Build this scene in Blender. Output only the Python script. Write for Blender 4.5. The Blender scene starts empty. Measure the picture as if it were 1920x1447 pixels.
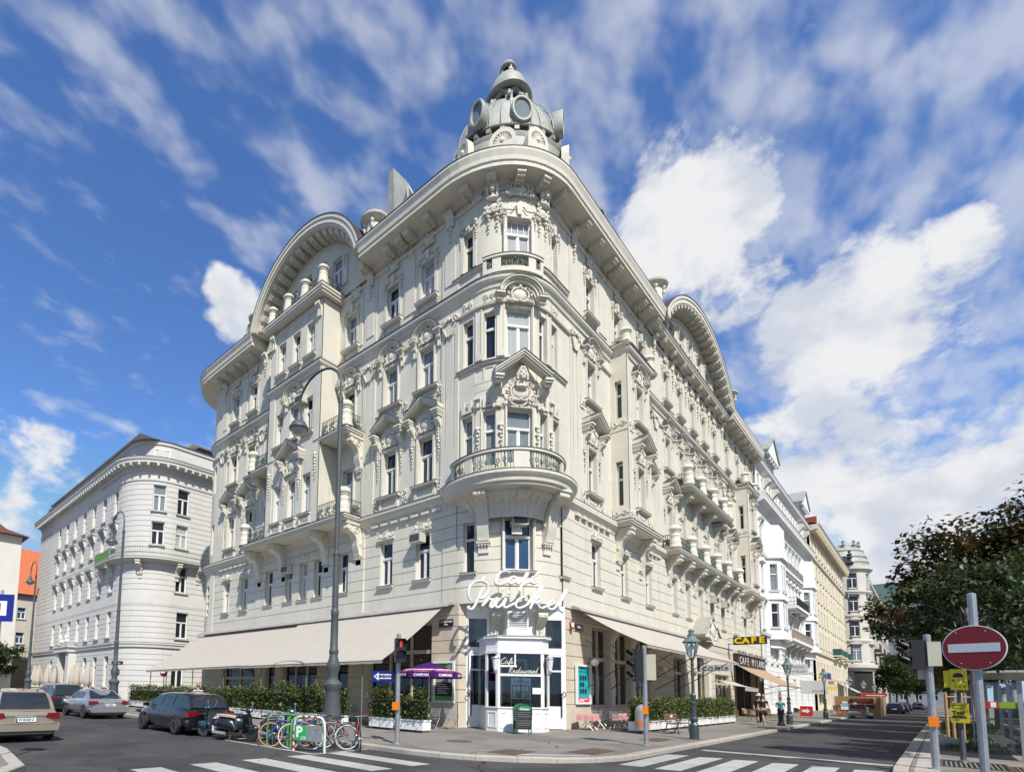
import bpy,bmesh,math,random
from mathutils import Matrix,Vector
from math import sin,cos,pi,radians,sqrt,atan2,hypot
random.seed(7)
SC=bpy.context.scene
COL=SC.collection
PI=pi
# ---------------------------------------------------------------- camera
cam_data=bpy.data.cameras.new('camera')
cam=bpy.data.objects.new('camera',cam_data)
COL.objects.link(cam)
SC.camera=cam
cam_rows=((0.69742464,0.05018466,0.71489885),(0.71633217,-0.07889851,-0.69328439),(0.02161221,0.99561866,-0.09097465))
cam.matrix_world=Matrix.Translation((11.97,-20.4,1.65)) @ Matrix(cam_rows).to_4x4()
cam_data.sensor_width=36.0
cam_data.lens=36.0*1020.5/1920
cam_data.shift_x=(960-697.56)/1920
cam_data.shift_y=(1198.36-723.5)/1920
cam_data.clip_start=0.1
cam_data.clip_end=3000
# ---------------------------------------------------------------- sky, sun, exposure
SUN_EL=radians(49)
SUN_H=Vector((0.87,-0.50)).normalized()
sun_vec=Vector((SUN_H.x*cos(SUN_EL),SUN_H.y*cos(SUN_EL),sin(SUN_EL)))
sd=bpy.data.lights.new('sun','SUN')
sd.energy=4.3
sd.angle=radians(0.53)
sd.color=(1.0,0.955,0.88)
so=bpy.data.objects.new('sun',sd)
COL.objects.link(so)
so.rotation_euler=sun_vec.to_track_quat('Z','Y').to_euler()
so.location=(40,-30,60)
SC.view_settings.view_transform='Standard'
SC.view_settings.look='None'
SC.view_settings.exposure=0.42
SC.view_settings.gamma=1.0
SC.view_settings.use_curve_mapping=False
W=bpy.data.worlds.new('World')
SC.world=W
W.use_nodes=True
def build_sky():
	nt=W.node_tree
	nt.nodes.clear()
	N,Lk=nt.nodes.new,nt.links.new
	out=N('ShaderNodeOutputWorld')
	bg=N('ShaderNodeBackground')
	bg.inputs['Strength'].default_value=0.115
	Lk(bg.outputs[0],out.inputs[0])
	sky=N('ShaderNodeTexSky')
	sky.sky_type='NISHITA'
	sky.sun_disc=False
	sky.sun_elevation=SUN_EL
	sky.sun_rotation=atan2(SUN_H.x,SUN_H.y)
	sky.altitude=200
	sky.air_density=1.0
	sky.dust_density=0.25
	sky.ozone_density=4.0
	tc=N('ShaderNodeTexCoord')
	def math_(op,a,b=None,c=None,clamp=False):
		m=N('ShaderNodeMath')
		m.operation=op
		m.use_clamp=clamp
		for i,v in enumerate((a,b,c)):
			if v is None:
				continue
			if isinstance(v,(int,float)):
				m.inputs[i].default_value=v
			else:
				Lk(v,m.inputs[i])
		return m.outputs[0]
	def noise(vec,scale,detail,rough,dist=0.0):
		n=N('ShaderNodeTexNoise')
		n.inputs['Scale'].default_value=scale
		n.inputs['Detail'].default_value=detail
		n.inputs['Roughness'].default_value=rough
		n.inputs['Distortion'].default_value=dist
		Lk(vec,n.inputs['Vector'])
		return n.outputs['Fac']
	def ramp(v,a,b):
		m=N('ShaderNodeMapRange')
		m.interpolation_type='SMOOTHSTEP'
		Lk(v,m.inputs[0])
		m.inputs[1].default_value=a
		m.inputs[2].default_value=b
		return m.outputs[0]
	nn=N('ShaderNodeVectorMath')
	nn.operation='NORMALIZE'
	Lk(tc.outputs['Generated'],nn.inputs[0])
	D=nn.outputs[0]
	sep=N('ShaderNodeSeparateXYZ')
	Lk(D,sep.inputs[0])
	zc=math_('MAXIMUM',sep.outputs[2],0.02)
	# a flat cloud deck: the direction projected on a plane overhead
	px=math_('DIVIDE',sep.outputs[0],math_('ADD',zc,0.30))
	py=math_('DIVIDE',sep.outputs[1],math_('ADD',zc,0.30))
	comb=N('ShaderNodeCombineXYZ')
	Lk(px,comb.inputs[0])
	Lk(py,comb.inputs[1])
	deck=comb.outputs[0]
	mp=N('ShaderNodeMapping')
	mp.inputs['Rotation'].default_value=(0,0,radians(-38))
	mp.inputs['Scale'].default_value=(1.0,0.62,1.0)
	Lk(deck,mp.inputs[0])
	n_big=noise(mp.outputs[0],2.0,3,0.5,0.3)
	n_mid=noise(mp.outputs[0],6.5,4,0.55,0.2)
	n_fine=noise(mp.outputs[0],15.0,3.2,0.50,0.12)
	# more of the high broken cloud towards the right street (+Y), little low on the left
	dirn=math_('ADD',math_('MULTIPLY',sep.outputs[0],0.13),math_('MULTIPLY',sep.outputs[1],0.06))
	dirn=math_('ADD',dirn,math_('MULTIPLY',sep.outputs[2],0.16))
	low=math_('MULTIPLY',math_('MAXIMUM',math_('SUBTRACT',sep.outputs[1],0.72),0.0),math_('SUBTRACT',0.62,sep.outputs[2]))
	dirn=math_('ADD',dirn,math_('MULTIPLY',low,2.2))
	v=math_('ADD',n_fine,math_('MULTIPLY',n_mid,0.45))
	v=math_('ADD',v,math_('MULTIPLY',n_big,0.60))
	v=math_('ADD',v,dirn)
	veil=ramp(v,VEIL[0],VEIL[1])
	veil=math_('MULTIPLY',veil,VEIL[2])
	# larger cumulus banks round given directions, their edges broken by noise
	blobs=None
	for d,rad,gain in CLOUDS:
		vm=N('ShaderNodeVectorMath')
		vm.operation='DOT_PRODUCT'
		Lk(D,vm.inputs[0])
		vm.inputs[1].default_value=Vector(d).normalized()
		fall=ramp(vm.outputs['Value'],cos(rad*1.75),1.0)
		fall=math_('MULTIPLY',fall,gain)
		blobs=fall if blobs is None else math_('MAXIMUM',blobs,fall)
	nv=N('ShaderNodeVectorMath')
	nv.operation='MULTIPLY'
	Lk(D,nv.inputs[0])
	nv.inputs[1].default_value=(1,1,1.35)
	n_cum=noise(nv.outputs[0],8.0,10,0.60,0.1)
	cum=math_('ADD',math_('MULTIPLY',blobs,1.15),math_('MULTIPLY_ADD',n_cum,3.3,-1.7))
	cum=ramp(cum,0.36,0.95)
	mask=math_('MAXIMUM',veil,cum,clamp=True)
	# cloud colour: bluish grey where thick, white at the crests
	shade=ramp(noise(nv.outputs[0],10.0,8,0.55,0.1),0.36,0.60)
	cc=N('ShaderNodeMix')
	cc.data_type='RGBA'
	Lk(shade,cc.inputs[0])
	cc.inputs[6].default_value=CLOUD_GREY
	cc.inputs[7].default_value=CLOUD_WHITE
	# keep the clear sky's blue as deep as a polarised summer sky
	hs=N('ShaderNodeHueSaturation')
	hs.inputs['Saturation'].default_value=SKY_SAT
	hs.inputs['Hue'].default_value=0.508
	hs.inputs['Value'].default_value=SKY_VAL
	Lk(sky.outputs[0],hs.inputs['Color'])
	dk=N('ShaderNodeMix')  # sky colour capped to cut the horizon's glare and its fill light
	dk.data_type='RGBA'
	dk.blend_type='DARKEN'
	dk.inputs[0].default_value=1.0
	Lk(hs.outputs[0],dk.inputs[6])
	dk.inputs[7].default_value=(2.3,3.4,5.2,1)
	mx=N('ShaderNodeMix')
	mx.data_type='RGBA'
	Lk(mask,mx.inputs[0])
	Lk(dk.outputs[2],mx.inputs[6])
	Lk(cc.outputs[2],mx.inputs[7])
	Lk(mx.outputs[2],bg.inputs['Color'])
SKY_SAT=1.16
SKY_VAL=1.3
VEIL=(1.0,1.34,0.5)
CLOUD_GREY=(4.1,4.4,5.0,1)
CLOUD_WHITE=(5.6,5.65,5.75,1)
CLOUDS=[((-0.19,0.757,0.626),.075,1.0),((-0.232,0.747,0.623),.04,.9),((-0.049,0.89,0.454),.085,1.0),((-0.098,0.864,0.494),.05,.8),((0.006,0.912,0.411),.045,.9),((-0.079,0.935,0.345),.09,1.0),((-0.128,0.943,0.308),.08,.9),((0.045,0.865,0.5),.035,.8),((-0.159,0.825,0.542),.05,.75),((0.071,0.901,0.429),.045,.8),((-0.718,0.387,0.579),.04,.9),((-0.937,0.184,0.296),.08,.55),((-0.011,0.959,0.282),.12,.85),((0.12,0.95,0.22),.15,.8)]
build_sky()
# ================================================================ materials
MATS={}
def nmat(name,col,rough=0.6,metal=0.0,spec=0.5,var=0.0,vscale=3.0,bump=0.0,bscale=40.0,col2=None,streak=0.0,coat=0.0,detail=5.0):
	"""procedural principled material: base colour varied by two noises, fine relief, optional run-off streaks"""
	if name in MATS:
		return MATS[name]
	m=bpy.data.materials.new(name)
	m.use_nodes=True
	nt=m.node_tree
	b=nt.nodes['Principled BSDF']
	N,Lk=nt.nodes.new,nt.links.new
	b.inputs['Roughness'].default_value=rough
	b.inputs['Metallic'].default_value=metal
	b.inputs['Specular IOR Level'].default_value=spec
	b.inputs['Coat Weight'].default_value=coat
	b.inputs['Coat Roughness'].default_value=0.05
	c=tuple(col)+(1,)
	b.inputs['Base Color'].default_value=c
	if var or col2 or streak or bump:
		tc=N('ShaderNodeTexCoord')
		geo=N('ShaderNodeNewGeometry')
	if var or col2:
		n=N('ShaderNodeTexNoise')
		n.inputs['Scale'].default_value=vscale
		n.inputs['Detail'].default_value=detail
		n.inputs['Roughness'].default_value=0.62
		Lk(geo.outputs['Position'],n.inputs['Vector'])
		r=N('ShaderNodeMapRange')
		r.inputs[1].default_value=0.32
		r.inputs[2].default_value=0.68
		Lk(n.outputs['Fac'],r.inputs[0])
		mx=N('ShaderNodeMix')
		mx.data_type='RGBA'
		Lk(r.outputs[0],mx.inputs[0])
		if col2 is None:
			col2=tuple(x*(1-var) for x in col)
		mx.inputs[6].default_value=c
		mx.inputs[7].default_value=tuple(col2)+(1,)
		last=mx.outputs[2]
		if streak:
			mp=N('ShaderNodeMapping')
			mp.inputs['Scale'].default_value=(2.2,2.2,0.16)
			Lk(geo.outputs['Position'],mp.inputs[0])
			n2=N('ShaderNodeTexNoise')
			n2.inputs['Scale'].default_value=1.6
			n2.inputs['Detail'].default_value=6
			n2.inputs['Roughness'].default_value=0.7
			Lk(mp.outputs[0],n2.inputs['Vector'])
			r2=N('ShaderNodeMapRange')
			r2.inputs[1].default_value=0.52
			r2.inputs[2].default_value=0.8
			r2.inputs[3].default_value=0.0
			r2.inputs[4].default_value=streak
			Lk(n2.outputs['Fac'],r2.inputs[0])
			m2=N('ShaderNodeMix')
			m2.data_type='RGBA'
			Lk(r2.outputs[0],m2.inputs[0])
			Lk(last,m2.inputs[6])
			m2.inputs[7].default_value=(col[0]*0.42,col[1]*0.40,col[2]*0.38,1)
			last=m2.outputs[2]
		Lk(last,b.inputs['Base Color'])
	if bump:
		nb=N('ShaderNodeTexNoise')
		nb.inputs['Scale'].default_value=bscale
		nb.inputs['Detail'].default_value=4
		Lk(geo.outputs['Position'],nb.inputs['Vector'])
		bp=N('ShaderNodeBump')
		bp.inputs['Strength'].default_value=bump
		bp.inputs['Distance'].default_value=0.02
		Lk(nb.outputs['Fac'],bp.inputs['Height'])
		Lk(bp.outputs[0],b.inputs['Normal'])
	MATS[name]=m
	return m
def glassmat(name,tint=(0.9,0.95,0.95),refl=1.0,alpha_rough=0.02):
	"""thin window glass: clear through, mirror by fresnel"""
	if name in MATS:
		return MATS[name]
	m=bpy.data.materials.new(name)
	m.use_nodes=True
	nt=m.node_tree
	nt.nodes.clear()
	N,Lk=nt.nodes.new,nt.links.new
	out=N('ShaderNodeOutputMaterial')
	t=N('ShaderNodeBsdfTransparent')
	t.inputs[0].default_value=tuple(tint)+(1,)
	g=N('ShaderNodeBsdfGlossy')
	g.inputs['Roughness'].default_value=alpha_rough
	g.inputs[0].default_value=(refl,refl,refl,1)
	fr=N('ShaderNodeFresnel')
	fr.inputs[0].default_value=1.6
	mx=N('ShaderNodeMixShader')
	Lk(fr.outputs[0],mx.inputs[0])
	Lk(t.outputs[0],mx.inputs[1])
	Lk(g.outputs[0],mx.inputs[2])
	Lk(mx.outputs[0],out.inputs[0])
	MATS[name]=m
	return m
def panemat(name,col,fold=0.0,refl=0.5):
	"""glass with a blind, net curtain or dark room right behind it"""
	if name in MATS:
		return MATS[name]
	m=bpy.data.materials.new(name)
	m.use_nodes=True
	nt=m.node_tree
	b=nt.nodes['Principled BSDF']
	N,Lk=nt.nodes.new,nt.links.new
	b.inputs['Roughness'].default_value=0.035
	b.inputs['Specular IOR Level'].default_value=refl
	b.inputs['Coat Weight'].default_value=0.15
	b.inputs['Coat Roughness'].default_value=0.02
	tc=N('ShaderNodeTexCoord')
	geo=N('ShaderNodeNewGeometry')
	oi=N('ShaderNodeObjectInfo')
	nz=N('ShaderNodeTexNoise')
	nz.inputs['Scale'].default_value=1.3
	nz.inputs['Detail'].default_value=3
	Lk(geo.outputs['Position'],nz.inputs['Vector'])
	mx=N('ShaderNodeMix')
	mx.data_type='RGBA'
	mx.inputs[6].default_value=tuple(x*0.55 for x in col)+(1,)
	mx.inputs[7].default_value=tuple(min(1,x*1.25) for x in col)+(1,)
	if fold:  # light and dark of the curtain folds put into the colour as bands
		wv=N('ShaderNodeTexWave')
		wv.wave_type='BANDS'
		wv.bands_direction='X'
		wv.inputs['Scale'].default_value=4.0
		wv.inputs['Distortion'].default_value=2.5
		wv.inputs['Detail Scale'].default_value=0.6
		Lk(tc.outputs['Object'],wv.inputs['Vector'])
		ad=N('ShaderNodeMath')
		ad.operation='MULTIPLY_ADD'
		Lk(wv.outputs['Fac'],ad.inputs[0])
		ad.inputs[1].default_value=fold
		Lk(nz.outputs['Fac'],ad.inputs[2])
		Lk(ad.outputs[0],mx.inputs[0])
	else:
		Lk(nz.outputs['Fac'],mx.inputs[0])
	Lk(mx.outputs[2],b.inputs['Base Color'])
	bp=N('ShaderNodeBump')
	bp.inputs['Strength'].default_value=0.05
	bp.inputs['Distance'].default_value=0.05
	Lk(nz.outputs['Fac'],bp.inputs['Height'])
	Lk(bp.outputs[0],b.inputs['Normal'])
	MATS[name]=m
	return m
def clothmat(name,col,transl=0.35,var=0.1,wave=0.0,col2=None):
	"""sunlit cloth that lets some light through"""
	if name in MATS:
		return MATS[name]
	m=bpy.data.materials.new(name)
	m.use_nodes=True
	nt=m.node_tree
	nt.nodes.clear()
	N,Lk=nt.nodes.new,nt.links.new
	out=N('ShaderNodeOutputMaterial')
	d=N('ShaderNodeBsdfDiffuse')
	t=N('ShaderNodeBsdfTranslucent')
	geo=N('ShaderNodeNewGeometry')
	n=N('ShaderNodeTexNoise')
	n.inputs['Scale'].default_value=2.0
	n.inputs['Detail'].default_value=6
	mp=N('ShaderNodeMapping')
	mp.inputs['Scale'].default_value=(3.0,0.6,1.0) if wave else (1,1,1)
	Lk(geo.outputs['Position'],mp.inputs[0])
	Lk(mp.outputs[0],n.inputs['Vector'])
	mx=N('ShaderNodeMix')
	mx.data_type='RGBA'
	Lk(n.outputs['Fac'],mx.inputs[0])
	mx.inputs[6].default_value=tuple(col)+(1,)
	mx.inputs[7].default_value=tuple(col2 or [x*(1-var) for x in col])+(1,)
	Lk(mx.outputs[2],d.inputs[0])
	Lk(mx.outputs[2],t.inputs[0])
	sh=N('ShaderNodeMixShader')
	sh.inputs[0].default_value=transl
	Lk(d.outputs[0],sh.inputs[1])
	Lk(t.outputs[0],sh.inputs[2])
	Lk(sh.outputs[0],out.inputs[0])
	MATS[name]=m
	return m
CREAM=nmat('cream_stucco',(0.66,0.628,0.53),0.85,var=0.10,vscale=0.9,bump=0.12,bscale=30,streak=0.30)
TRIM=nmat('cream_trim',(0.675,0.643,0.545),0.8,var=0.09,vscale=2.3,bump=0.08,bscale=45,streak=0.34)
STONE=nmat('plinth_stone',(0.50,0.44,0.35),0.8,var=0.3,vscale=2.5,bump=0.25,bscale=25,streak=0.35)
FLASH=nmat('lead_flashing',(0.075,0.07,0.065),0.6,metal=0.2,var=0.3,vscale=4)
ROOFM=nmat('zinc_roof',(0.37,0.385,0.34),0.6,metal=0.1,var=0.25,vscale=1.6,bump=0.05,streak=0.3)
SLATE=nmat('dark_slate',(0.085,0.08,0.085),0.7,var=0.4,vscale=3)
WHITE=nmat('white_paint',(0.80,0.80,0.78),0.45,var=0.06,vscale=4,streak=0.06)
FRAME=nmat('window_white',(0.76,0.75,0.71),0.5,var=0.08,vscale=5)
IRONG=nmat('patina_iron',(0.115,0.165,0.145),0.6,metal=0.2,var=0.4,vscale=9)
BLACK=nmat('black_metal',(0.012,0.012,0.013),0.45,var=0.3,vscale=8)
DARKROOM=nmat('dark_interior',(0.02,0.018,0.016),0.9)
STEEL=nmat('galvanised_steel',(0.42,0.44,0.46),0.45,metal=0.6,var=0.25,vscale=7,bump=0.03)
LAMPG=nmat('grey_green_lamp_paint',(0.075,0.09,0.095),0.5,var=0.25,vscale=6,bump=0.04)
VICT=nmat('green_lamp_paint',(0.045,0.07,0.075),0.45,var=0.3,vscale=8)
AWN=clothmat('awning_canvas',(0.58,0.535,0.465),0.22,wave=1,col2=(0.47,0.435,0.38))
NEON=nmat('white_sign_enamel',(0.82,0.82,0.80),0.35)
P_DARK=panemat('pane_dark_room',(0.018,0.022,0.03))
P_BLIND=panemat('pane_grey_blind',(0.20,0.235,0.255))
P_CURT=panemat('pane_net_curtain',(0.36,0.37,0.37),0.6)
P_BLUE=panemat('pane_blue_film',(0.03,0.075,0.16))
CLEAR=glassmat('clear_glass')
# ================================================================ mesh helpers
class MB:
	def __init__(s):
		s.v,s.f,s.m=[],[],[]
		s.M=None
		s.mi=0
	def add(s,vs,fs):
		b=len(s.v)
		if s.M is not None:
			vs=[tuple(s.M @ Vector(p)) for p in vs]
		s.v.extend(vs)
		for q in fs:
			s.f.append([b+i for i in q])
			s.m.append(s.mi)
		return s
	def box(s,x0,x1,y0,y1,z0,z1):
		v=[(x,y,z) for z in (z0,z1) for y in (y0,y1) for x in (x0,x1)]
		return s.add(v,[(0,2,3,1),(4,5,7,6),(0,1,5,4),(2,6,7,3),(0,4,6,2),(1,3,7,5)])
	def cbox(s,c,sx,sy,sz,rz=0.0,rx=0.0,ry=0.0):
		old=s.M
		T=Matrix.Translation(c) @ Matrix.Rotation(rz,4,'Z') @ Matrix.Rotation(ry,4,'Y') @ Matrix.Rotation(rx,4,'X')
		s.M=T if old is None else old @ T
		s.box(-sx/2,sx/2,-sy/2,sy/2,-sz/2,sz/2)
		s.M=old
		return s
	def prism(s,poly,a,b,axis='y'):
		"""poly of 2-D points extruded from a to b. axis y: (x,z); z: (x,y); x: (y,z)"""
		n=len(poly)
		if axis == 'y':
			P=lambda p,t:(p[0],t,p[1])
		elif axis == 'z':
			P=lambda p,t:(p[0],p[1],t)
		else:
			P=lambda p,t:(t,p[0],p[1])
		v=[P(p,a) for p in poly]+[P(p,b) for p in poly]
		f=[list(range(n)),list(range(2*n-1,n-1,-1))]
		f += [(i,n+i,n+(i+1) % n,(i+1) % n) for i in range(n)]
		return s.add(v,f)
	def tube(s,pts,r,n=6,closed=False,caps=True,r1=None):
		pts=[Vector(p) for p in pts]
		m=len(pts)
		rings=[]
		up=Vector((0,0,1))
		prev=None
		for i,p in enumerate(pts):
			a=pts[i-1] if (i or closed) else p
			b=pts[(i+1) % m] if (i<m-1 or closed) else p
			t=(b-a)
			if t.length<1e-9:
				t=Vector((0,0,1))
			t.normalize()
			if prev is None:
				x=t.cross(up)
				if x.length<0.05:
					x=t.cross(Vector((1,0,0)))
			else:
				x=prev-t*prev.dot(t)
			x.normalize()
			prev=x
			y=t.cross(x)
			k=r if r1 is None else r+(r1-r)*i/max(1,m-1)
			if isinstance(r,(list,tuple)):
				k=r[i]
			rings.append([tuple(p+x*(k*cos(2*PI*j/n))+y*(k*sin(2*PI*j/n))) for j in range(n)])
		v=[q for g in rings for q in g]
		f=[]
		for i in range(m if closed else m-1):
			a,b=i*n,((i+1) % m)*n
			f += [(a+j,a+(j+1) % n,b+(j+1) % n,b+j) for j in range(n)]
		if caps and not closed:
			f += [list(range(n-1,-1,-1)),list(range((m-1)*n,m*n))]
		return s.add(v,f)
	def lathe(s,prof,n=12,c=(0,0,0),a0=0.0,a1=2*PI,caps=True):
		full=abs(a1-a0-2*PI)<1e-6
		k=n if full else n+1
		v=[]
		for r,z in prof:
			v += [(c[0]+r*cos(a0+(a1-a0)*j/n),c[1]+r*sin(a0+(a1-a0)*j/n),c[2]+z) for j in range(k)]
		f=[]
		for i in range(len(prof)-1):
			a,b=i*k,(i+1)*k
			for j in range(n):
				j2=(j+1) % k
				f.append((a+j,a+j2,b+j2,b+j))
		if caps and full:
			if prof[0][0]>1e-4:
				f.append(list(range(k-1,-1,-1)))
			if prof[-1][0]>1e-4:
				f.append([(len(prof)-1)*k+j for j in range(k)])
		return s.add(v,f)
	def ball(s,c,rx,ry=None,rz=None,n=8,m=5):
		ry=rx if ry is None else ry
		rz=rx if rz is None else rz
		v=[(c[0],c[1],c[2]-rz)]
		for i in range(1,m):
			a=-PI/2+PI*i/m
			v += [(c[0]+rx*cos(a)*cos(2*PI*j/n),c[1]+ry*cos(a)*sin(2*PI*j/n),c[2]+rz*sin(a)) for j in range(n)]
		v.append((c[0],c[1],c[2]+rz))
		f=[(0,1+(j+1) % n,1+j) for j in range(n)]
		for i in range(m-2):
			a,b=1+i*n,1+(i+1)*n
			f += [(a+j,a+(j+1) % n,b+(j+1) % n,b+j) for j in range(n)]
		e=len(v)-1
		a=1+(m-2)*n
		f += [(a+j,a+(j+1) % n,e) for j in range(n)]
		return s.add(v,f)
	def rows(s,rws,closed=False):
		"""quads between successive rows of points"""
		n=len(rws[0])
		v=[p for r in rws for p in r]
		f=[]
		for i in range(len(rws)-1):
			a,b=i*n,(i+1)*n
			for j in range(n if closed else n-1):
				j2=(j+1) % n
				f.append((a+j,a+j2,b+j2,b+j))
		return s.add(v,f)
	def disc(s,c,r,n=16,axis='y',rz=None):
		rz=r if rz is None else rz
		if axis == 'y':
			v=[(c[0]+r*cos(2*PI*j/n),c[1],c[2]+rz*sin(2*PI*j/n)) for j in range(n)]
		elif axis == 'z':
			v=[(c[0]+r*cos(2*PI*j/n),c[1]+rz*sin(2*PI*j/n),c[2]) for j in range(n)]
		else:
			v=[(c[0],c[1]+r*cos(2*PI*j/n),c[2]+rz*sin(2*PI*j/n)) for j in range(n)]
		return s.add(v,[list(range(n))])
	def mesh(s,name,mats,smooth=None,fix=True):
		me=bpy.data.meshes.new(name)
		me.from_pydata(s.v,[],s.f)
		if not isinstance(mats,(list,tuple)):
			mats=[mats]
		for m in mats:
			me.materials.append(m)
		if len(mats)>1:
			me.polygons.foreach_set('material_index',s.m)
		if fix:
			bm=bmesh.new()
			bm.from_mesh(me)
			bmesh.ops.recalc_face_normals(bm,faces=bm.faces)
			bm.to_mesh(me)
			bm.free()
		if smooth:
			me.polygons.foreach_set('use_smooth',[True]*len(me.polygons))
			me.set_sharp_from_angle(angle=smooth)
		me.update()
		return me
def link(name,me,parent=None,mat=None,**props):
	o=bpy.data.objects.new(name,me)
	COL.objects.link(o)
	if parent is not None:
		o.parent=parent
	if mat is not None:
		o.matrix_basis=mat
	for k,v in props.items():
		o[k]=v
	return o
def ob(name,mb,mats,parent=None,mat=None,smooth=None,fix=True,**props):
	return link(name,mb.mesh(name,mats,smooth,fix),parent,mat,**props)
def thing(name,label,cat,loc=(0,0,0),rz=0.0,group=None):
	o=bpy.data.objects.new(name,None)
	COL.objects.link(o)
	o.empty_display_size=0.3
	o.matrix_basis=Matrix.Translation(loc) @ Matrix.Rotation(rz,4,'Z')
	o['label']=label
	o['category']=cat
	if group:
		o['group']=group
	return o
def tag(o,label,cat,group=None):
	o['label']=label
	o['category']=cat
	if group:
		o['group']=group
	return o
KIDS={}
def dup(root,loc=None,rz=None,label=None,group=None,scale=None):
	"""a copy of a thing with copies of its parts and sub-parts (meshes shared)"""
	if root.name not in KIDS:
		by={}
		for o in bpy.data.objects:
			if o.parent is not None:
				by.setdefault(o.parent.name,[]).append(o)
		KIDS[root.name]=by
	by=KIDS[root.name]
	r=root.copy()
	COL.objects.link(r)
	if loc is not None:
		r.matrix_basis=Matrix.Translation(loc) @ Matrix.Rotation(rz or 0.0,4,'Z') @ Matrix.Scale(scale or 1.0,4)
	if label:
		r['label']=label
	if group:
		r['group']=group
	for ch in by.get(root.name,[]):
		c=ch.copy()
		COL.objects.link(c)
		c.parent=r
		for g in by.get(ch.name,[]):
			e=g.copy()
			COL.objects.link(e)
			e.parent=c
	return r
def structure(o):
	o['kind']='structure'
	return o
def TR(x,y,z,rz=0.0):
	return Matrix.Translation((x,y,z)) @ Matrix.Rotation(rz,4,'Z')
def text_mesh(txt,size,depth=0.004,align='CENTER',bold=0.0,shear=0.0,sx=1.0,space=1.0):
	"""flat lettering turned into a mesh standing in the XZ plane, facing -Y"""
	cu=bpy.data.curves.new('lettering','FONT')
	cu.body=txt
	cu.size=size
	cu.extrude=depth
	cu.offset=bold
	cu.shear=shear
	cu.space_character=space
	cu.align_x=align
	cu.align_y='CENTER'
	cu.resolution_u=2
	o=bpy.data.objects.new('lettering',cu)
	COL.objects.link(o)
	dg=bpy.context.evaluated_depsgraph_get()
	me=bpy.data.meshes.new_from_object(o.evaluated_get(dg))
	bpy.data.objects.remove(o)
	bpy.data.curves.remove(cu)
	me.transform(Matrix.Rotation(PI/2,4,'X') @ Matrix.Diagonal((sx,1,1,1)))
	return me
def text(txt,size,mat,parent,loc,rz=0.0,name='lettering',**kw):
	me=text_mesh(txt,size,**kw)
	me.materials.clear()
	me.materials.append(mat)
	return link(name,me,parent,TR(loc[0],loc[1],loc[2],rz))
def relief(mb,mp,x0,x1,z0,z1,rects,base=0.0,xdiv=(),zdiv=()):
	"""A wall as a stepped relief: every rectangle (xa, xb, za, zb, depth) overrides the depth in it.
	depth None = an opening (reveal REV deep, no face). mp(x, o, z) gives the world point."""
	REV=-0.32
	xs={x0,x1}
	zs={z0,z1}
	for xa,xb,za,zb,d in rects:
		for x in (xa,xb):
			if x0<x<x1:
				xs.add(x)
		for z in (za,zb):
			if z0<z<z1:
				zs.add(z)
	xs |= {x for x in xdiv if x0<x<x1}
	zs |= {z for z in zdiv if z0<z<z1}
	xs,zs=sorted(xs),sorted(zs)
	xs=[x for i,x in enumerate(xs) if i == 0 or x-xs[i-1]>1e-5]
	zs=[z for i,z in enumerate(zs) if i == 0 or z-zs[i-1]>1e-5]
	nx,nz=len(xs)-1,len(zs)-1
	D=[[base]*nz for _ in range(nx)]
	for xa,xb,za,zb,d in rects:
		for i in range(nx):
			xm=(xs[i]+xs[i+1])/2
			if not xa<xm<xb:
				continue
			for k in range(nz):
				if za<(zs[k]+zs[k+1])/2<zb:
					D[i][k]=d
	vid={}
	vs,fs=[],[]
	def V(x,o,z):
		key=(round(x,4),round(o,4),round(z,4))
		if key not in vid:
			vid[key]=len(vs)
			vs.append(tuple(mp(x,o,z)))
		return vid[key]
	for i in range(nx):
		for k in range(nz):
			d=D[i][k]
			if d is not None:
				fs.append((V(xs[i],d,zs[k]),V(xs[i+1],d,zs[k]),V(xs[i+1],d,zs[k+1]),V(xs[i],d,zs[k+1])))
	val=lambda d:REV+base if d is None else d
	for i in range(nx-1):
		for k in range(nz):
			a,b=val(D[i][k]),val(D[i+1][k])
			if abs(a-b)>1e-6:
				x=xs[i+1]
				fs.append((V(x,a,zs[k]),V(x,b,zs[k]),V(x,b,zs[k+1]),V(x,a,zs[k+1])))
	for i in range(nx):
		for k in range(nz-1):
			a,b=val(D[i][k]),val(D[i][k+1])
			if abs(a-b)>1e-6:
				z=zs[k+1]
				fs.append((V(xs[i],a,z),V(xs[i+1],a,z),V(xs[i+1],b,z),V(xs[i],b,z)))
	mb.add(vs,fs)
def grooves(z_list,x0,x1,d=-0.05,h=0.035):
	return [(x0,x1,z-h/2,z+h/2,d) for z in z_list]
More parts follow.
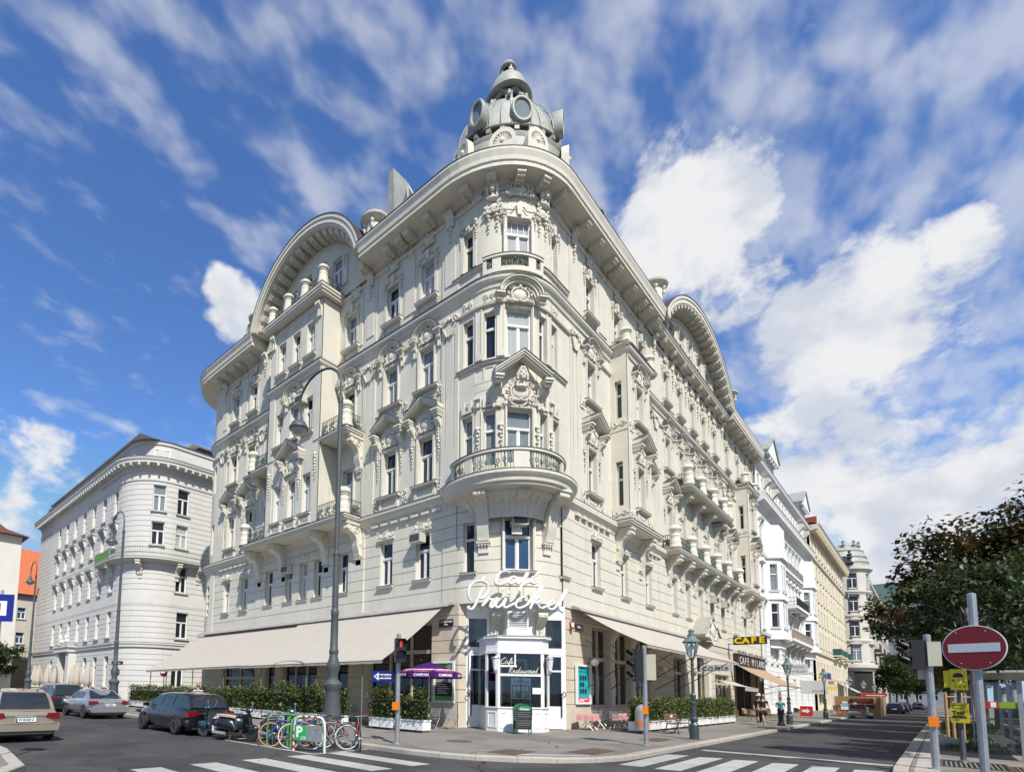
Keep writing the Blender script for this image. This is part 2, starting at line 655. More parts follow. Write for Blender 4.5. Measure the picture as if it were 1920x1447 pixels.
# ================================================================ the cafe building
CAFE=thing('cafe_building','cream stucco corner palace with curved gables, rounded corner bay and domed turret above the cafe','building')
BOW_A,BOW_B,BOW_O=2.6,3.0,-0.15
def ell(t,o,a=BOW_A,b=BOW_B):
	"""corner curve: t in degrees from -90 (left facade) to 0 (right facade); beyond that it runs straight on"""
	if t<-90:
		return Vector((-a-radians(-90-t)*a,-o,0)),-90.0
	if t>0:
		return Vector((o,b+radians(t)*b,0)),0.0
	r=radians(t)
	return Vector((-a+(a+o)*cos(r),b+(b+o)*sin(r),0)),math.degrees(atan2((a+o)*sin(r),(b+o)*cos(r)))
def at(fac,s,z,o=0.0,a=BOW_A,b=BOW_B):
	"""matrix that stands a local piece (front to -Y) on a facade: L (s = metres left of the corner), R (metres right of it), B (bow angle)"""
	if fac == 'L':
		return TR(-s,-o,z)
	if fac == 'R':
		return TR(o,s,z,PI/2)
	if fac == 'E':  # far left bow, mirrored
		p,ph=ell(s,o,a,b)
		return TR(-30.6-p.x,p.y,z,radians(180-ph)+PI/2)
	p,ph=ell(s,o,a,b)
	return TR(p.x,p.y,z,radians(ph)+PI/2)
mpL=lambda x,o,z:(-x,-o,z)
mpR=lambda x,o,z:(o,x,z)
def mpB(a,b):
	def f(t,o,z):
		p,_=ell(t,o,a,b)
		return (p.x,p.y,z)
	return f
CACHE={}
def shared(key,fn):
	if key not in CACHE:
		CACHE[key]=fn()
	return CACHE[key]
def put(name,key,fn,fac,s,z,o=0.0,parent=None,a=BOW_A,b=BOW_B,**props):
	return link(name,shared(key,fn),parent or CAFE,at(fac,s,z,o,a,b),**props)
# ---------------------------------------------------------------- pieces
def window_meshes(w,h,tr=0.63,mull=True,grid=0):
	def frame():
		m=MB()
		f,d0,d1=0.075,0.0,0.09
		m.box(-w/2,-w/2+f,d0,d1,0,h)
		m.box(w/2-f,w/2,d0,d1,0,h)
		m.box(-w/2+f,w/2-f,d0,d1,0,f)
		m.box(-w/2+f,w/2-f,d0,d1,h-f,h)
		zt=h*tr
		m.box(-w/2+f,w/2-f,d0-0.035,d1,zt-0.055,zt+0.055)
		if mull:
			m.box(-0.055,0.055,d0-0.015,d1,f,zt-0.055)
			for sx in (-1,1):  # sash stiles and rails, a step behind the frame
				xa,xb=(0.055,w/2-f) if sx>0 else (-w/2+f,-0.055)
				m.box(xa,xa+0.035,0.03,d1,f,zt-0.055)
				m.box(xb-0.035,xb,0.03,d1,f,zt-0.055)
				m.box(xa+0.035,xb-0.035,0.03,d1,f,f+0.06)
				m.box(xa+0.035,xb-0.035,0.03,d1,zt-0.1,zt-0.055)
		if grid:
			for i in range(1,grid):
				x=-w/2+w*i/grid
				m.box(x-0.015,x+0.015,0.02,d1,zt+0.055,h-f)
		return m.mesh('window',FRAME)
	def pane(k):
		def g():
			m=MB()
			m.box(-w/2+0.05,w/2-0.05,0.065,0.08,0.05,h-0.05)
			return m.mesh('pane',[P_DARK,P_BLIND,P_CURT,P_BLUE][k])
		return g
	return frame,pane
def window(fac,s,z,w,h,o=-0.2,k=None,tr=0.63,mull=True,grid=0,a=BOW_A,b=BOW_B,parent=None):
	fr,pa=window_meshes(w,h,tr,mull,grid)
	if k is None:
		k=random.choice((0,0,0,1,1,2))
	key=(round(w,2),round(h,2),tr,mull,grid)
	win=put('window',('window',)+key,fr,fac,s,z,o,parent,a,b)
	link('pane',shared(('pane',k)+key,pa(k)),win)
	return win
def box_piece(name,w,d,h,mat=None):
	def f():
		m=MB()
		m.box(-w/2,w/2,-d,0.0,0,h)
		return m.mesh(name,mat or TRIM)
	return f
def sill_mesh(w,d=0.2,h=0.13):
	def f():
		m=MB()
		m.prism([(-d,h*0.55),(-d,h),(0,h+0.02),(0,0),(-d*0.55,0)],-w/2,w/2,'x')
		m.mi=1
		m.prism([(-d-0.015,h+0.001),(-d-0.015,h+0.028),(0,h+0.05),(0,h+0.022)],-w/2-0.015,w/2+0.015,'x')
		return m.mesh('window_sill',[TRIM,FLASH])
	return f
def scroll(m,c,r,turns=1.3,th=0.04,flip=1,y=-0.05,n=11):
	pts=[]
	for i in range(n):
		a=flip*(turns*2*PI*i/(n-1))
		k=r*(1-0.8*i/(n-1))
		pts.append((c[0]+k*cos(a),y,c[1]+k*sin(a)))
	m.tube(pts,th,4)
def crest_mesh(w):
	"""scrolled crest over a first-floor window"""
	def f():
		m=MB()
		m.box(-w/2,w/2,-0.12,0,0,0.07)
		m.prism([(-w*.42,.07),(w*.42,.07),(w*.36,.2),(w*.2,.27),(w*.14,.4),(-w*.14,.4),(-w*.2,.27),(-w*.36,.2)],-0.09,0)
		m.box(-w*.12,w*.12,-0.15,0,0.1,0.34)
		for sx in (-1,1):
			scroll(m,(sx*w*.40,.24),.13,1.2,.035,-sx,-0.1)
			m.ball((sx*w*.27,-.1,.2),.07,.06,.07,6,4)
		for i in range(4):
			m.ball((-.09+.06*i,-.16,.38),.03,n=5,m=4)
		return m.mesh('window_crest',TRIM,0.6)
	return f
def cartouche_mesh(w,h,rich=1):
	"""shield with scrolls and a garland"""
	def f():
		m=MB()
		m.ball((0,-.02,h*.48),w*.27,.11,h*.33,12,6)
		pts=[(w*.33*cos(2*PI*i/16),-.07,h*.48+h*.40*sin(2*PI*i/16)) for i in range(16)]
		m.tube(pts,.045,5,closed=True)
		for sx in (-1,1):
			scroll(m,(sx*w*.3,h*.86),w*.13,1.3,.04,-sx,-.08)
			scroll(m,(sx*w*.36,h*.16),w*.14,1.3,.045,sx,-.08)
			for i in range(4 if rich else 2):
				t=i/3
				m.ball((sx*(w*.18+w*.3*t),-.09,h*(.08+.05*sin(3*t))),.055,n=6,m=4)
			m.ball((sx*w*.43,-.07,h*.5),.06,.06,.1,6,4)
		m.ball((0,-.1,h*.93),.09,.08,.08,6,4)
		m.ball((0,-.1,h*.1),.1,.08,.07,6,4)
		return m.mesh('cartouche',TRIM,0.7)
	return f
def garland_mesh(h,r=0.075):
	def f():
		m=MB()
		n=max(4,int(h/(r*1.5)))
		for i in range(n):
			t=i/(n-1)
			k=r*(1.0-0.55*t)
			m.ball(((.35 if i % 2 else -.35)*k,-.05,-h*t),k,k*.9,k*1.15,5,4)
			if i % 2 == 0:
				m.ball((k*1.0,-.03,-h*t),k*.6,n=4,m=3)
				m.ball((-k*1.0,-.03,-h*t),k*.6,n=4,m=3)
		return m.mesh('garland',TRIM,0.8)
	return f
def acanthus_mesh(w,h,seed=1):
	"""panel of carved leaf scrolls"""
	def f():
		rd=random.Random(seed)
		m=MB()
		m.box(-w/2,w/2,-.02,0,0,h)
		k=max(1,int(round(w/max(.28,h*.6))))
		cw=w/k
		for i in range(k):
			x=-w/2+cw*(i+.5)
			for j in range(max(1,int(round(h/max(.2,cw*1.2))))):
				z=h*(.3+.42*j) if h>w else h*.5
				scroll(m,(x+rd.uniform(-.03,.03),z),min(cw,h)*.36,1.4,.03,rd.choice((-1,1)),-.04,9)
				for q in range(4):
					an=rd.uniform(0,6.28)
					m.ball((x+cw*.4*cos(an),-.03,min(h*.95,max(h*.06,z+min(cw,h)*.42*sin(an)))),.035,.04,.06,5,4)
		return m.mesh('relief_panel',TRIM,0.8)
	return f
def discs_mesh(w,n=3):
	"""sill apron: a sunk panel with round bosses"""
	def f():
		m=MB()
		h=.56
		m.box(-w/2,w/2,-.03,0,0,h)
		m.box(-w/2,-w/2+.16,-.11,-.03,0,h)
		m.box(w/2-.16,w/2,-.11,-.03,0,h)
		m.box(-w/2+.16,w/2-.16,-.11,-.03,0,.1)
		for i in range(n):
			x=(i-(n-1)/2)*(w-.5)/n
			m.ball((x,-.03,.32),.125,.07,.125,10,5)
			m.tube([(x+.15*cos(q*PI/5),-.045,.32+.15*sin(q*PI/5)) for q in range(10)],.02,4,True)
		return m.mesh('sill_panel',TRIM,0.7)
	return f
def pediment_mesh(w,rise):
	"""gabled hood: raking cornice on two blocks over consoles"""
	def f():
		m=MB()
		d=.52
		e=.34
		blk=.40
		hw=w/2
		def rake(t0,t1,d0,mi=0):
			m.mi=mi
			for sx in (-1,1):
				p=[(sx*hw,t0),(0,rise+t0),(0,rise+t1),(sx*hw,t1)]
				m.prism(p if sx>0 else p[::-1],-d0,0)
		rake(0.0,.10,d-.12)
		rake(.101,.20,d-.05)
		rake(.201,.30,d)
		rake(.301,.335,d+.03,1)
		m.mi=0
		for sx in (-1,1):
			a,b2=sx*(hw+.02),sx*(hw-blk)
			x0,x1=min(a,b2),max(a,b2)
			m.box(x0,x1,-d-.06,0,-.10,.02)
			m.box(x0+.03,x1-.03,-d,0,-.2,-.10)
			m.box(x0+.06,x1-.06,-d+.1,0,-.32,-.2)
			m.mi=1
			m.box(x0-.015,x1+.015,-d-.075,-.0,.021,.05)
			m.mi=0
		return m.mesh('pediment',[TRIM,FLASH])
	return f
def console_mesh(w,h,d):
	"""tall scrolled console"""
	def f():
		m=MB()
		pr=[(0,0),(-.07,.02),(-.10,h*.2),(-.08,h*.45),(-d*.5,h*.62),(-d*.92,h*.75),(-d,h*.88),(-d*.9,h*.97),(0,h)]
		m.prism(pr,-w/2,w/2,'x')
		m.tube([(-w/2-.015,-d*.72,h*.85),(w/2+.015,-d*.72,h*.85)],d*.2,8)
		for i in range(3):
			m.ball(((i-1)*w*.3,-d*.97,h*.8),w*.15,n=6,m=4)
		for i in range(3):
			m.ball((0,-.11,h*(.1+.16*i)),w*.22,.05,w*.25,5,4)
		return m.mesh('console',TRIM,0.6)
	return f
def arch_mesh(w,rise):
	"""round-arched hood with returned feet over a second-floor window"""
	def f():
		m=MB()
		r=w/2-.18
		n=14
		ky=rise/r
		def band(r0,r1,d,mi=0):
			m.mi=mi
			rows=[]
			for i in range(n+1):
				a=PI*i/n
				c,s2=cos(a),sin(a)*ky
				rows.append([(r0*c,0,r0*s2),(r0*c,-d,r0*s2),(r1*c,-d,r1*s2),(r1*c,0,r1*s2)])
			m.rows(rows,True)
		band(r-.26,r-.14,.16)
		band(r-.139,r-.05,.24)
		band(r-.049,r+.02,.32)
		band(r+.021,r+.045,.34,1)
		m.mi=0
		for sx in (-1,1):
			a,b2=sx*(w/2),sx*(w/2-.42)
			x0,x1=min(a,b2),max(a,b2)
			m.box(x0,x1,-.36,0,-.09,.0)
			m.box(x0+.04,x1-.04,-.28,0,-.18,-.09)
			m.mi=1
			m.box(x0-.01,x1+.01,-.37,0,.001,.025)
			m.mi=0
			m.box(x0+.06,x1-.06,-.20,0,-.30,-.18)
		return m.mesh('arch_hood',[TRIM,FLASH])
	return f
def architrave_mesh(w,h,f_=.15,d=.06):
	def f():
		m=MB()
		for sx in (-1,1):
			x0=sx*(w/2) if sx>0 else -w/2-f_
			m.box(x0,x0+f_,-d,0,0,h+f_)
			x1=x0+f_*.35 if sx>0 else x0
			m.box(x1,x1+f_*.65,-d-.03,-d,0,h+f_)
		m.box(-w/2,w/2,-d,0,h,h+f_)
		m.box(-w/2,w/2,-d-.03,-d,h+f_*.4,h+f_)
		return m.mesh('architrave',TRIM)
	return f
def eared_mesh(w,h):
	"""top-floor surround: ears, keystone and pendant scrolls"""
	def f():
		m=MB()
		for sx in (-1,1):
			x0=w/2 if sx>0 else -w/2-.17
			m.box(x0,x0+.17,-.05,0,0,h-.1)
			scroll(m,(sx*(w/2+.17),h+.12),.15,1.3,.04,-sx,-.07)
			for i in range(4):
				m.ball((sx*(w/2+.17),-.06,h-.12-.15*i),.075-.011*i,n=6,m=4)
			m.tube([(sx*(w/2+.1),-.06,h+.3),(sx*w*.3,-.06,h+.33),(sx*w*.2,-.06,h+.5),(sx*.1,-.06,h+.52)],.035,4)
			m.ball((sx*(w/2+.17),-.07,h+.36),.09,.07,.1,6,4)
		m.box(-w/2,w/2,-.05,0,h,h+.12)
		m.prism([(-.10,h+.1),(.10,h+.1),(.15,h+.6),(-.15,h+.6)],-.13,0)
		return m.mesh('window_crest',TRIM,0.6)
	return f
def modillion_mesh(w=.42,d=.75,h=.34):
	"""cornice block with studded underside"""
	def f():
		m=MB()
		m.prism([(0,h*.0),(-d*.5,0),(-d*.92,h*.35),(-d,h*.5),(-d,h),(0,h)],-w/2,w/2,'x')
		m.box(-w/2-.03,w/2+.03,-d-.03,0,h,h+.06)
		for i in range(3):
			for j in range(4):
				t=(j+.5)/4
				y=-d*(.15+.75*t)
				z=0 if t<.45 else h*.35*(t-.45)/.5
				x=(i-1)*w*.3
				k=.048*w/.42
				m.add([(x-k,y-.065,z+.01),(x+k,y-.065,z+.01),(x+k,y+.065,z),(x-k,y+.065,z),(x-k*.7,y-.05,z-.075),(x+k*.7,y-.05,z-.075),(x+k*.7,y+.05,z-.08),(x-k*.7,y+.05,z-.08)],[(0,1,5,4),(1,2,6,5),(2,3,7,6),(3,0,4,7),(4,5,6,7)])
		return m.mesh('modillion',TRIM)
	return f
def bracket_mesh(w,d,h):
	"""big S-curved balcony bracket with volutes; top face at z=0, hangs down h, projects d"""
	def f():
		m=MB()
		out=[(-d,-.26),(-d*.9,-.36),(-d*.74,-.40),(-d*.58,-.46),(-d*.46,-.6),(-d*.38,-h*.5),(-d*.36,-h*.62),(-d*.31,-h*.78),(-d*.22,-h*.9),(-d*.2,-h)]
		poly=[(0,0),(-d,0)]+out+[(0,-h)]
		m.prism(poly,-w/2,w/2,'x')
		m.box(-w/2-.06,w/2+.06,-d-.08,0,0,.12)
		m.tube([(-w/2-.03,-d+.12,-.17),(w/2+.03,-d+.12,-.17)],.15,8)
		for sx in (-1,1):
			scroll_pts=[]
			for i in range(12):
				a=1.5*2*PI*i/11
				k=.23*(1-.8*i/11)
				scroll_pts.append((sx*(w/2+.01),-d*.42+k*cos(a),-.30+k*sin(a)))
			m.tube(scroll_pts,.04,4)
			m.ball((sx*w*.5,-.17,-h*.62),.07,.09,.12,6,4)
		for i in range(3):
			m.ball(((i-1)*w*.34,-d-.02,-.22),w*.17,n=6,m=4)
		m.box(-w/2-.05,w/2+.05,-.2,0,-h-.1,-h)
		for i in range(4):
			m.ball(((i-1.5)*w*.27,-.14,-h-.17),w*.10,.06,.09,5,4)
		m.prism([(-w*.45,-h-.55),(w*.45,-h-.55),(w*.45,-h-.1),(-w*.45,-h-.1)],-.07,0)
		return m.mesh('balcony_bracket',TRIM,0.6)
	return f
def urn_mesh(h=1.5,r=.36):
	"""bulbous banded balcony pillar"""
	def f():
		m=MB()
		p=[(1.12,0),(1.12,.10),(1.0,.13),(.98,.30),(.90,.33),(.86,.52),(.90,.54),(.84,.57),(.80,.66),(.92,.69),(.92,.73),(1.05,.76),(1.14,.80),(1.14,.86),(1.0,.90),(.97,.93),(.75,.985),(.3,1.0),(0,1.0)]
		m.lathe([(r*a,h*b) for a,b in p],14)
		return m.mesh('urn_pillar',TRIM,0.5)
	return f
def railing_mesh(w,h=1.0):
	"""wrought panel: bars, scrolls and a leafy centre"""
	def f():
		m=MB()
		for z,r in ((.05,.022),(.18,.016),(h-.12,.016),(h,.028)):
			m.tube([(-w/2,0,z),(w/2,0,z)],r,4)
		n=max(3,int(w/.17))
		for i in range(n+1):
			x=-w/2+w*i/n
			m.tube([(x,0,.05),(x,0,h)],.014,4)
		k=max(1,int(round(w/.8)))
		for i in range(k):
			x=-w/2+w*(i+.5)/k
			for sx in (-1,1):
				scroll(m,(x+sx*.16,h*.62),.15,1.4,.024,sx,-.05,9)
				scroll(m,(x+sx*.17,h*.3),.13,1.4,.022,-sx,-.05,9)
			for q in range(9):
				a=q*2.4
				m.ball((x+.03*q*cos(a)*.6,-.05,h*.5+.035*q*sin(a)),.055,.04,.06,5,3)
		return m.mesh('balcony_railing',IRONG)
	return f
def face_mesh():
	"""carved female mask: head with brow, eyes, nose, mouth, chin and parted hair"""
	m=MB()
	m.ball((0,-.16,.36),.19,.2,.27,12,8)  # skull and cheeks
	m.ball((0,-.26,.20),.12,.11,.13,8,6)  # jaw
	m.ball((0,-.35,.145),.05,.04,.045,6,4)  # chin
	m.prism([(-.30,.47),(-.405,.31),(-.36,.285),(-.30,.29)],-.032,.032,'x')  # nose
	for sx in (-1,1):
		m.ball((sx*.075,-.325,.415),.045,.03,.024,6,4)  # eyes
		m.tube([(sx*.03,-.345,.465),(sx*.08,-.35,.475),(sx*.13,-.30,.455)],.018,4)
		m.ball((sx*.10,-.29,.30),.06,.06,.07,6,4)  # cheeks
		for i in range(7):  # waves of hair down to the shoulders
			t=i/6
			m.ball((sx*(.06+.17*min(1,t*1.6)),-.18-.06*(1-t),.66-.50*t),.085,.10,.085,6,4)
		m.tube([(sx*.19,-.1,.42),(sx*.25,-.12,.2),(sx*.2,-.14,.0),(sx*.28,-.14,-.14)],[.07,.075,.06,.03],6)
	m.ball((0,-.345,.245),.055,.025,.016,6,4)
	m.ball((0,-.345,.222),.045,.025,.016,6,4)
	m.tube([(0,-.12,.1),(0,-.13,-.06)],.10,8)  # neck
	m.ball((0,-.1,-.14),.28,.15,.12,10,5)
	return m.mesh('carved_mask',TRIM,0.9)
def disc_ornament():
	m=MB()
	m.ball((0,0,0),.22,.08,.22,12,4)
	m.tube([(.3*cos(q*PI/8),-.03,.3*sin(q*PI/8)) for q in range(16)],.035,4,True)
	return m.mesh('roundel',TRIM,0.8)
def capital_mesh():
	"""pilaster capital: a hung shield with scrolls"""
	m=MB()
	m.box(-.48,.48,-.14,0,.88,1.0)
	m.box(-.42,.42,-.09,0,.78,.88)
	m.prism([(-.28,.75),(-.30,.3),(-.18,.08),(0,0),(.18,.08),(.30,.3),(.28,.75)],-.08,0)
	for sx in (-1,1):
		scroll(m,(sx*.36,.72),.15,1.3,.045,-sx,-.12)
		for i in range(5):
			m.ball((sx*(.37-.05*i),-.09,.5-.11*i),.06,.06,.07,5,4)
		m.ball((sx*.2,-.12,.84),.08,.07,.08,6,4)
	m.ball((0,-.13,.86),.12,.09,.1,6,4)
	return m.mesh('pilaster_capital',TRIM,0.7)
# ---------------------------------------------------------------- sweeps along the plan
def plan(o,a,b,steps=(),u0=27.6,v1=46.0,n=14,far=True):
	"""plan line of a moulding at offset o, from the far left bow round the corner to the right end"""
	oL=o*1.13 if o>.3 else o
	oR=o*.87 if o>.3 else o
	pts=[]
	if far:  # far left bow
		for i in range(9):
			t=radians(180+90*i/8)
			pts.append((-30.6+3.0+(3.0+oL)*cos(t),3.0+(3.0+oL)*sin(t)))
	else:
		pts.append((-u0,-oL))
	for fac,s0,s1,e in [q for q in steps if q[0] == 'L']:
		pts += [(-s0-oL*.9,-oL),(-s0-oL*.9,-oL-e),(-s1+oL*.9,-oL-e),(-s1+oL*.9,-oL)]
	for i in range(n+1):
		t=radians(-90+90*i/n)
		pts.append((-a+(a+oR)*cos(t),b+(b+oL)*sin(t)))
	for fac,s0,s1,e in [q for q in steps if q[0] == 'R']:
		pts += [(oR,s0-oR*.9),(oR+e,s0-oR*.9),(oR+e,s1+oR*.9),(oR,s1+oR*.9)]
	pts.append((oR,v1+max(0,oR)*.5))
	return pts
def moulding(name,prof,a,b,steps=(),mats=None,clip=None,far=True,**kw):
	"""prof: (offset, z[, material]) points swept along the plan"""
	m=MB()
	rws=[]
	for q in prof:
		aa=a(q[0]) if callable(a) else a
		bb=b(q[0]) if callable(b) else b
		rws.append([(x,y,q[1]) for x,y in plan(q[0],aa,bb,steps,far=far,**kw)])
	for i in range(len(rws)-1):
		m.mi=1 if len(prof[i+1])>2 else 0
		m.rows([rws[i],rws[i+1]])
	for e in (0,-1):  # close the ends
		m.mi=0
		m.add([r[e] for r in rws],[list(range(len(rws)))])
	return ob(name,m,mats or [TRIM,FLASH],CAFE,fix=True)
# ---------------------------------------------------------------- walls
LCOL1=[(5.56,.92),(8.11,.92),(11.55,.92),(19.2,.92),(22.45,.92),(25.0,.92)]  # left columns: centre, width
LRIS=[13.85,15.35,16.9]
RCOL=[7.42,11.15,14.95,19.6,22.55,25.6,28.6,31.75,35.8,39.7,43.4]
Z1,H1=7.15,2.37
Z2,H2=12.12,2.45
Z3,H3=17.2,2.2
Z4,H4=22.12,2.15
b=MB()
G1=[6.45,7.06,7.66,8.27,8.87,9.47,10.06]
rects=grooves([g for g in G1],3.45,27.6)
rects += [(27.0,27.6,5.7,10.6,.05),(3.45,4.25,5.7,10.6,.05),(9.8,20.8,5.7,10.6,.07)]
rects += grooves(G1,3.45,4.25,0.0)+grooves(G1,9.8,20.8,.015)
for c,w in LCOL1:
	rects.append((c-w/2,c+w/2,Z1,Z1+H1,None))
for c in LRIS:
	rects.append((c-.42,c+.42,Z1,Z1+H1,None))
relief(b,mpL,3.45,27.6,5.7,10.62,rects)
# right base storey
rects=grooves(G1,3.6,46)
rects += [(3.6,4.9,5.7,10.6,.05)]+grooves(G1,3.6,4.9,0.0)+[(16.6,34.6,5.7,10.6,.06)]+grooves(G1,16.6,34.6,.01)
for c in RCOL:
	rects.append((c-.52,c+.52,Z1-.03,Z1+H1,None))
relief(b,mpR,3.6,46,5.7,10.62,rects)
# corner of the base storey
B1=3.6
W1=[(-77.5,.55),(-41,1.3),(3.0,.6)]
deg=lambda w,r:math.degrees(w/r)
rects=grooves(G1,-92,0)
for t,w in W1:
	k=deg(w,B1)/2
	rects.append((t-k,t+k,Z1,Z1+H1+(.1 if w>1 else 0),None))
relief(b,mpB(B1,B1),-92.4,0,5.7,10.62,rects,xdiv=[-90+3*i for i in range(31)])
# upper walls
rects=[]
for c,w in LCOL1:
	for z,h in ((Z2,H2),(Z3,H3),(Z4,H4)):
		rects.append((c-w/2,c+w/2,z,z+h,None))
for z,h in ((Z2-.05,H2+.15),(17.3,2.3),(22.25,2.0)):
	rects.append((2.6+radians(8)*2.6-.29,2.6+radians(8)*2.6+.29,z,z+h,None))
for x0,x1 in ((3.5,4.55),(9.35,10.35),(20.4,21.4),(26.1,27.1)):
	rects.append((x0,x1,11.2,20.3,BOW_O+.07))
	rects.append((x0+.22,x0+.30,13.4,19.3,BOW_O+.02))
	rects.append((x1-.30,x1-.22,13.4,19.3,BOW_O+.02))
	rects.append((x0,x1,21.5,25.4,BOW_O+.06))
	rects.append((x0+.2,x1-.2,22.0,25.0,BOW_O+.1))
for x0,x1 in ((6.45,7.2),(10.55,10.85),(23.4,24.1)):
	rects.append((x0,x1,21.9,25.2,BOW_O+.05))
relief(b,mpL,2.6,27.6,11.15,26.6,rects,BOW_O)
rects=[]
for c in RCOL:
	for z,h in ((Z2,H2),(Z3,H3),(Z4,H4)):
		if (z<21 and (abs(c-11.15)<.1 or abs(c-39.7)<.1)):
			continue
		rects.append((c-.5,c+.5,z,z+h,None))
for z,h in ((Z2-.05,H2+.15),(17.3,2.3),(22.25,2.0)):
	rects.append((3.0+radians(7)*3.0-.29,3.0+radians(7)*3.0+.29,z,z+h,None))
for x0,x1 in ((4.9,5.9),(16.6,17.6),(33.6,34.5),(45.0,46.0)):
	rects.append((x0,x1,11.2,20.3,BOW_O+.07))
	rects.append((x0+.22,x0+.30,13.4,19.3,BOW_O+.02))
	rects.append((x1-.30,x1-.22,13.4,19.3,BOW_O+.02))
	rects.append((x0,x1,21.5,25.4,BOW_O+.06))
for x0,x1 in ((8.6,9.6),(20.6,21.4),(23.6,24.4),(26.6,27.4),(29.7,30.5)):
	rects.append((x0,x1,21.9,25.2,BOW_O+.05))
relief(b,mpR,3.0,46,11.15,26.6,rects,BOW_O)
# the corner bow
WB=[(-98,.58),(-72,.56),(-41,1.22),(-14,.56),(7,.58)]
rects=[]
for i,(t,w) in enumerate(WB):
	if i in (0,4):
		continue
	k=deg(w,2.6)/2
	for z,h,ok in ((Z2-.05,H2+(.2 if i == 2 else .15),1),(17.3,2.3+(.1 if i == 2 else 0),1),(22.25,2.0,i != 1 and i != 3)):
		if ok:
			rects.append((t-k,t+k,z,z+h,None))
for t in (-84,-60,-23,-4):
	rects.append((t-4.5,t+4.5,11.3,15.4,BOW_O+.05))
	rects.append((t-4.0,t+4.0,17.3,20.2,BOW_O+.05))
	rects.append((t-2.6,t+2.6,17.6,19.9,BOW_O+.02))
for i in range(8):
	t=-88+11.5*i
	rects.append((t,t+9,16.25,16.85,BOW_O-.04))
rects += grooves([15.75,16.15,16.95],-100,12,BOW_O-.03,.03)
relief(b,mpB(BOW_A,BOW_B),-90,0,11.15,26.6,[r for r in rects],BOW_O,xdiv=[-90+3*i for i in range(31)])
# far left bow (its front quarter is what the street sees)
def mpE(t,o,z):
	r=radians(t)
	return (-27.6-(3.0+o)*cos(r),3.0+(3.0+o)*sin(r),z)
rects=[]
for t in (-82,-66):
	for z,h in ((Z1,H1),(Z2,H2),(Z3,H3)):
		rects.append((t-5,t+5,z,z+h,None))
relief(b,mpE,-90,0,5.7,10.62,[r for r in rects if r[2]<10]+grooves(G1,-90,0),0.0,xdiv=[-90+5*i for i in range(18)])
relief(b,mpE,-90,0,11.15,26.6,[r for r in rects if r[2]>10],BOW_O,xdiv=[-90+5*i for i in range(18)])
# risalit on the left facade: front and cheeks
RO=1.2
rects=[]
for c in LRIS:
	for z,h in ((Z2,H2),(Z3,H3),(Z4,H4)):
		rects.append((c-.40,c+.40,z,z+h,None))
for z0,z1 in ((11.3,16.0),(16.4,21.0),(21.5,25.2)):
	rects += [(12.65,13.25,z0,z1,RO+.05),(17.5,18.1,z0,z1,RO+.05)]
relief(b,mpL,12.65,18.1,11.15,25.3,rects,RO)
b.rows([[(-12.65,-RO,11.15),(-12.65,.15,11.15)],[(-12.65,-RO,25.3),(-12.65,.15,25.3)]])
b.rows([[(-18.1,-RO,11.15),(-18.1,.15,11.15)],[(-18.1,-RO,25.3),(-18.1,.15,25.3)]])
# oriels on the right facade
OO=.8
for v0,v1 in ((9.95,13.5),(38.4,42.3)):
	cw=v0+1.75
	rects=[]
	for z,h in ((Z2,H2),(Z3,H3)):
		rects.append((cw-.5,cw+.5,z,z+h,None))
	rects += [(v0,v0+.25,11.2,20.9,OO+.03)]
	relief(b,mpR,v0,v1,11.15,21.0,rects,OO)
	def mpS(x,o,z,v0=v0):
		return (x,v0-o,z)
	rects=[(.12,.5,Z2,Z2+H2+.1,None),(.12,.5,Z3,Z3+H3,None)]
	relief(b,mpS,-.2,OO,11.15,21.0,rects,0.0)
	b.rows([[(OO,v1,11.15),(-.2,v1,11.15)],[(OO,v1,21.0),(-.2,v1,21.0)]])
# closing walls that nobody sees, so that no light leaks through the shell
b.rows([[(-.2,46,0),(-14,46,0)],[(-.2,46,27),(-14,46,27)]])
b.rows([[(-30.6,3,0),(-30.6,16,0),(-14,16,0),(-14,46,0)],[(-30.6,3,27),(-30.6,16,27),(-14,16,27),(-14,46,27)]])
ob('wall',b,CREAM,CAFE,fix=False)
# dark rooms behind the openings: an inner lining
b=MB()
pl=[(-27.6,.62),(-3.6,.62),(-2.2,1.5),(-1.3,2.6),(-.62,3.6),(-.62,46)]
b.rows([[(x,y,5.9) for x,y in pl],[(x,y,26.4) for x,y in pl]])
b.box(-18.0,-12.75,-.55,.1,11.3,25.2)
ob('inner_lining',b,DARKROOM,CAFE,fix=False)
# ---------------------------------------------------------------- mouldings
RIS=[('L',18.1,12.65,RO+.15)]
ORI=[('R',9.95,13.5,OO+.15),('R',38.4,42.3,OO+.15)]
moulding('string_course',[(-.15,10.45),(.02,10.45),(.06,10.55),(.06,10.62),(.16,10.72),(.26,10.86),(.26,10.95),(.31,11.0),(.31,11.1),(.33,11.13),(.33,11.155,1),(-.1,11.24,1),(-.15,11.24)],3.3,3.3)
moulding('string_course',[(-.17,20.72),(-.08,20.75),(-.05,20.9),(.04,21.0),(.10,21.1),(.12,21.22),(.14,21.24,1),(.14,21.27,1),(.05,21.30),(.05,21.37),(.07,21.375,1),(-.12,21.5,1),(-.17,21.5)],2.65,3.05,RIS+ORI)
moulding('frieze_moulding',[(-.17,25.42),(-.06,25.45),(-.03,25.55),(-.09,25.62),(-.17,25.64)],2.7,3.05)
moulding('string_course',[(-.15,19.9),(-.04,19.92),(-.02,20.0),(-.15,20.05)],BOW_A,BOW_B)
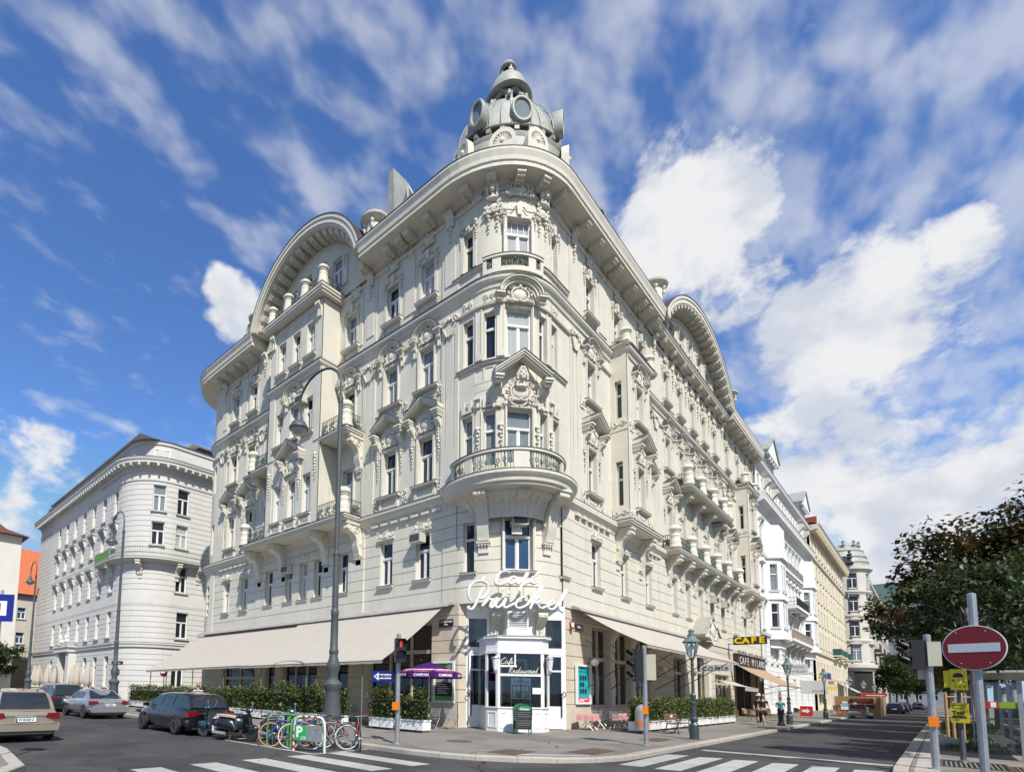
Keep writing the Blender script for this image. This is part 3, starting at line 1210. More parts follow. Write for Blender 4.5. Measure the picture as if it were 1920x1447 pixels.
# bow sill at the second floor
def bow_band(name,prof,t0,t1,a,b_,n=16,mats=None):
	m=MB()
	rws=[]
	for q in prof:
		rws.append([tuple(ell(t0+(t1-t0)*i/n,q[0],a,b_)[0]+Vector((0,0,q[1]))) for i in range(n+1)])
	for i in range(len(rws)-1):
		m.mi=1 if len(prof[i+1])>2 else 0
		m.rows([rws[i],rws[i+1]])
	for e in (0,-1):
		m.mi=0
		m.add([r[e] for r in rws],[list(range(len(rws)))])
	return ob(name,m,mats or [TRIM,FLASH],CAFE)
bow_band('window_sill',[(-.17,17.0),(-.06,17.02),(-.02,17.1),(.0,17.11,1),(.0,17.14,1),(-.17,17.2,1)],-112,28,BOW_A,BOW_B,24)
bow_band('window_sill',[(-.17,21.9),(-.06,21.95),(-.02,22.05),(.0,22.06,1),(.0,22.09,1),(-.17,22.15,1)],-118,-70,BOW_A,BOW_B,10)
bow_band('window_sill',[(-.17,21.9),(-.06,21.95),(-.02,22.05),(.0,22.06,1),(.0,22.09,1),(-.17,22.15,1)],-14,34,BOW_A,BOW_B,10)
ca=lambda o:2.7+.75*max(0,o+.15)
cb=lambda o:3.05+.3*max(0,o+.15)
CORN=[(-.15,25.85),(-.02,25.9),(.02,26.02),(.10,26.08),(1.0,26.14),(1.0,26.26),(.97,26.27),(.97,26.36),(1.04,26.4),(1.06,26.6),(1.1,26.72),(1.15,26.86),(1.15,26.97),(1.17,26.98,1),(1.17,27.02,1),(-.2,27.2,1)]
def cornice_piece(prof,pick):
	m=MB()
	rws=[]
	for q in prof:
		rws.append([(x,y,q[1]) for x,y in pick(q[0])])
	for i in range(len(rws)-1):
		m.mi=1 if len(prof[i+1])>2 else 0
		m.rows([rws[i],rws[i+1]])
	for e in (0,-1):
		m.mi=0
		m.add([r[e] for r in rws],[list(range(len(rws)))])
	return ob('cornice',m,[TRIM,FLASH],CAFE)
def pick_mid(o):
	p=plan(o,ca(o),cb(o),far=False,u0=9.7,v1=16.5)
	return p[:-1]+[(p[-1][0],16.5)]
def pick_left(o):
	p=plan(o,ca(o),cb(o))[:9]
	return p+[(-21.0,p[-1][1])]
cornice_piece(CORN,pick_mid)
cornice_piece(CORN,pick_left)
cornice_piece(CORN,lambda o:[(o*.87 if o>.3 else o,34.2),(o*.87 if o>.3 else o,46.3)])
# lower cornice run under the two gables
LOWC=[(-.15,25.85),(.0,25.9),(.05,26.0),(.5,26.05),(.5,26.15),(.55,26.2),(.62,26.35),(.64,26.36,1),(.64,26.4,1),(-.2,26.5,1)]
cornice_piece(LOWC,lambda o:[(o,16.4),(o,34.3)])
# ---------------------------------------------------------------- modillions
for u in (9.95,8.0,7.05,6.45,5.1,22.0,23.6,24.3,25.6,26.8):
	put('modillion','mod',modillion_mesh(),'L',u,25.78,.02)
for v in (5.6,7.2,9.0,9.75,11.9,13.6,14.4,15.9,34.9,36.6,37.4,39.2,41.0,41.8,43.4,45.2):
	put('modillion','mod',modillion_mesh(),'R',v,25.78,.02)
for t in (-86,-64,-42,-21,1):
	put('modillion','mod',modillion_mesh(),'B',t,25.78,-.05,None,3.0,3.1)
for v in (18.2,20.2,22.3,24.3,26.3,28.4,30.6,32.6):
	put('modillion','modsmall',modillion_mesh(.34,.42,.24),'R',v,25.74,.03)
# ---------------------------------------------------------------- windows with their dressings
CRN=lambda w:('crest',w)
def dress1(fac,s,w,crest=True,o=0.0,k=None,**kw):
	window(fac,s,Z1,w,H1,o-.2,k,**kw)
	put('window_sill',('sill',w),sill_mesh(w+.22,.16,.1),fac,s,Z1-.14,o,**kw)
	if crest:
		put('window_crest',CRN(w),crest_mesh(w+.3),fac,s,Z1+H1+.1,o+.01,**kw)
def dress2(fac,s,w,o=BOW_O,ped=True,k=None):
	window(fac,s,Z2,w,H2,o-.2,k)
	put('architrave',('arc2',w),architrave_mesh(w,H2),fac,s,Z2,o)
	put('window_sill',('sill2',w),sill_mesh(w+.75,.26,.14),fac,s,Z2-.2,o)
	put('sill_panel',('disc',w),discs_mesh(w+.45),fac,s,11.38,o)
	if ped:
		put('pediment',('ped',w),pediment_mesh(w+1.35,.68),fac,s,15.62,o)
		put('cartouche',('cart2',w),cartouche_mesh(w+.25,.95),fac,s,14.78,o+.04)
		for sx in (-1,1):
			q=sx*(w/2+.42)
			put('console','cons2',console_mesh(.30,1.05,.36),fac,s+q,14.28,o)
			put('garland','garl2',garland_mesh(.95,.085),fac,s+q,14.2,o+.02)
def dress3(fac,s,w,o=BOW_O,k=None,arch=True):
	window(fac,s,Z3,w,H3,o-.2,k)
	put('architrave',('arc3',w),architrave_mesh(w,H3,.14),fac,s,Z3,o)
	put('window_sill',('sill3',w),sill_mesh(w+.7,.24,.13),fac,s,Z3-.19,o)
	put('relief_panel',('apr3',w),acanthus_mesh(w+.2,.34,5),fac,s,Z3-.60,o)
	if arch:
		put('arch_hood',('arch',w),arch_mesh(w+1.15,.74),fac,s,20.02,o)
		put('cartouche',('cart3',w),cartouche_mesh(w+.05,.86),fac,s,19.62,o+.03)
		for sx in (-1,1):
			q=sx*(w/2+.36)
			put('console','cons3',console_mesh(.26,.62,.20),fac,s+q,19.1,o)
def dress4(fac,s,w,o=BOW_O,k=None):
	window(fac,s,Z4,w,H4,o-.2,k)
	put('window_crest',('ear',w),eared_mesh(w,H4),fac,s,Z4,o)
	put('window_sill',('sill4',w),sill_mesh(w+.55,.26,.14),fac,s,Z4-.19,o)
	for sx in (-1,1):
		put('garland','garl4',garland_mesh(.36,.07),fac,s+sx*(w/2+.2),Z4-.22,o)
for c,w in LCOL1:
	dress1('L',c,w,abs(c-15.3)>5)
	inner=abs(c-15.3)<5
	dress2('L',c,w,ped=not inner)
	dress3('L',c,w,arch=not inner or True)
	dress4('L',c,w)
for c in LRIS:
	dress1('L',c,.84,True)
	window('L',c,Z2,.8,H2,RO-.2,1 if c<16 else 2)
	put('window_sill',('sill2r',),sill_mesh(1.2,.2,.13),'L',c,Z2-.2,RO)
	put('sill_panel',('discr',),discs_mesh(1.1,3),'L',c,11.4,RO)
	window('L',c,Z3,.8,H3,RO-.2)
	put('window_sill',('sill2r',),sill_mesh(1.2,.2,.13),'L',c,Z3-.2,RO)
	window('L',c,Z4,.8,H4,RO-.2)
	put('window_sill',('sill2r',),sill_mesh(1.2,.2,.13),'L',c,Z4-.2,RO)
	put('relief_panel',('ris4',),acanthus_mesh(.8,.42,11),'L',c,24.55,RO)
put('pediment','pedris',pediment_mesh(2.5,.85),'L',15.35,15.9,RO)
put('cartouche','cartris',cartouche_mesh(1.4,1.15),'L',15.35,14.85,RO+.03)
put('arch_hood','archris',arch_mesh(2.3,.85),'L',15.35,19.95,RO)
put('cartouche','cart3ris',cartouche_mesh(1.2,.95),'L',15.35,19.55,RO+.02)
for u in (14.55,16.15):
	for zc,hh in ((14.3,1.2),(19.2,.6)):
		put('console',('consr',hh),console_mesh(.28,hh,.3),'L',u,zc,RO)
	put('garland','garl2',garland_mesh(.95,.085),'L',u,14.2,RO+.02)
	put('pilaster_capital','riscap',lambda:shared('cap',capital_mesh),'L',u,23.5,RO-.02) if False else None
for u in (12.95,17.8):
	put('console','conscor',console_mesh(.4,.95,.28),'L',u,24.1,RO+.05)
	put('garland','garlr',garland_mesh(1.5,.1),'L',u,15.5,RO+.05)
for c in RCOL:
	lo=abs(c-11.15)<.1 or abs(c-39.7)<.1
	dress1('R',c,1.04)
	dress4('R',c,1.0)
	if not lo:
		mid=18<c<33
		dress2('R',c,1.0,ped=not (21<c<31))
		dress3('R',c,1.0)
for v0 in (9.95,38.4):
	dress2('R',v0+1.75,1.0,OO)
	dress3('R',v0+1.75,1.0,OO)
	for z,h in ((Z2,H2),(Z3,H3)):
		fr,pa=window_meshes(.36,h,.63,False)
		wn=link('window',shared(('wside',h),fr),CAFE,TR(.31,v0+.2,z))
		link('pane',shared(('pside',h),pa(0)),wn)
	put('relief_panel','orip',acanthus_mesh(.75,.72,3),'R',v0+.45,11.3,OO+.02)
	put('relief_panel','orip',acanthus_mesh(.75,.72,3),'R',v0+.45,16.45,OO+.02)
	put('relief_panel','orip2',acanthus_mesh(.8,.72,4),'R',v0+3.1,11.3,OO+.02)
	link('relief_panel',shared('orips',acanthus_mesh(.9,.72,6)),CAFE,TR(.36,v0-.01,11.3))
	link('relief_panel',shared('orips',acanthus_mesh(.9,.72,6)),CAFE,TR(.36,v0-.01,16.45))
# side relief panels between the windows of the first and second upper floor
for u in (4.62,7.0,9.2,10.6,20.1,21.45,23.75,26.0):
	put('relief_panel','sidep',acanthus_mesh(.44,.8,2),'L',u,11.42,BOW_O+.02)
	put('relief_panel','sidep3',acanthus_mesh(.5,.72,8),'L',u,16.55,BOW_O+.02)
for v in (6.35,8.55,15.9,17.9,34.8,36.9,44.5):
	put('relief_panel','sidep',acanthus_mesh(.44,.8,2),'R',v,11.42,BOW_O+.02)
	put('relief_panel','sidep3',acanthus_mesh(.5,.72,8),'R',v,16.55,BOW_O+.02)
for u in (4.02,9.85,20.9,26.6):
	put('pilaster_capital','cap',capital_mesh,'L',u,19.25,BOW_O+.07)
	put('garland','garltop',garland_mesh(.9,.11),'L',u,25.2,BOW_O+.1)
	put('console','consf',console_mesh(.46,.8,.3),'L',u,25.1,BOW_O+.1)
for v in (5.4,17.1,34.05,45.5):
	put('pilaster_capital','cap',capital_mesh,'R',v,19.25,BOW_O+.07)
	put('garland','garltop',garland_mesh(.9,.11),'R',v,25.2,BOW_O+.1)
	put('console','consf',console_mesh(.46,.8,.3),'R',v,25.1,BOW_O+.1)
for v in (21.0,24.0,27.0,30.1):
	put('console','consf',console_mesh(.46,.8,.3),'R',v,25.1,BOW_O+.05)
	put('garland','garltop2',garland_mesh(1.5,.12),'R',v,25.1,BOW_O+.06)
	put('garland','garltop',garland_mesh(.9,.11),'R',v,20.2,BOW_O+.1)
# frieze ornaments under the cornice
for u in (5.56,8.11,11.2,22.45,25.0):
	put('cartouche','cartf',cartouche_mesh(.95,.75),'L',u,25.0,BOW_O+.02)
for u in (6.83,23.7):
	put('roundel','round',disc_ornament,'L',u,25.45,BOW_O)
for v in (7.42,11.15,14.95,19.6,22.55,25.6,28.6,31.75,35.8,39.7,43.4):
	put('cartouche','cartf',cartouche_mesh(.95,.75),'R',v,25.0,BOW_O+.02)
for v in (9.3,13.05,37.7):
	put('roundel','round',disc_ornament,'R',v,25.45,BOW_O)
# ---------------------------------------------------------------- corner bow dressings
for t,w in W1:
	window('B',t,Z1,w,H1+(.1 if w>1 else 0),-.22,3 if w>1 else 0,mull=w>1,a=B1,b=B1,tr=.66)
	put('window_sill',('sillb',w),sill_mesh(w+.25,.16,.1),'B',t,Z1-.14,0.0,None,B1,B1)
put('architrave','arcb1',architrave_mesh(1.3,H1+.1,.12),'B',-41,Z1,0,None,B1,B1)
for i,(t,w) in enumerate(WB):
	m=i == 2
	kk=2.6 if i<2 else 2.7
	window('B',t,Z2-.05,w,H2+(.2 if m else .15),BOW_O-.2,1,mull=m,tr=.66)
	window('B',t,17.3,w,2.3+(.1 if m else 0),BOW_O-.2,2 if m else 0,mull=m,tr=.66)
	put('architrave',('arcb2',m),architrave_mesh(w,H2+(.2 if m else .15),.09,.04),'B',t,Z2-.05,BOW_O)
	if i not in (1,3):
		window('B',t,22.25,w,2.0,BOW_O-.2,2 if m else 0,mull=m,grid=4 if m else 0)
		put('window_crest',('earb',m),eared_mesh(w,2.0),'B',t,22.25,BOW_O)
	if not m:
		put('relief_panel','bowfr',acanthus_mesh(.55,.5,9),'B',t,20.1,BOW_O+.02)
		put('sill_panel','bowsp',discs_mesh(.55,2),'B',t,14.85,BOW_O+.02)
for t in (-84,-60,-23,-4):
	put('garland','garlb',garland_mesh(1.1,.1),'B',t,13.9,BOW_O+.06)
	put('console','consb',console_mesh(.3,.5,.2),'B',t,14.9,BOW_O+.04)
put('pediment','pedb',pediment_mesh(2.75,1.02),'B',-41,15.95,BOW_O+.12)
put('cartouche','cartb',cartouche_mesh(1.5,1.0),'B',-41,14.95,BOW_O+.12)
put('carved_mask','mask',face_mesh,'B',-41,15.78,BOW_O+.2)
for t in (-63,-19):
	put('console','consb2',console_mesh(.42,1.0,.4),'B',t,14.75,BOW_O+.1)
put('arch_hood','archb',arch_mesh(2.5,.92),'B',-41,20.12,BOW_O+.1)
put('cartouche','cartb3',cartouche_mesh(1.3,.85),'B',-41,19.85,BOW_O+.06)
for t in (-68,-14):
	put('carved_mask','mask',face_mesh,'B',t,25.35,BOW_O+.1)
	for dt in (-4.5,4.5):
		put('garland','garlm',garland_mesh(1.5,.12),'B',t+dt,25.25,BOW_O+.05)
	put('cartouche','cartm',cartouche_mesh(.9,.7),'B',t,24.5,BOW_O+.05)
put('cartouche','cartm2',cartouche_mesh(1.4,.8),'B',-41,25.3,BOW_O+.04)
for t in (-90,9):
	put('cartouche','cartf',cartouche_mesh(.95,.75),'B',t,25.45,BOW_O+.02)
for t in (-54,-28):
	put('relief_panel','bowfr2',acanthus_mesh(.7,.45,4),'B',t,25.65,BOW_O+.02)
# brackets and fluted bowl that carry the corner balcony
for t in (-66,-42.5,-18):
	put('balcony_bracket',('brb',t ==-42.5),bracket_mesh(.52,1.15,2.1 if t !=-42.5 else 1.25),'B',t,10.62,0.0,None,B1,B1)
def ring_rows(m,spec,c,t0,t1,n):
	"""quarter-ring about (-c, c) from angle t0..t1; spec rows (radius, z)"""
	rws=[]
	for r,z in spec:
		rws.append([(-c+r*cos(radians(t0+(t1-t0)*i/n)),c+r*sin(radians(t0+(t1-t0)*i/n)),z) for i in range(n+1)])
	m.rows(rws)
b=MB()
ring_rows(b,[(1.95,9.5),(2.0,9.8),(2.12,10.1),(2.34,10.36),(2.52,10.46),(2.56,10.58),(3.0,10.62),(3.0,10.7),(3.1,10.76),(3.12,10.88),(3.2,10.98),(3.27,11.08),(3.27,11.2)],2.08,-128,38,36)
b.mi=1
ring_rows(b,[(3.28,11.2),(3.28,11.235),(2.0,11.26)],2.08,-128,38,36)
ob('balcony_slab',b,[TRIM,FLASH],CAFE,fix=True)
for k in range(15):  # ribs of the bowl under the slab
	t=-104+8.4*k
	mm=MB()
	pts=[]
	for r,z in ((1.99,9.6),(2.03,9.85),(2.15,10.12),(2.36,10.37),(2.52,10.47)):
		pts.append((-2.08+r*cos(radians(t)),2.08+r*sin(radians(t)),z))
	mm.tube(pts,.035,4)
	ob('fluting_rib',mm,TRIM,CAFE)
def ring_wall(m,c,r0,r1,z0,z1,t0,t1,n=6):
	ring_rows(m,[(r0,z0),(r1,z0),(r1,z1),(r0,z1),(r0,z0)],c,t0,t1,n)
	for t in (t0,t1):
		x,y=cos(radians(t)),sin(radians(t))
		m.add([(-c+r0*x,c+r0*y,z0),(-c+r1*x,c+r1*y,z0),(-c+r1*x,c+r1*y,z1),(-c+r0*x,c+r0*y,z1)],[(0,1,2,3)])
def corner_parapet(c,R,z0,z1,gaps,t0,t1):
	m=MB()
	ring_wall(m,c,R-.16,R,z0,z0+.22,t0,t1,30)
	ring_wall(m,c,R-.2,R+.05,z1-.14,z1-.03,t0,t1,30)
	m.mi=1
	ring_wall(m,c,R-.22,R+.07,z1-.03,z1,t0,t1,30)
	m.mi=0
	last=t0
	for g0,g1 in list(gaps)+[(t1,t1)]:
		if g0>last:
			ring_wall(m,c,R-.16,R,z0+.22,z1-.14,last,g0,5)
		last=g1
	ob('balcony_parapet',m,[TRIM,FLASH],CAFE)
	for g0,g1 in gaps:
		k=MB()
		n=max(5,int((g1-g0)*radians(1)*R/.13))
		for i in range(1,n):
			t=radians(g0+(g1-g0)*i/n)
			x,y=-c+(R-.08)*cos(t),c+(R-.08)*sin(t)
			k.tube([(x,y,z0+.22),(x,y,z1-.14)],.017,4)
			if i % 2:
				q=[(x+.07*cos(a)*-sin(t),y+.07*cos(a)*cos(t),(z0+z1)/2+.03*(i % 4)+.12*sin(a)) for a in [j*1.05 for j in range(7)]]
				k.tube(q,.02,4)
				k.ball((-c+R*cos(t),c+R*sin(t),z0+.38+.1*(i % 3)),.05,n=5,m=3)
		ob('balcony_railing',k,IRONG,CAFE)
corner_parapet(2.2,2.78,11.25,12.45,[(-118,-98),(-90,-50),(-36,8),(16,30)],-124,36)
corner_parapet(2.6,2.62,21.4,22.28,[(-74,-68),(-59,-30),(-21,-15)],-78,-11)
# ---------------------------------------------------------------- balconies on the straight fronts
def slab(fac,s0,s1,z,d,h=.34):
	m=MB()
	lo,hi=min(s0,s1),max(s0,s1)
	cx,hw=0.0,(hi-lo)/2
	m.box(-hw+.12,hw-.12,-d+.12,.2,0,h*.3)
	m.box(-hw+.05,hw-.05,-d+.05,.2,h*.3,h*.62)
	m.box(-hw,hw,-d,.2,h*.62,h-.035)
	m.mi=1
	m.box(-hw-.02,hw+.02,-d-.02,.2,h-.035,h)
	return link('balcony_slab',m.mesh('balcony_slab',[TRIM,FLASH]),CAFE,at(fac,(lo+hi)/2,z-h,0))
slab('L',9.85,20.8,11.22,RO+.35)
slab('L',10.15,12.6,16.38,RO+.1)
slab('L',18.15,20.45,16.38,RO+.1)
slab('L',12.2,18.5,25.85,RO+.55,.5)
slab('R',9.55,14.6,11.22,1.05)
slab('R',17.55,35.3,11.22,1.05)
slab('R',20.9,32.1,16.4,1.0)
slab('R',38.0,43.0,11.22,1.05)
for u in (10.25,13.1,17.5,20.4):
	put('balcony_bracket','brl',bracket_mesh(.46,1.15,1.6),'L',u,10.72,0)
for u in (10.5,20.1):
	put('balcony_bracket','brl2',bracket_mesh(.44,1.0,1.6),'L',u,15.9,BOW_O)
for v in (10.2,13.6,18.5,21.05,24.05,27.1,30.2,33.3,35.0,38.6,42.3):
	put('balcony_bracket','brr',bracket_mesh(.46,.85,1.6),'R',v,10.72,0)
for v in (22.0,24.95,27.95,30.95):
	put('balcony_bracket','brr2',bracket_mesh(.44,.8,1.5),'R',v,15.92,BOW_O)
def urns(fac,ss,z,o,gap_r=.3,h=1.5,r=.34,sides=None,rh=.95):
	for s in ss:
		put('urn_pillar',('urn',h,r),urn_mesh(h,r),fac,s,z,o)
	for a_,b_ in zip(ss[:-1],ss[1:]):
		w=abs(b_-a_)-2*gap_r
		put('balcony_railing',('rail',round(w,2),rh),railing_mesh(w,rh),fac,(a_+b_)/2,z,o)
	if sides:
		for s,o0 in sides:
			w=o-o0-gap_r
			mm=shared(('railside',round(w,2),rh),railing_mesh(w,rh))
			M=at(fac,s,z,(o0+o-gap_r)/2)
			link('balcony_railing',mm,CAFE,M @ Matrix.Rotation(PI/2,4,'Z'))
for z,s0,s1 in ((11.22,10.2,12.55),(16.38,10.45,12.55)):
	o=RO+(.1 if z<12 else -.15)
	urns('L',[s0],z,o,sides=[(s0,0)])
	put('balcony_railing',('rail','lb'),railing_mesh(s1-s0-.35,.95),'L',(s0+s1)/2+.17,z,o)
	s0,s1=30.65-s0,30.65-s1
	urns('L',[s0],z,o,sides=[(s0,0)])
	put('balcony_railing',('rail','lb'),railing_mesh(s1-s0-.35,.95),'L',(s0+s1)/2-.17,z,o)
urns('L',[12.55,14.3,16.1,17.9],25.86,RO+.2,h=1.25,r=.33,sides=[(12.55,0)],rh=.8)
urns('R',[17.85,21.3,24.5,27.6,30.8,34.6],11.22,.72,sides=[(17.85,0)])
urns('R',[21.25,24.3,27.4,30.4,31.75],16.4,.68,sides=[(21.25,0)])
urns('R',[10.4,14.1],21.5,.62,h=1.15,r=.3,sides=[(10.4,0)],rh=.75)
urns('R',[38.8,42.6],21.5,.62,h=1.15,r=.3,sides=[(38.8,0)],rh=.75)
slab('R',9.7,14.5,21.52,.98,.3)
slab('R',38.2,42.9,21.52,.98,.3)
# dentil blocks under the first string course
for u in [4.6+.72*i for i in range(7)]+[21.5+.72*i for i in range(7)]:
	put('dentil','dent',box_piece('dentil',.5,.12,.14),'L',u,10.42,.03)
for v in [5.2+.72*i for i in range(6)]+[15.3,16.0,16.7,36,36.7,37.4,43.9,44.6]:
	put('dentil','dent',box_piece('dentil',.5,.12,.14),'R',v,10.42,.03)
# ---------------------------------------------------------------- curved gables
def gable(fac,c,hw,apex,base,o_front,nmod,wins):
	rise=apex-base
	R=(hw*hw+rise*rise)/(2*rise)
	zc=apex-R
	a0=math.acos(min(1,hw/R))
	n=36
	A=[a0+(PI-2*a0)*i/n for i in range(n+1)]
	m=MB()
	def band(r0,r1,d0,d1,mi=0):
		m.mi=mi
		rows=[[(r0*cos(a),-d0,r0*sin(a)),(r0*cos(a),-d1,r0*sin(a)),(r1*cos(a),-d1,r1*sin(a)),(r1*cos(a),-d0,r1*sin(a))] for a in A]
		m.rows(rows,True)
		m.add(rows[0]+rows[-1],[(0,1,2,3),(4,5,6,7)])
	f=o_front
	band(R-.62,R-.48,-.3,f-.12)
	band(R-.479,R-.2,-.3,f-.05)
	band(R-.199,R,-.3,f)
	band(R+.001,R+.04,-.3,f+.03,1)
	link('gable_arch',m.mesh('gable_arch',[TRIM,FLASH]),CAFE,at(fac,c,zc,0))
	m=MB()
	r2=R-.6
	cols=60
	x0=-hw*1.02
	xs_=sorted(set([x0+(2*-x0)*i/cols for i in range(cols+1)]+[w[0]+s*w[1]/2 for w in wins for s in (-1,1)]))
	for xa,xb in zip(xs_[:-1],xs_[1:]):
		za,zb=[sqrt(max(0,r2*r2-x*x)) for x in (xa,xb)]
		lo=base-zc-1.2
		seg=[(lo,None)]
		for wx,ww,w0,w1 in wins:
			if wx-ww/2-1e-4 <= xa and xb <= wx+ww/2+1e-4:
				m.add([(xa,0,lo),(xb,0,lo),(xb,0,w0-zc),(xa,0,w0-zc)],[(0,1,2,3)])
				lo=w1-zc
				break
		if max(za,zb)>lo:
			m.add([(xa,0,lo),(xb,0,lo),(xb,0,max(lo,zb)),(xa,0,max(lo,za))],[(0,1,2,3)])
	for wx,ww,w0,w1 in wins:  # reveals
		for x in (wx-ww/2,wx+ww/2):
			m.add([(x,0,w0-zc),(x,.3,w0-zc),(x,.3,w1-zc),(x,0,w1-zc)],[(0,1,2,3)])
		for z in (w0-zc,w1-zc):
			m.add([(wx-ww/2,0,z),(wx-ww/2,.3,z),(wx+ww/2,.3,z),(wx+ww/2,0,z)],[(0,1,2,3)])
	# moulded arc on the tympanum
	rows=[[((r2-.62)*cos(a),0,(r2-.62)*sin(a)),((r2-.62)*cos(a),-.07,(r2-.62)*sin(a)),((r2-.5)*cos(a),-.07,(r2-.5)*sin(a)),((r2-.5)*cos(a),0,(r2-.5)*sin(a))] for a in A]
	m.rows(rows,True)
	link('gable_wall',m.mesh('gable_wall',CREAM,fix=False),CAFE,at(fac,c,zc,.0))
	bl=MB()
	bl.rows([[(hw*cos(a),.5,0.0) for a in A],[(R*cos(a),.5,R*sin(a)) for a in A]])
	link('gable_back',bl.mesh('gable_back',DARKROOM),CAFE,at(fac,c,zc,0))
	rf=MB()  # vaulted zinc roof behind the gable
	rf.rows([[(R*cos(a),.3,R*sin(a)-.02) for a in A],[(R*cos(a),6.0,R*sin(a)-.4) for a in A]])
	link('gable_roof',rf.mesh('gable_roof',ROOFM,.6),CAFE,at(fac,c,zc,0))
	for wx,ww,w0,w1 in wins:
		sgn=-1 if fac == 'L' else 1
		window(fac,c+sgn*wx,w0,ww,w1-w0,-.14,None)
		put('window_sill',('sillg',ww),sill_mesh(ww+.2,.14,.1),fac,c+sgn*wx,w0-.12,0)
	md=shared('modg',modillion_mesh(.40,f-.35,.30))
	for i in range(nmod):
		a=a0+(PI-2*a0)*(i+.5)/nmod
		M=at(fac,c,zc,.02) @ Matrix.Rotation(-(a-PI/2),4,'Y') @ Matrix.Translation((0,0,R-.62-.31))
		link('modillion',md,CAFE,M)
	for wx in [w[0] for w in wins]:
		pass
gable('L',15.3,5.8,31.3,26.95,1.3,19,[(-2.3,.95,26.5,28.9),(-.75,.95,26.5,29.2),(.8,.95,26.5,29.2),(2.35,.95,26.5,28.7)])
gable('R',25.3,8.8,31.05,26.95,1.05,22,[(-4.4,1.1,26.9,28.7),(-2.2,1.1,26.9,29.1),(0,1.1,26.9,29.2),(2.2,1.1,26.9,29.1),(4.4,1.1,26.9,28.7)])
for fac,c,offs,z in (('L',15.3,(-3.2,-1.5,.05,1.6,3.2),26.5),('R',25.3,(-5.6,-3.3,-1.1,1.1,3.3,5.6),26.9)):
	for q in offs:
		put('gable_pilaster','gpil',box_piece('gable_pilaster',.42,.1,1.9),fac,c+q,z,0)
		put('garland','garlg',garland_mesh(.7,.09),fac,c+q,z+1.8,.1)
# ---------------------------------------------------------------- roof
b=MB()
rp=lambda o,z:[(x,y,z) for x,y in plan(o,3.4,3.4)]
b.rows([rp(-.3,27.1),rp(-1.6,29.6),rp(-5.0,30.6)])
ob('roof',b,ROOFM,CAFE,fix=False)
def pyramid_roof(cx,cy,hw,z0,z1):
	m=MB()
	m.add([(cx-hw,cy-hw,z0),(cx+hw,cy-hw,z0),(cx+hw,cy+hw,z0),(cx-hw,cy+hw,z0),(cx,cy,z1)],[(0,1,4),(1,2,4),(2,3,4),(3,0,4)])
	r=ob('roof',m,SLATE,CAFE)
	h=MB()
	for sx,sy in ((-1,-1),(1,-1),(1,1),(-1,1)):
		h.tube([(cx+sx*hw,cy+sy*hw,z0),(cx,cy,z1)],.09,5)
	h.prism([(cx-.55,z0+.2),(cx+.55,z0+.2),(cx+.2,z1-.1),(cx-.2,z1-.1)],cy-hw*.62,cy-hw*.1)
	ob('roof_ridge',h,ROOFM,r)
pyramid_roof(-11.3,4.6,2.6,29.2,35.9)
def roof_urn():
	m=MB()
	m.lathe([(.62,0),(.62,.15),(.5,.25),(.55,1.1),(.5,1.25),(.62,1.35),(.85,1.5),(.88,1.62),(.7,1.7),(.4,1.95),(0,2.0)],16)
	for i in range(6):
		a=i*PI/3
		m.ball((.6*cos(a),.6*sin(a),1.2),.14,n=6,m=4)
		m.ball((.62*cos(a),.62*sin(a),.9),.09,.09,.2,6,4)
	return m.mesh('roof_urn',TRIM,.6)
for x,y in ((-9.3,-.25),(-21.4,-.25),(.35,16.2),(.35,34.6)):
	link('roof_urn',shared('roofurn',roof_urn),CAFE,TR(x,y,27.05))
for x,y,rz in ((-7.0,-.1,0),(-4.3,.4,0),(.4,8,PI/2),(-23.8,-.1,0)):
	m=MB()
	m.prism([(.55*cos(PI*i/10),.9+.75*sin(PI*i/10)) for i in range(11)]+[(-.55,0),(.55,0)],0,1.6)
	d=link('roof_dormer',shared('dorm',lambda m=m:m.mesh('roof_dormer',ROOFM,.5)),CAFE,TR(x,y,27.1,rz))
	q=MB()
	q.prism([(.4*cos(PI*i/10),.9+.55*sin(PI*i/10)) for i in range(11)]+[(-.4,.15),(.4,.15)],-.03,-.001)
	link('dormer_pane',shared('dormp',lambda q=q:q.mesh('dormer_pane',P_DARK)),d)
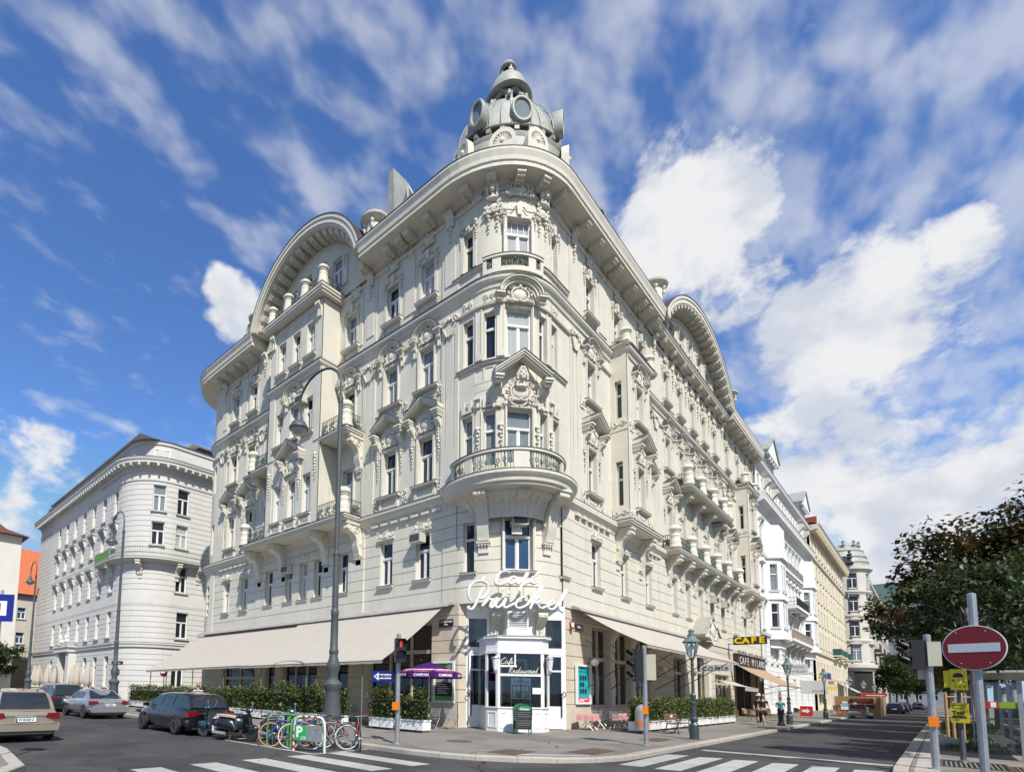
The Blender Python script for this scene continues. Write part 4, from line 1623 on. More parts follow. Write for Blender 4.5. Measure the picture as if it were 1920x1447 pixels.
# ---------------------------------------------------------------- corner dome
def dome(c,sc=1.0,rz=PI/4):
	M=Matrix.Translation(c) @ Matrix.Rotation(rz,4,'Z') @ Matrix.Scale(sc,4)
	MF=M @ Matrix.Diagonal((1,.64,1,1))  # the dome is broader along the corner than it is deep
	def lp(name,prof,mat,n=32,sm=.5,flat=False):
		def f():
			m=MB()
			m.lathe(prof,n)
			return m.mesh(name,mat,sm)
		return link(name,shared(('dome',name,tuple(prof)),f),CAFE,MF if flat else M)
	lp('dome_drum',[(3.2,-.3),(3.2,.3),(3.05,.4),(3.0,3.45),(3.06,3.55),(3.1,3.65),(3.0,3.75),(2.75,3.8)],ROOFM,flat=True)
	ring=[]
	lp('dome_gallery',[(2.72,3.8),(2.72,4.1),(2.9,4.13),(2.95,4.2),(2.92,4.3),(2.86,4.32)],FLASH,flat=True)  # ring coloured dark to stand for the shaded gap between the blocks
	lp('dome_shell',[(2.86,4.32),(2.84,4.6),(2.72,5.1),(2.5,5.6),(2.2,6.05),(1.9,6.35),(1.8,6.42),(1.8,6.56),(1.68,6.64),(1.5,6.7),(1.0,6.74)],ROOFM,flat=True)
	lp('lantern_drum',[(.8,6.5),(.78,7.6)],BLACK,20)
	lp('lantern_brim',[(.85,7.5),(1.24,7.45),(1.31,7.52),(1.24,7.62),(1.12,7.72),(1.06,8.1),(.92,8.5),(.72,8.8),(.55,8.95),(.5,9.0),(.5,9.08),(.3,9.12)],ROOFM)
	lp('finial_core',[(.26,9.1),(.26,9.62)],BLACK,12)  # black core: shade of the finial's recess put into the colour
	lp('finial',[(.3,9.6),(.44,9.58),(.47,9.64),(.42,9.76),(.34,9.9),(.2,9.97),(.17,10.02),(.19,10.1),(.1,10.22),(0,10.26)],ROOFM,16)
	def fig():
		m=MB()
		m.ball((0,-.36,9.5),.06,n=7,m=5)
		m.ball((0,-.36,9.33),.09,.07,.14,7,5)
		for sx in (-1,1):
			m.tube([(sx*.07,-.36,9.4),(sx*.14,-.38,9.3),(sx*.08,-.38,9.2),(sx*.15,-.36,9.08)],.03,5)
		return m.mesh('finial_figure',TRIM,1)
	for i in range(4):
		link('finial_figure',shared('ffig',fig),CAFE,M @ Matrix.Rotation(.2+i*PI/2,4,'Z'))
	for i in range(24):
		a=2*PI*i/24
		link('gallery_block',shared('gblk',box_piece('gallery_block',.24,.34,.2,ROOFM)),CAFE,MF @ Matrix.Rotation(a,4,'Z') @ Matrix.Translation((0,-2.68,3.86)))
	for i in range(24):
		a=2*PI*(i+.5)/24
		def seam():
			m=MB()
			m.tube([(0,-2.86,4.34),(0,-2.84,4.6),(0,-2.72,5.1),(0,-2.5,5.6),(0,-2.2,6.05),(0,-1.92,6.33)],.03,4)
			return m.mesh('dome_seam',ROOFM)
		link('dome_seam',shared('seam',seam),CAFE,MF @ Matrix.Rotation(a,4,'Z'))
	for i in range(8):
		a=2*PI*i/8
		def arch():
			m=MB()
			m.box(-.30,-.18,-.95,-.75,6.6,7.1)
			m.box(.18,.30,-.95,-.75,6.6,7.1)
			rows=[]
			for j in range(9):
				q=PI*j/8
				rows.append([(.18*cos(q),-.75,7.1+.18*sin(q)),(.18*cos(q),-.98,7.1+.18*sin(q)),(.34*cos(q),-.98,7.1+.34*sin(q)),(.34*cos(q),-.75,7.1+.34*sin(q))])
			m.rows(rows,True)
			m.ball((0,-1.0,7.4),.08,n=6,m=4)
			return m.mesh('lantern_arch',ROOFM)
		link('lantern_arch',shared('larch',arch),CAFE,M @ Matrix.Rotation(a+.2,4,'Z'))
		def scr():
			m=MB()
			m.tube([(0,-1.3,6.6),(0,-1.28,6.85),(0,-1.1,6.95),(0,-1.0,7.2),(0,-.9,7.4)],[.11,.09,.08,.07,.05],6)
			return m.mesh('lantern_scroll',ROOFM,.8)
		link('lantern_scroll',shared('lscr',scr),CAFE,M @ Matrix.Rotation(a+.2+PI/8,4,'Z'))
	for i in range(6):  # oval windows standing proud of the dome
		a=2*PI*i/6+.14
		def oval():
			m=MB()
			rows=[]
			for j in range(24):
				q=2*PI*j/24
				rows.append([((rr)*cos(q),yy,5.05+rr*1.28*sin(q)) for rr,yy in ((.44,-2.5),(.44,-2.98),(.48,-3.05),(.56,-3.05),(.60,-2.98),(.60,-2.5))])
			rows.append(rows[0])
			m.rows(rows)
			return m.mesh('oval_window',ROOFM,.6)
		o=link('oval_window',shared('oval',oval),CAFE,MF @ Matrix.Rotation(a,4,'Z'))
		q=MB().disc((0,-2.92,5.05),.45,24,'y',.45*1.28)
		link('pane',shared('ovalp',lambda q=q:q.mesh('pane',P_BLIND)),o)
	for i in range(8):  # shell niches round the drum
		def shell():
			m=MB()
			rows=[]
			for j in range(11):
				q=PI*j/10
				rows.append([(r*cos(q),y,2.9+r*1.1*sin(q)) for r,y in ((.5,-2.9),(.5,-3.3),(.72,-3.3),(.72,-2.9))])
			m.rows(rows,True)
			m.box(-.72,.72,-3.3,-2.9,2.0,2.9)
			for j in range(9):
				q=PI*(j+.5)/9
				m.tube([(.1*cos(q),-3.18,2.95+.1*sin(q)),(.45*cos(q),-3.25,2.92+.5*sin(q))],.06,5)
			m.ball((0,-3.25,2.98),.16,n=8,m=5)
			return m.mesh('shell_niche',TRIM)
		link('shell_niche',shared('shell',shell),CAFE,MF @ Matrix.Rotation(2*PI*i/8+.98-PI/4+.25,4,'Z'))
dome((-3.1,4.0,27.1))
dome((-27.0,4.2,26.0),.98,-PI/4)
# ================================================================ cafe building, ground floor
BRTIMB=nmat('brown_timber',(0.20,0.145,0.10),0.6,var=0.3,vscale=6)  # plain brown timber for doors, fence and planter feet
TIMB=nmat('beige_joinery',(0.52,0.46,0.37),0.55,var=0.12,vscale=6)
NET=clothmat('white_curtain',(0.62,0.62,0.60),0.4,wave=1)
REDC=clothmat('red_curtain',(0.22,0.035,0.03),0.3,wave=1)
GREENC=clothmat('green_curtain',(0.03,0.14,0.06),0.3,wave=1)
GZ=[1.15,1.72,2.29,2.86,3.43,4.03,4.66,5.2]
b=MB()
LOPEN=[(4.9,9.3,1.0,4.95),(10.95,12.2,.05,4.6),(13.75,17.3,1.0,4.7),(18.2,19.35,.05,4.6),(20.6,25.0,1.0,4.7)]
rects=grooves(GZ,3.3,30)
rects += [(3.3,30,-.1,1.12,.05)]
for x0,x1,z0,z1 in LOPEN:
	rects.append((x0,x1,z0,z1,None))
relief(b,mpL,3.3,27.6,-.1,5.72,rects)
ROPEN=[(6.75,8.85,.95,5.05),(9.5,11.75,.95,5.05),(12.45,14.8,.95,5.05),(19.2,21.5,.05,4.2),(23.3,26.2,.05,5.0),(29.0,33.2,.3,3.4)]
rects=grooves(GZ,3.75,46)
rects += [(3.75,34.4,-.1,1.12,.05)]
for x0,x1,z0,z1 in ROPEN:
	rects.append((x0,x1,z0,z1,None))
rects.append((34.8,46,-.1,5.3,None))
relief(b,mpR,3.75,46,-.1,5.72,rects)
relief(b,mpE,-90,0,-.1,5.72,grooves(GZ,-90,0),0.0,xdiv=[-90+5*i for i in range(18)])
# pier returns towards the recessed corner entrance (local diag frame turned 45 degrees)
DG=Matrix.Rotation(PI/4,4,'Z')
dv=lambda x,y,z:tuple(DG @ Vector((x,y,z)))
for (p,q) in (((-3.3,0.0),dv(-1.86,2.55,0)),((0.0,3.75),dv(2.58,2.75,0))):
	def mpP(x,o,z,p=p,q=q):
		dx,dy=q[0]-p[0],q[1]-p[1]
		l=hypot(dx,dy)
		nx,ny=dy/l,-dx/l
		if (nx*(0-p[0])+ny*(0-p[1]))<0:
			nx,ny=-nx,-ny
		return (p[0]+dx*x+nx*o,p[1]+dy*x+ny*o,z)
	relief(b,mpP,0,1,-.1,5.72,grooves(GZ,0,1))
# soffit over the entrance recess
arc=[tuple(ell(-90+90*i/16,0,B1,B1)[0])[:2] for i in range(17)]
b.add([(x,y,5.71) for x,y in arc]+[dv(2.6,3.4,5.71),dv(-1.9,3.4,5.71)],[list(range(19))])
ob('wall',b,nmat('ground_floor_stucco',(0.60,0.535,0.43),0.85,var=0.12,vscale=1.1,bump=0.15,bscale=30,streak=0.2),CAFE,fix=False)  # warmer than the upper stucco: the awning's warm light is put into the colour
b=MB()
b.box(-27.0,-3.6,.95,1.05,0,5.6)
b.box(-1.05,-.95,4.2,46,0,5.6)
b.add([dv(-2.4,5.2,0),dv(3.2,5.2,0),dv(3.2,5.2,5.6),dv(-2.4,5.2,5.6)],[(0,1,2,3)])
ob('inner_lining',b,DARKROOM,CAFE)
def shop_window(fac,x0,x1,z0,z1,trans,nv,curt=None,upper=None,o=-.2):
	"""timber shop window with transom, uprights, clear panes and curtains behind"""
	w,h=x1-x0,z1-z0
	m=MB()
	f=.09
	m.box(-w/2,-w/2+f,0,.12,0,h)
	m.box(w/2-f,w/2,0,.12,0,h)
	m.box(-w/2+f,w/2-f,0,.12,h-f,h)
	m.box(-w/2+f,w/2-f,-.03,.12,0,.16)
	for t in trans:
		m.box(-w/2+f,w/2-f,-.04,.12,t-z0-.09,t-z0+.09)
	for i in range(1,nv):
		x=-w/2+w*i/nv
		m.box(x-.06,x+.06,-.02,.12,.16,h-f)
	win=link('shop_window',m.mesh('shop_window',TIMB),CAFE,at(fac,(x0+x1)/2,z0,o))
	for i in range(nv):
		p=MB()
		a=-w/2+w*i/nv+.04
		p.box(a,a+w/nv-.08,.07,.08,.1,h-.06)
		link('pane',p.mesh('pane',CLEAR),win)
	if curt:
		c=MB()
		n=int(w/.07)
		c.rows([[(-w/2+.1+(w-.2)*i/n,.24+.035*sin(i*2.1),.1) for i in range(n+1)],[(-w/2+.1+(w-.2)*i/n,.24+.03*sin(i*2.1),curt-z0) for i in range(n+1)]])
		link('curtain',c.mesh('curtain',NET),win)
	if upper:
		c=MB()
		zz=(trans[-1]-z0)
		wa,wb=upper[1]
		n=max(4,int((wb-wa)/.07))
		c.rows([[(wa+(wb-wa)*i/n,.26+.035*sin(i*2.3),upper[2]) for i in range(n+1)],[(wa+(wb-wa)*i/n,.26+.03*sin(i*2.3),h-.1) for i in range(n+1)]])
		link('curtain',c.mesh('curtain',upper[0]),win)
	return win
shop_window('L',4.9,9.3,1.0,4.95,[3.55],3,2.3,(REDC,(-1.0,1.1),1.4))
shop_window('L',10.95,12.2,.05,4.6,[3.2],1)
shop_window('L',13.75,17.3,1.0,4.7,[3.3],3,1.9)
shop_window('L',18.2,19.35,.05,4.6,[3.2],1)
shop_window('L',20.6,25.0,1.0,4.7,[2.25],2)
for x0,x1,z0,z1 in ROPEN[:3]:
	shop_window('R',x0,x1,z0,z1,[3.45],2,1.0,(NET,(-.55,.35),.2) if x0<9 else None)
shop_window('R',19.2,21.5,.05,4.2,[3.2],2)
shop_window('R',23.3,26.2,.05,5.0,[3.4],2)
shop_window('R',29.0,33.2,.3,3.4,[2.7],3)
for v in (9.17,12.1):
	put('console','consshop',console_mesh(.5,1.3,.36),'R',v,3.85,.0)
	put('pilaster','pilshop',box_piece('pilaster',.44,.07,2.75),'R',v,1.1,.0)
# hood with a gable over the house door
b=MB()
b.prism([(-1.9,0),(1.9,0),(1.9,.14),(0,1.45),(-1.9,.14)],-1.0,0)
b.mi=1
for sx in (-1,1):
	p=[(sx*1.98,.12),(sx*1.98,.2),(0,1.6),(0,1.5)]
	b.prism(p if sx>0 else p[::-1],-1.1,0)
link('door_hood',b.mesh('door_hood',[TRIM,nmat('grey_sheet',(.36,.34,.30),.6,var=.2,vscale=3)]),CAFE,at('R',24.6,5.85,0))
put('cartouche','cartdoor',cartouche_mesh(1.9,1.5),'R',24.6,5.6,1.02)
for v in (22.9,26.4):
	put('console','consdoor',console_mesh(.5,1.3,.5),'R',v,4.5,.0)
	put('pilaster','pildoor',box_piece('pilaster',.7,.3,4.5),'R',v,0,.0)
# recessed joinery of the corner entrance
PORCH=thing('entrance_porch','white glazed entrance porch with blunt corners and two outside lamps at the street corner','porch',(0,0,0),PI/4)
# --- chord wall behind the porch
b=MB()
for x0,x1 in ((-1.95,-1.84),(-.98,-.86),(1.45,1.6),(2.5,2.66)):
	b.box(x0,x1,2.5,2.66,0,5.15)
b.box(-1.84,-.98,2.5,2.66,3.42,3.72)
b.box(1.6,2.5,2.5,2.66,3.42,3.72)
b.box(-1.95,2.66,2.52,2.68,5.05,5.7)
b.box(-.86,1.45,2.55,2.68,3.9,5.05)
ob('entrance_frame',b,WHITE,PORCH)
for x0,x1 in ((-1.84,-.98),(1.6,2.5)):
	p=MB()
	p.box(x0,x1,2.57,2.59,3.72,5.05)
	ob('pane',p,CLEAR,PORCH)
	c=MB()
	n=14
	xa,xb=(x0+.3,x1) if x0<0 else (x0,x1-.35)
	c.rows([[(xa+(xb-xa)*i/n,2.72+.04*sin(i*2.2),z) for i in range(n+1)] for z in (3.7,5.05)])
	ob('curtain',c,clothmat('grey_curtain',(0.22,0.23,0.26),0.3,wave=1),PORCH)
	d=MB()  # door leaf: glazed above a panel
	d.box(x0,x1,2.36,2.42,.03,1.05)
	d.box(x0,x0+.09,2.36,2.42,1.05,3.4)
	d.box(x1-.09,x1,2.36,2.42,1.05,3.4)
	d.box(x0+.09,x1-.09,2.36,2.42,3.32,3.4)
	d.box(x0+.09,x1-.09,2.36,2.42,2.62,2.7)
	dr=ob('door',d,WHITE,PORCH)
	g=MB()
	g.box(x0+.09,x1-.09,2.385,2.395,1.05,3.32)
	ob('pane',g,CLEAR,dr)
	h=MB()
	s=-1 if x0<0 else 1
	hx=x0+.1 if x0<0 else x1-.1
	h.tube([(hx,2.3,.55),(hx,2.28,1.3),(hx-.02*s,2.28,1.6),(hx+.12*s,2.28,1.72),(hx+.2*s,2.28,1.6),(hx+.13*s,2.28,1.48),(hx+.06*s,2.28,1.55)],.025,6)
	ob('handle',h,BLACK,dr)
for x in (-.62,1.5):
	link('console',shared('consporch',console_mesh(.42,1.15,.55)),PORCH,TR(x,2.5,4.2))
# --- the porch box itself
F=[(-1.35,2.5),(-1.35,.8),(-.95,.30),(.95,.30),(1.35,.8),(1.35,2.5)]
def along(p,q,x0,x1,z0,z1,d0,d1,m):
	"""a bar on the wall line p-q, from x0 to x1 along it, d0..d1 outward"""
	dx,dy=q[0]-p[0],q[1]-p[1]
	l=hypot(dx,dy)
	ux,uy=dx/l,dy/l
	nx,ny=uy,-ux
	P=[(p[0]+ux*x+nx*d,p[1]+uy*x+ny*d) for x,d in ((x0,d0),(x1,d0),(x1,d1),(x0,d1))]
	m.add([(x,y,z0) for x,y in P]+[(x,y,z1) for x,y in P],[(3,2,1,0),(4,5,6,7),(0,1,5,4),(1,2,6,5),(2,3,7,6),(3,0,4,7)])
b=MB()
gl=MB()
for i,(p,q) in enumerate(zip(F[:-1],F[1:])):
	l=hypot(q[0]-p[0],q[1]-p[1])
	along(p,q,0,l,.0,.98,-.06,0,b)  # dado
	k=4 if i == 2 else 1
	for j in range(k):
		a0,a1=l*j/k+.09,l*(j+1)/k-.09
		if a1-a0>.15:  # raised panel mouldings
			along(p,q,a0,a1,.16,.2,0,.02,b)
			along(p,q,a0,a1,.78,.82,0,.02,b)
			along(p,q,a0,a0+.04,.2,.78,0,.02,b)
			along(p,q,a1-.04,a1,.2,.78,0,.02,b)
	along(p,q,-.02,l+.02,.98,1.04,-.06,.04,b)
	along(p,q,0,.09,1.04,3.3,-.08,.03,b)
	along(p,q,l-.09,l,1.04,3.3,-.08,.03,b)
	along(p,q,0,l,3.3,3.42,-.08,.05,b)
	along(p,q,0,l,3.42,3.94,-.08,.0,b)
	for j in range(1,3 if i == 2 else 1):
		along(p,q,l*j/3-.02,l*j/3+.02,3.42,3.94,0,.02,b)
	along(p,q,-.06,l+.06,3.94,4.02,-.1,.10,b)
	if i == 2:
		along(p,q,.09,l-.09,2.34,2.44,-.05,.02,b)
		along(p,q,.09,.80,2.72,2.80,-.05,.02,b)
		along(p,q,.70,.76,2.80,3.3,-.05,.02,b)
	along(p,q,.09,l-.09,1.04,3.3,-.035,-.03,gl)
ob('frame',b,WHITE,PORCH)
ob('pane',gl,CLEAR,PORCH)
b=MB()
b.prism([(-1.46,2.5),(-1.46,.76),(-.99,.18),(.99,.18),(1.46,.76),(1.46,2.5)],4.025,4.07,'z')
ob('roof',b,ROOFM,PORCH)
b=MB()
b.prism([(-1.34,2.5),(-1.34,.82),(-.93,.33),(.93,.33),(1.34,.82),(1.34,2.5)],.02,.05,'z')
b.box(-.2,.75,2.3,2.35,.05,3.2)
ob('inner_wall',b,DARKROOM,PORCH)
b=MB()
for x0,x1,y in ((-1.28,-1.0,.95),(.45,.93,.5)):
	n=9
	b.rows([[(x0+(x1-x0)*i/n,y+.04*sin(i*2.2),z) for i in range(n+1)] for z in (1.0,3.3)])
ob('curtain',b,GREENC,PORCH)
b=MB()  # inner door frame seen through the glass
b.box(-.72,-.62,.9,.98,0,3.1)
b.box(.35,.45,.9,.98,0,3.1)
b.box(-.62,.35,.9,.98,2.3,2.42)
b.box(-.62,.35,.9,.98,3.0,3.1)
ob('inner_door_frame',b,TIMB,PORCH)
for i,x in enumerate((-1.09,1.19)):  # tapered outside lamps
	m=MB()
	m.lathe([(.06,0),(.085,.02),(.15,.48),(.155,.5)],10,(x,.12,2.55))
	l=ob('porch_lamp',m,nmat('opal_glass',(0.72,0.74,0.76),0.25),PORCH,smooth=.6)
	m=MB()
	m.lathe([(.16,.5),(.19,.53),(.17,.57),(.05,.6),(0,.6)],10,(x,.12,2.55))
	m.lathe([(.03,-.14),(.07,-.08),(.07,0),(.03,.0)],10,(x,.12,2.55))
	m.tube([(x,.12,2.42),(x,.2,2.4),(x*.93,.5,2.45)],.02,5)
	ob('lamp_fitting',m,STEEL,l)
# lettering on the porch glass and the menu board behind it
m=MB()
SCRIPT={'C':[(.34,.46),(.24,.5),(.1,.38),(.0,.18),(.06,.02),(.2,.02),(.34,.12)],
		  'a':[(.5,.2),(.44,.26),(.36,.14),(.4,.02),(.48,.08),(.52,.22),(.52,.04),(.58,.04),(.64,.12)],
		  'f':[(.64,.12),(.76,.34),(.8,.5),(.73,.46),(.68,.2),(.6,-.2),(.66,-.16),(.72,.06)],
		  'e':[(.72,.06),(.88,.16),(.86,.26),(.8,.2),(.8,.06),(.9,.03),(.98,.1)]}
def strokes(m,S,ox,oz,k,y,r,shear=.25):
	for pts in S:
		m.tube([(ox+k*(px+shear*pz),y,oz+k*pz) for px,pz in pts],r,5)
strokes(m,SCRIPT.values(),-.86,2.84,.56,.25,.014)
R_=[[(0,0),(.06,.3),(.14,.5)],[(.02,.38),(.14,.52),(.26,.44),(.2,.3),(.1,.26),(.22,.08),(.3,.02)]]
e_=[(0,.08),(.12,.16),(.12,.24),(.06,.22),(.03,.1),(.09,.01),(.18,.06)]
s_=[(0,.04),(.1,.24),(.13,.1),(.06,.0),(.18,.06)]
t_=[(0,.06),(.12,.44),(.05,.08),(.09,.0),(.16,.06)]
a_=[(.12,.2),(.06,.24),(.0,.1),(.04,.0),(.12,.1),(.15,.22),(.14,.03),(.2,.06)]
u_=[(0,.06),(.06,.22),(.03,.04),(.08,.0),(.15,.1),(.18,.22),(.16,.03),(.23,.06)]
r_=[(0,.04),(.07,.24),(.09,.2),(.15,.21),(.12,.04),(.17,.04)]
n_=[(0,.0),(.05,.22),(.02,.02),(.12,.22),(.15,.2),(.13,.04),(.2,.05)]
x=-.52
strokes(m,R_,x,2.45,.5,.25,.013)
x += .16
for ch,adv in ((e_,.17),(s_,.16),(t_,.15),(a_,.19),(u_,.22),(r_,.16),(a_,.19),(n_,.19),(t_,.15)):
	strokes(m,[ch],x,2.45,.62,.25,.013)
	x += adv*.68
ob('lettering',m,nmat('cream_letter',(0.75,0.72,0.6),0.4),PORCH)
MENU=thing('menu_case','white menu case headed Cafe with rows of pages hanging inside the porch glass','menu case',dv(.05,.42,1.0),PI/4)
m=MB()
m.box(-.42,.42,0,.05,0,1.28)
ob('board',m,WHITE,MENU)
m=MB()
m.box(-.37,.37,-.008,-.001,.42,.97)
ob('case_back',m,nmat('menu_green',(0.05,0.09,0.06),0.5),MENU)
for i in range(4):
	m=MB()
	m.box(-.33+.17*i,-.2+.17*i,-.02,-.009,.70,.93)
	ob('menu_page',m,nmat('paper',(0.74,0.75,0.76),0.7),MENU)
for i,c in enumerate(((.6,.6,.6),(.1,.2,.25),(.7,.72,.74),(.45,.4,.3))):
	m=MB()
	m.box(-.34+.18*i,-.2+.18*i,-.02,-.009,.45,.67)
	ob('menu_page',m,nmat('menu_print_%s' % 'abcd'[i],c,0.6),MENU)
m=MB()
m.box(-.4,.4,-.012,-.001,.03,.38)
ob('lower_panel',m,DARKROOM,MENU)
text('Café Prückel',.15,BLACK,MENU,(0,-.004,1.12),shear=.35,sx=.85)
NOTE=tag(ob('paper_notice',MB().box(.5,.85,.262,.268,1.6,1.86),MATS['paper'],None,Matrix.Rotation(PI/4,4,'Z')),'white paper notice stuck on the porch glass beside the green curtain','notice')
# louvred fan box over the porch
FAN=thing('louvre_vent','white louvred vent box standing above the porch roof under the script sign','vent',dv(.14,1.2,4.07),PI/4)
m=MB()
m.box(-.42,.42,.08,.7,.42,1.16)
m.box(-.46,-.40,0,.08,.4,1.18)
m.box(.40,.46,0,.08,.4,1.18)
m.box(-.4,.4,0,.08,1.1,1.18)
m.box(-.4,.4,0,.08,.4,.46)
ob('housing',m,WHITE,FAN)
m=MB()
m.box(-.4,.4,.05,.075,.46,1.1)
ob('duct',m,BLACK,FAN)
for i in range(8):
	m=MB()
	m.cbox((0,.03,.50+.08*i),.8,.09,.018,0,radians(-35))
	ob('slat',m,WHITE,FAN)
m=MB()
m.box(-.5,.5,.02,.7,0,.4)
ob('base',m,WHITE,FAN)
# neon script sign
SIGN=thing('script_sign','big white script sign reading Café Prückel in tube letters above the porch','sign',(0,0,0),PI/4)
LET={'C':[(-0.33,6.86),(-0.42,6.95),(-0.6,6.96),(-0.77,6.87),(-0.91,6.67),(-0.97,6.47),(-0.93,6.36),(-0.79,6.33),(-0.6,6.38),(-0.45,6.46)],
	   'a':[(-0.45,6.46),(-0.39,6.56),(-0.28,6.67),(-0.13,6.71),(-0.04,6.67),(-0.16,6.7),(-0.3,6.63),(-0.38,6.5),(-0.34,6.39),(-0.23,6.39),(-0.11,6.51),(-0.04,6.66),(-0.06,6.5),(-0.02,6.39),(0.08,6.42),(0.18,6.51)],
	   'f':[(0.18,6.51),(0.35,6.67),(0.47,6.83),(0.47,6.88),(0.4,6.85),(0.3,6.62),(0.21,6.32),(0.14,6.07),(0.09,6.05),(0.11,6.17),(0.21,6.33),(0.35,6.42),(0.42,6.45)],
	   'e':[(0.42,6.45),(0.59,6.5),(0.77,6.59),(0.81,6.69),(0.75,6.73),(0.64,6.65),(0.59,6.53),(0.64,6.42),(0.76,6.42),(0.86,6.51)],
	   'acute':[(0.79,6.76),(0.94,6.9)],
	   'P':[(-1.42,6.22),(-1.52,6.14),(-1.64,5.89),(-1.78,5.54),(-1.9,5.3),(-2.02,5.21),(-2.14,5.24),(-2.16,5.32),(-2.07,5.34)],
	   'Pbowl':[(-2.03,5.61),(-2.12,5.78),(-2.15,6.03),(-2.05,6.28),(-1.86,6.46),(-1.62,6.5),(-1.37,6.44),(-1.25,6.27),(-1.28,6.0),(-1.42,5.77),(-1.61,5.7),(-1.69,5.74)],
	   'Ptick':[(-1.52,6.51),(-1.43,6.7)],
	   'r':[(-1.54,5.38),(-1.42,5.5),(-1.27,5.68),(-1.23,5.74),(-1.19,5.64),(-1.07,5.7),(-1.1,5.56),(-1.2,5.38),(-1.17,5.31),(-1.08,5.34)],
	   'u':[(-1.08,5.34),(-0.94,5.56),(-0.84,5.76),(-0.91,5.54),(-0.96,5.36),(-0.86,5.31),(-0.69,5.42),(-0.55,5.64),(-0.47,5.79),(-0.55,5.57),(-0.62,5.37),(-0.52,5.31),(-0.35,5.4),(-0.09,5.53)],
	   'dot':[(-0.64,6.1),(-0.55,6.22)],'dot2':[(-0.42,5.94),(-0.33,6.06)],
	   'c':[(0.35,5.66),(0.42,5.76),(0.3,5.82),(0.11,5.75),(-0.04,5.58),(-0.09,5.41),(0.01,5.31),(0.2,5.34),(0.42,5.46)],
	   'k':[(0.42,5.46),(0.66,5.72),(0.91,6.09),(1.05,6.29),(1.09,6.23),(1.0,6.04),(0.81,5.74),(0.64,5.49),(0.56,5.3)],
	   'kleg':[(0.64,5.49),(0.81,5.72),(0.98,5.82),(1.05,5.75),(0.93,5.6),(0.81,5.55),(0.9,5.5),(0.98,5.35),(1.07,5.33)],
	   'e2':[(1.07,5.33),(1.27,5.41),(1.51,5.51),(1.63,5.61),(1.61,5.68),(1.49,5.66),(1.36,5.53),(1.34,5.36),(1.43,5.27),(1.6,5.32)],
	   'l':[(1.6,5.32),(1.87,5.62),(2.09,5.96),(2.19,6.14),(2.12,6.16),(2.0,5.96),(1.87,5.62),(1.82,5.32),(1.92,5.2),(2.01,5.18)]}
for k,pts in LET.items():
	m=MB()
	P3=[(x,.75,z) for x,z in pts]
	# round the polyline a little
	for _ in range(2):
		Q=[P3[0]]
		for a,c in zip(P3[:-1],P3[1:]):
			Q.append(tuple(.75*a[i]+.25*c[i] for i in range(3)))
			Q.append(tuple(.25*a[i]+.75*c[i] for i in range(3)))
		Q.append(P3[-1])
		P3=Q
	m.tube([(x,y+.05,z) for x,y,z in P3],.062,5)
	m.tube([(x+.025,y-.012,z-.012) for x,y,z in P3],.016,4)
	m.tube([(x-.03,y-.012,z+.012) for x,y,z in P3],.016,4)
	ob('letter',m,NEON,SIGN,smooth=.8)
m=MB()
for x0,x1,z in ((-1.9,2.0,5.24),(-1.9,2.0,5.52),(-.9,.95,6.3)):
	m.tube([(x0,.9,z),(x1,.9,z)],.015,4)
for x in (-1.7,-.8,-.3,.3,.9,1.7):
	m.tube([(x,.9,5.2),(x,.9,6.3 if abs(x)<1 else 5.8)],.013,4)
	m.tube([(x,.9,5.4),(x,1.9,5.75)],.013,4)
ob('sign_frame',m,STEEL,SIGN)
# ---------------------------------------------------------------- awnings
def awning(name,label,fac,s0,s1,o0,z0,o1,z1a,z1b,mat,seed=0,arms=(),posts=(),val=.14,group=None,wob=.03):
	"""sloping canvas from the wall line (o0, z0) to the front bar (o1, z1)"""
	t=thing(name,label,'awning',tuple(at(fac,(s0+s1)/2,0,0).translation),0 if fac == 'L' else PI/2,group)
	sg=-1 if fac == 'L' else 1
	c0=(s0+s1)/2
	X=lambda s:sg*(s-c0)
	m=MB()
	n=max(4,int(abs(s1-s0)/.35))
	k=10
	rws=[]
	for j in range(k+1):
		q=j/k
		row=[]
		for i in range(n+1):
			s=s0+(s1-s0)*i/n
			zf=z1a+(z1b-z1a)*i/n
			sag=-.10*sin(PI*q)+wob*.5*sin(i*1.7+seed)*sin(PI*q)
			row.append((X(s),-(o0+(o1-o0)*q),z0+(zf-z0)*q+sag))
		rws.append(row)
	last=rws[-1]
	rws.append([(x,y+.01,z-val+.012*sin(i*2.3)) for i,(x,y,z) in enumerate(last)])
	m.rows(rws)
	ob('canvas',m,mat,t,smooth=.9)
	m=MB()
	m.tube([(X(s0),-o1+.03,z1a-.03),(X(s1),-o1+.03,z1b-.03)],.035,6)
	ob('front_bar',m,LAMPG,t)
	m=MB()
	m.tube([(X(s0),-o0,z0-.02),(X(s1),-o0,z0-.02)],.06,6)
	ob('roller',m,STEEL,t)
	for s in arms:
		f=(s-s0)/(s1-s0)
		m=MB()
		m.tube([(X(s),-.05,1.75+.2),(X(s+.1),-o1+.05,z1a+(z1b-z1a)*f-.05)],.026,5)
		ob('arm',m,LAMPG,t)
		m=MB()
		m.tube([(X(s),-.08,z0-1.2),(X(s),-o1*.5,(1.95+z1a)/2+.1)],.014,4)
		ob('stay',m,LAMPG,t)
	for s in posts:
		f=(s-s0)/(s1-s0)
		m=MB()
		m.tube([(X(s),-o1+.25,0),(X(s),-o1+.25,z1a+(z1b-z1a)*f-.02)],.035,6)
		ob('post',m,nmat('green_post',(0.10,0.17,0.11),0.5),t)
		m=MB()
		m.tube([(X(s),-o1+.25,z1a-.12),(X(s),-.1,z1a+.25)],.022,5)
		ob('rafter',m,LAMPG,t)
	return t
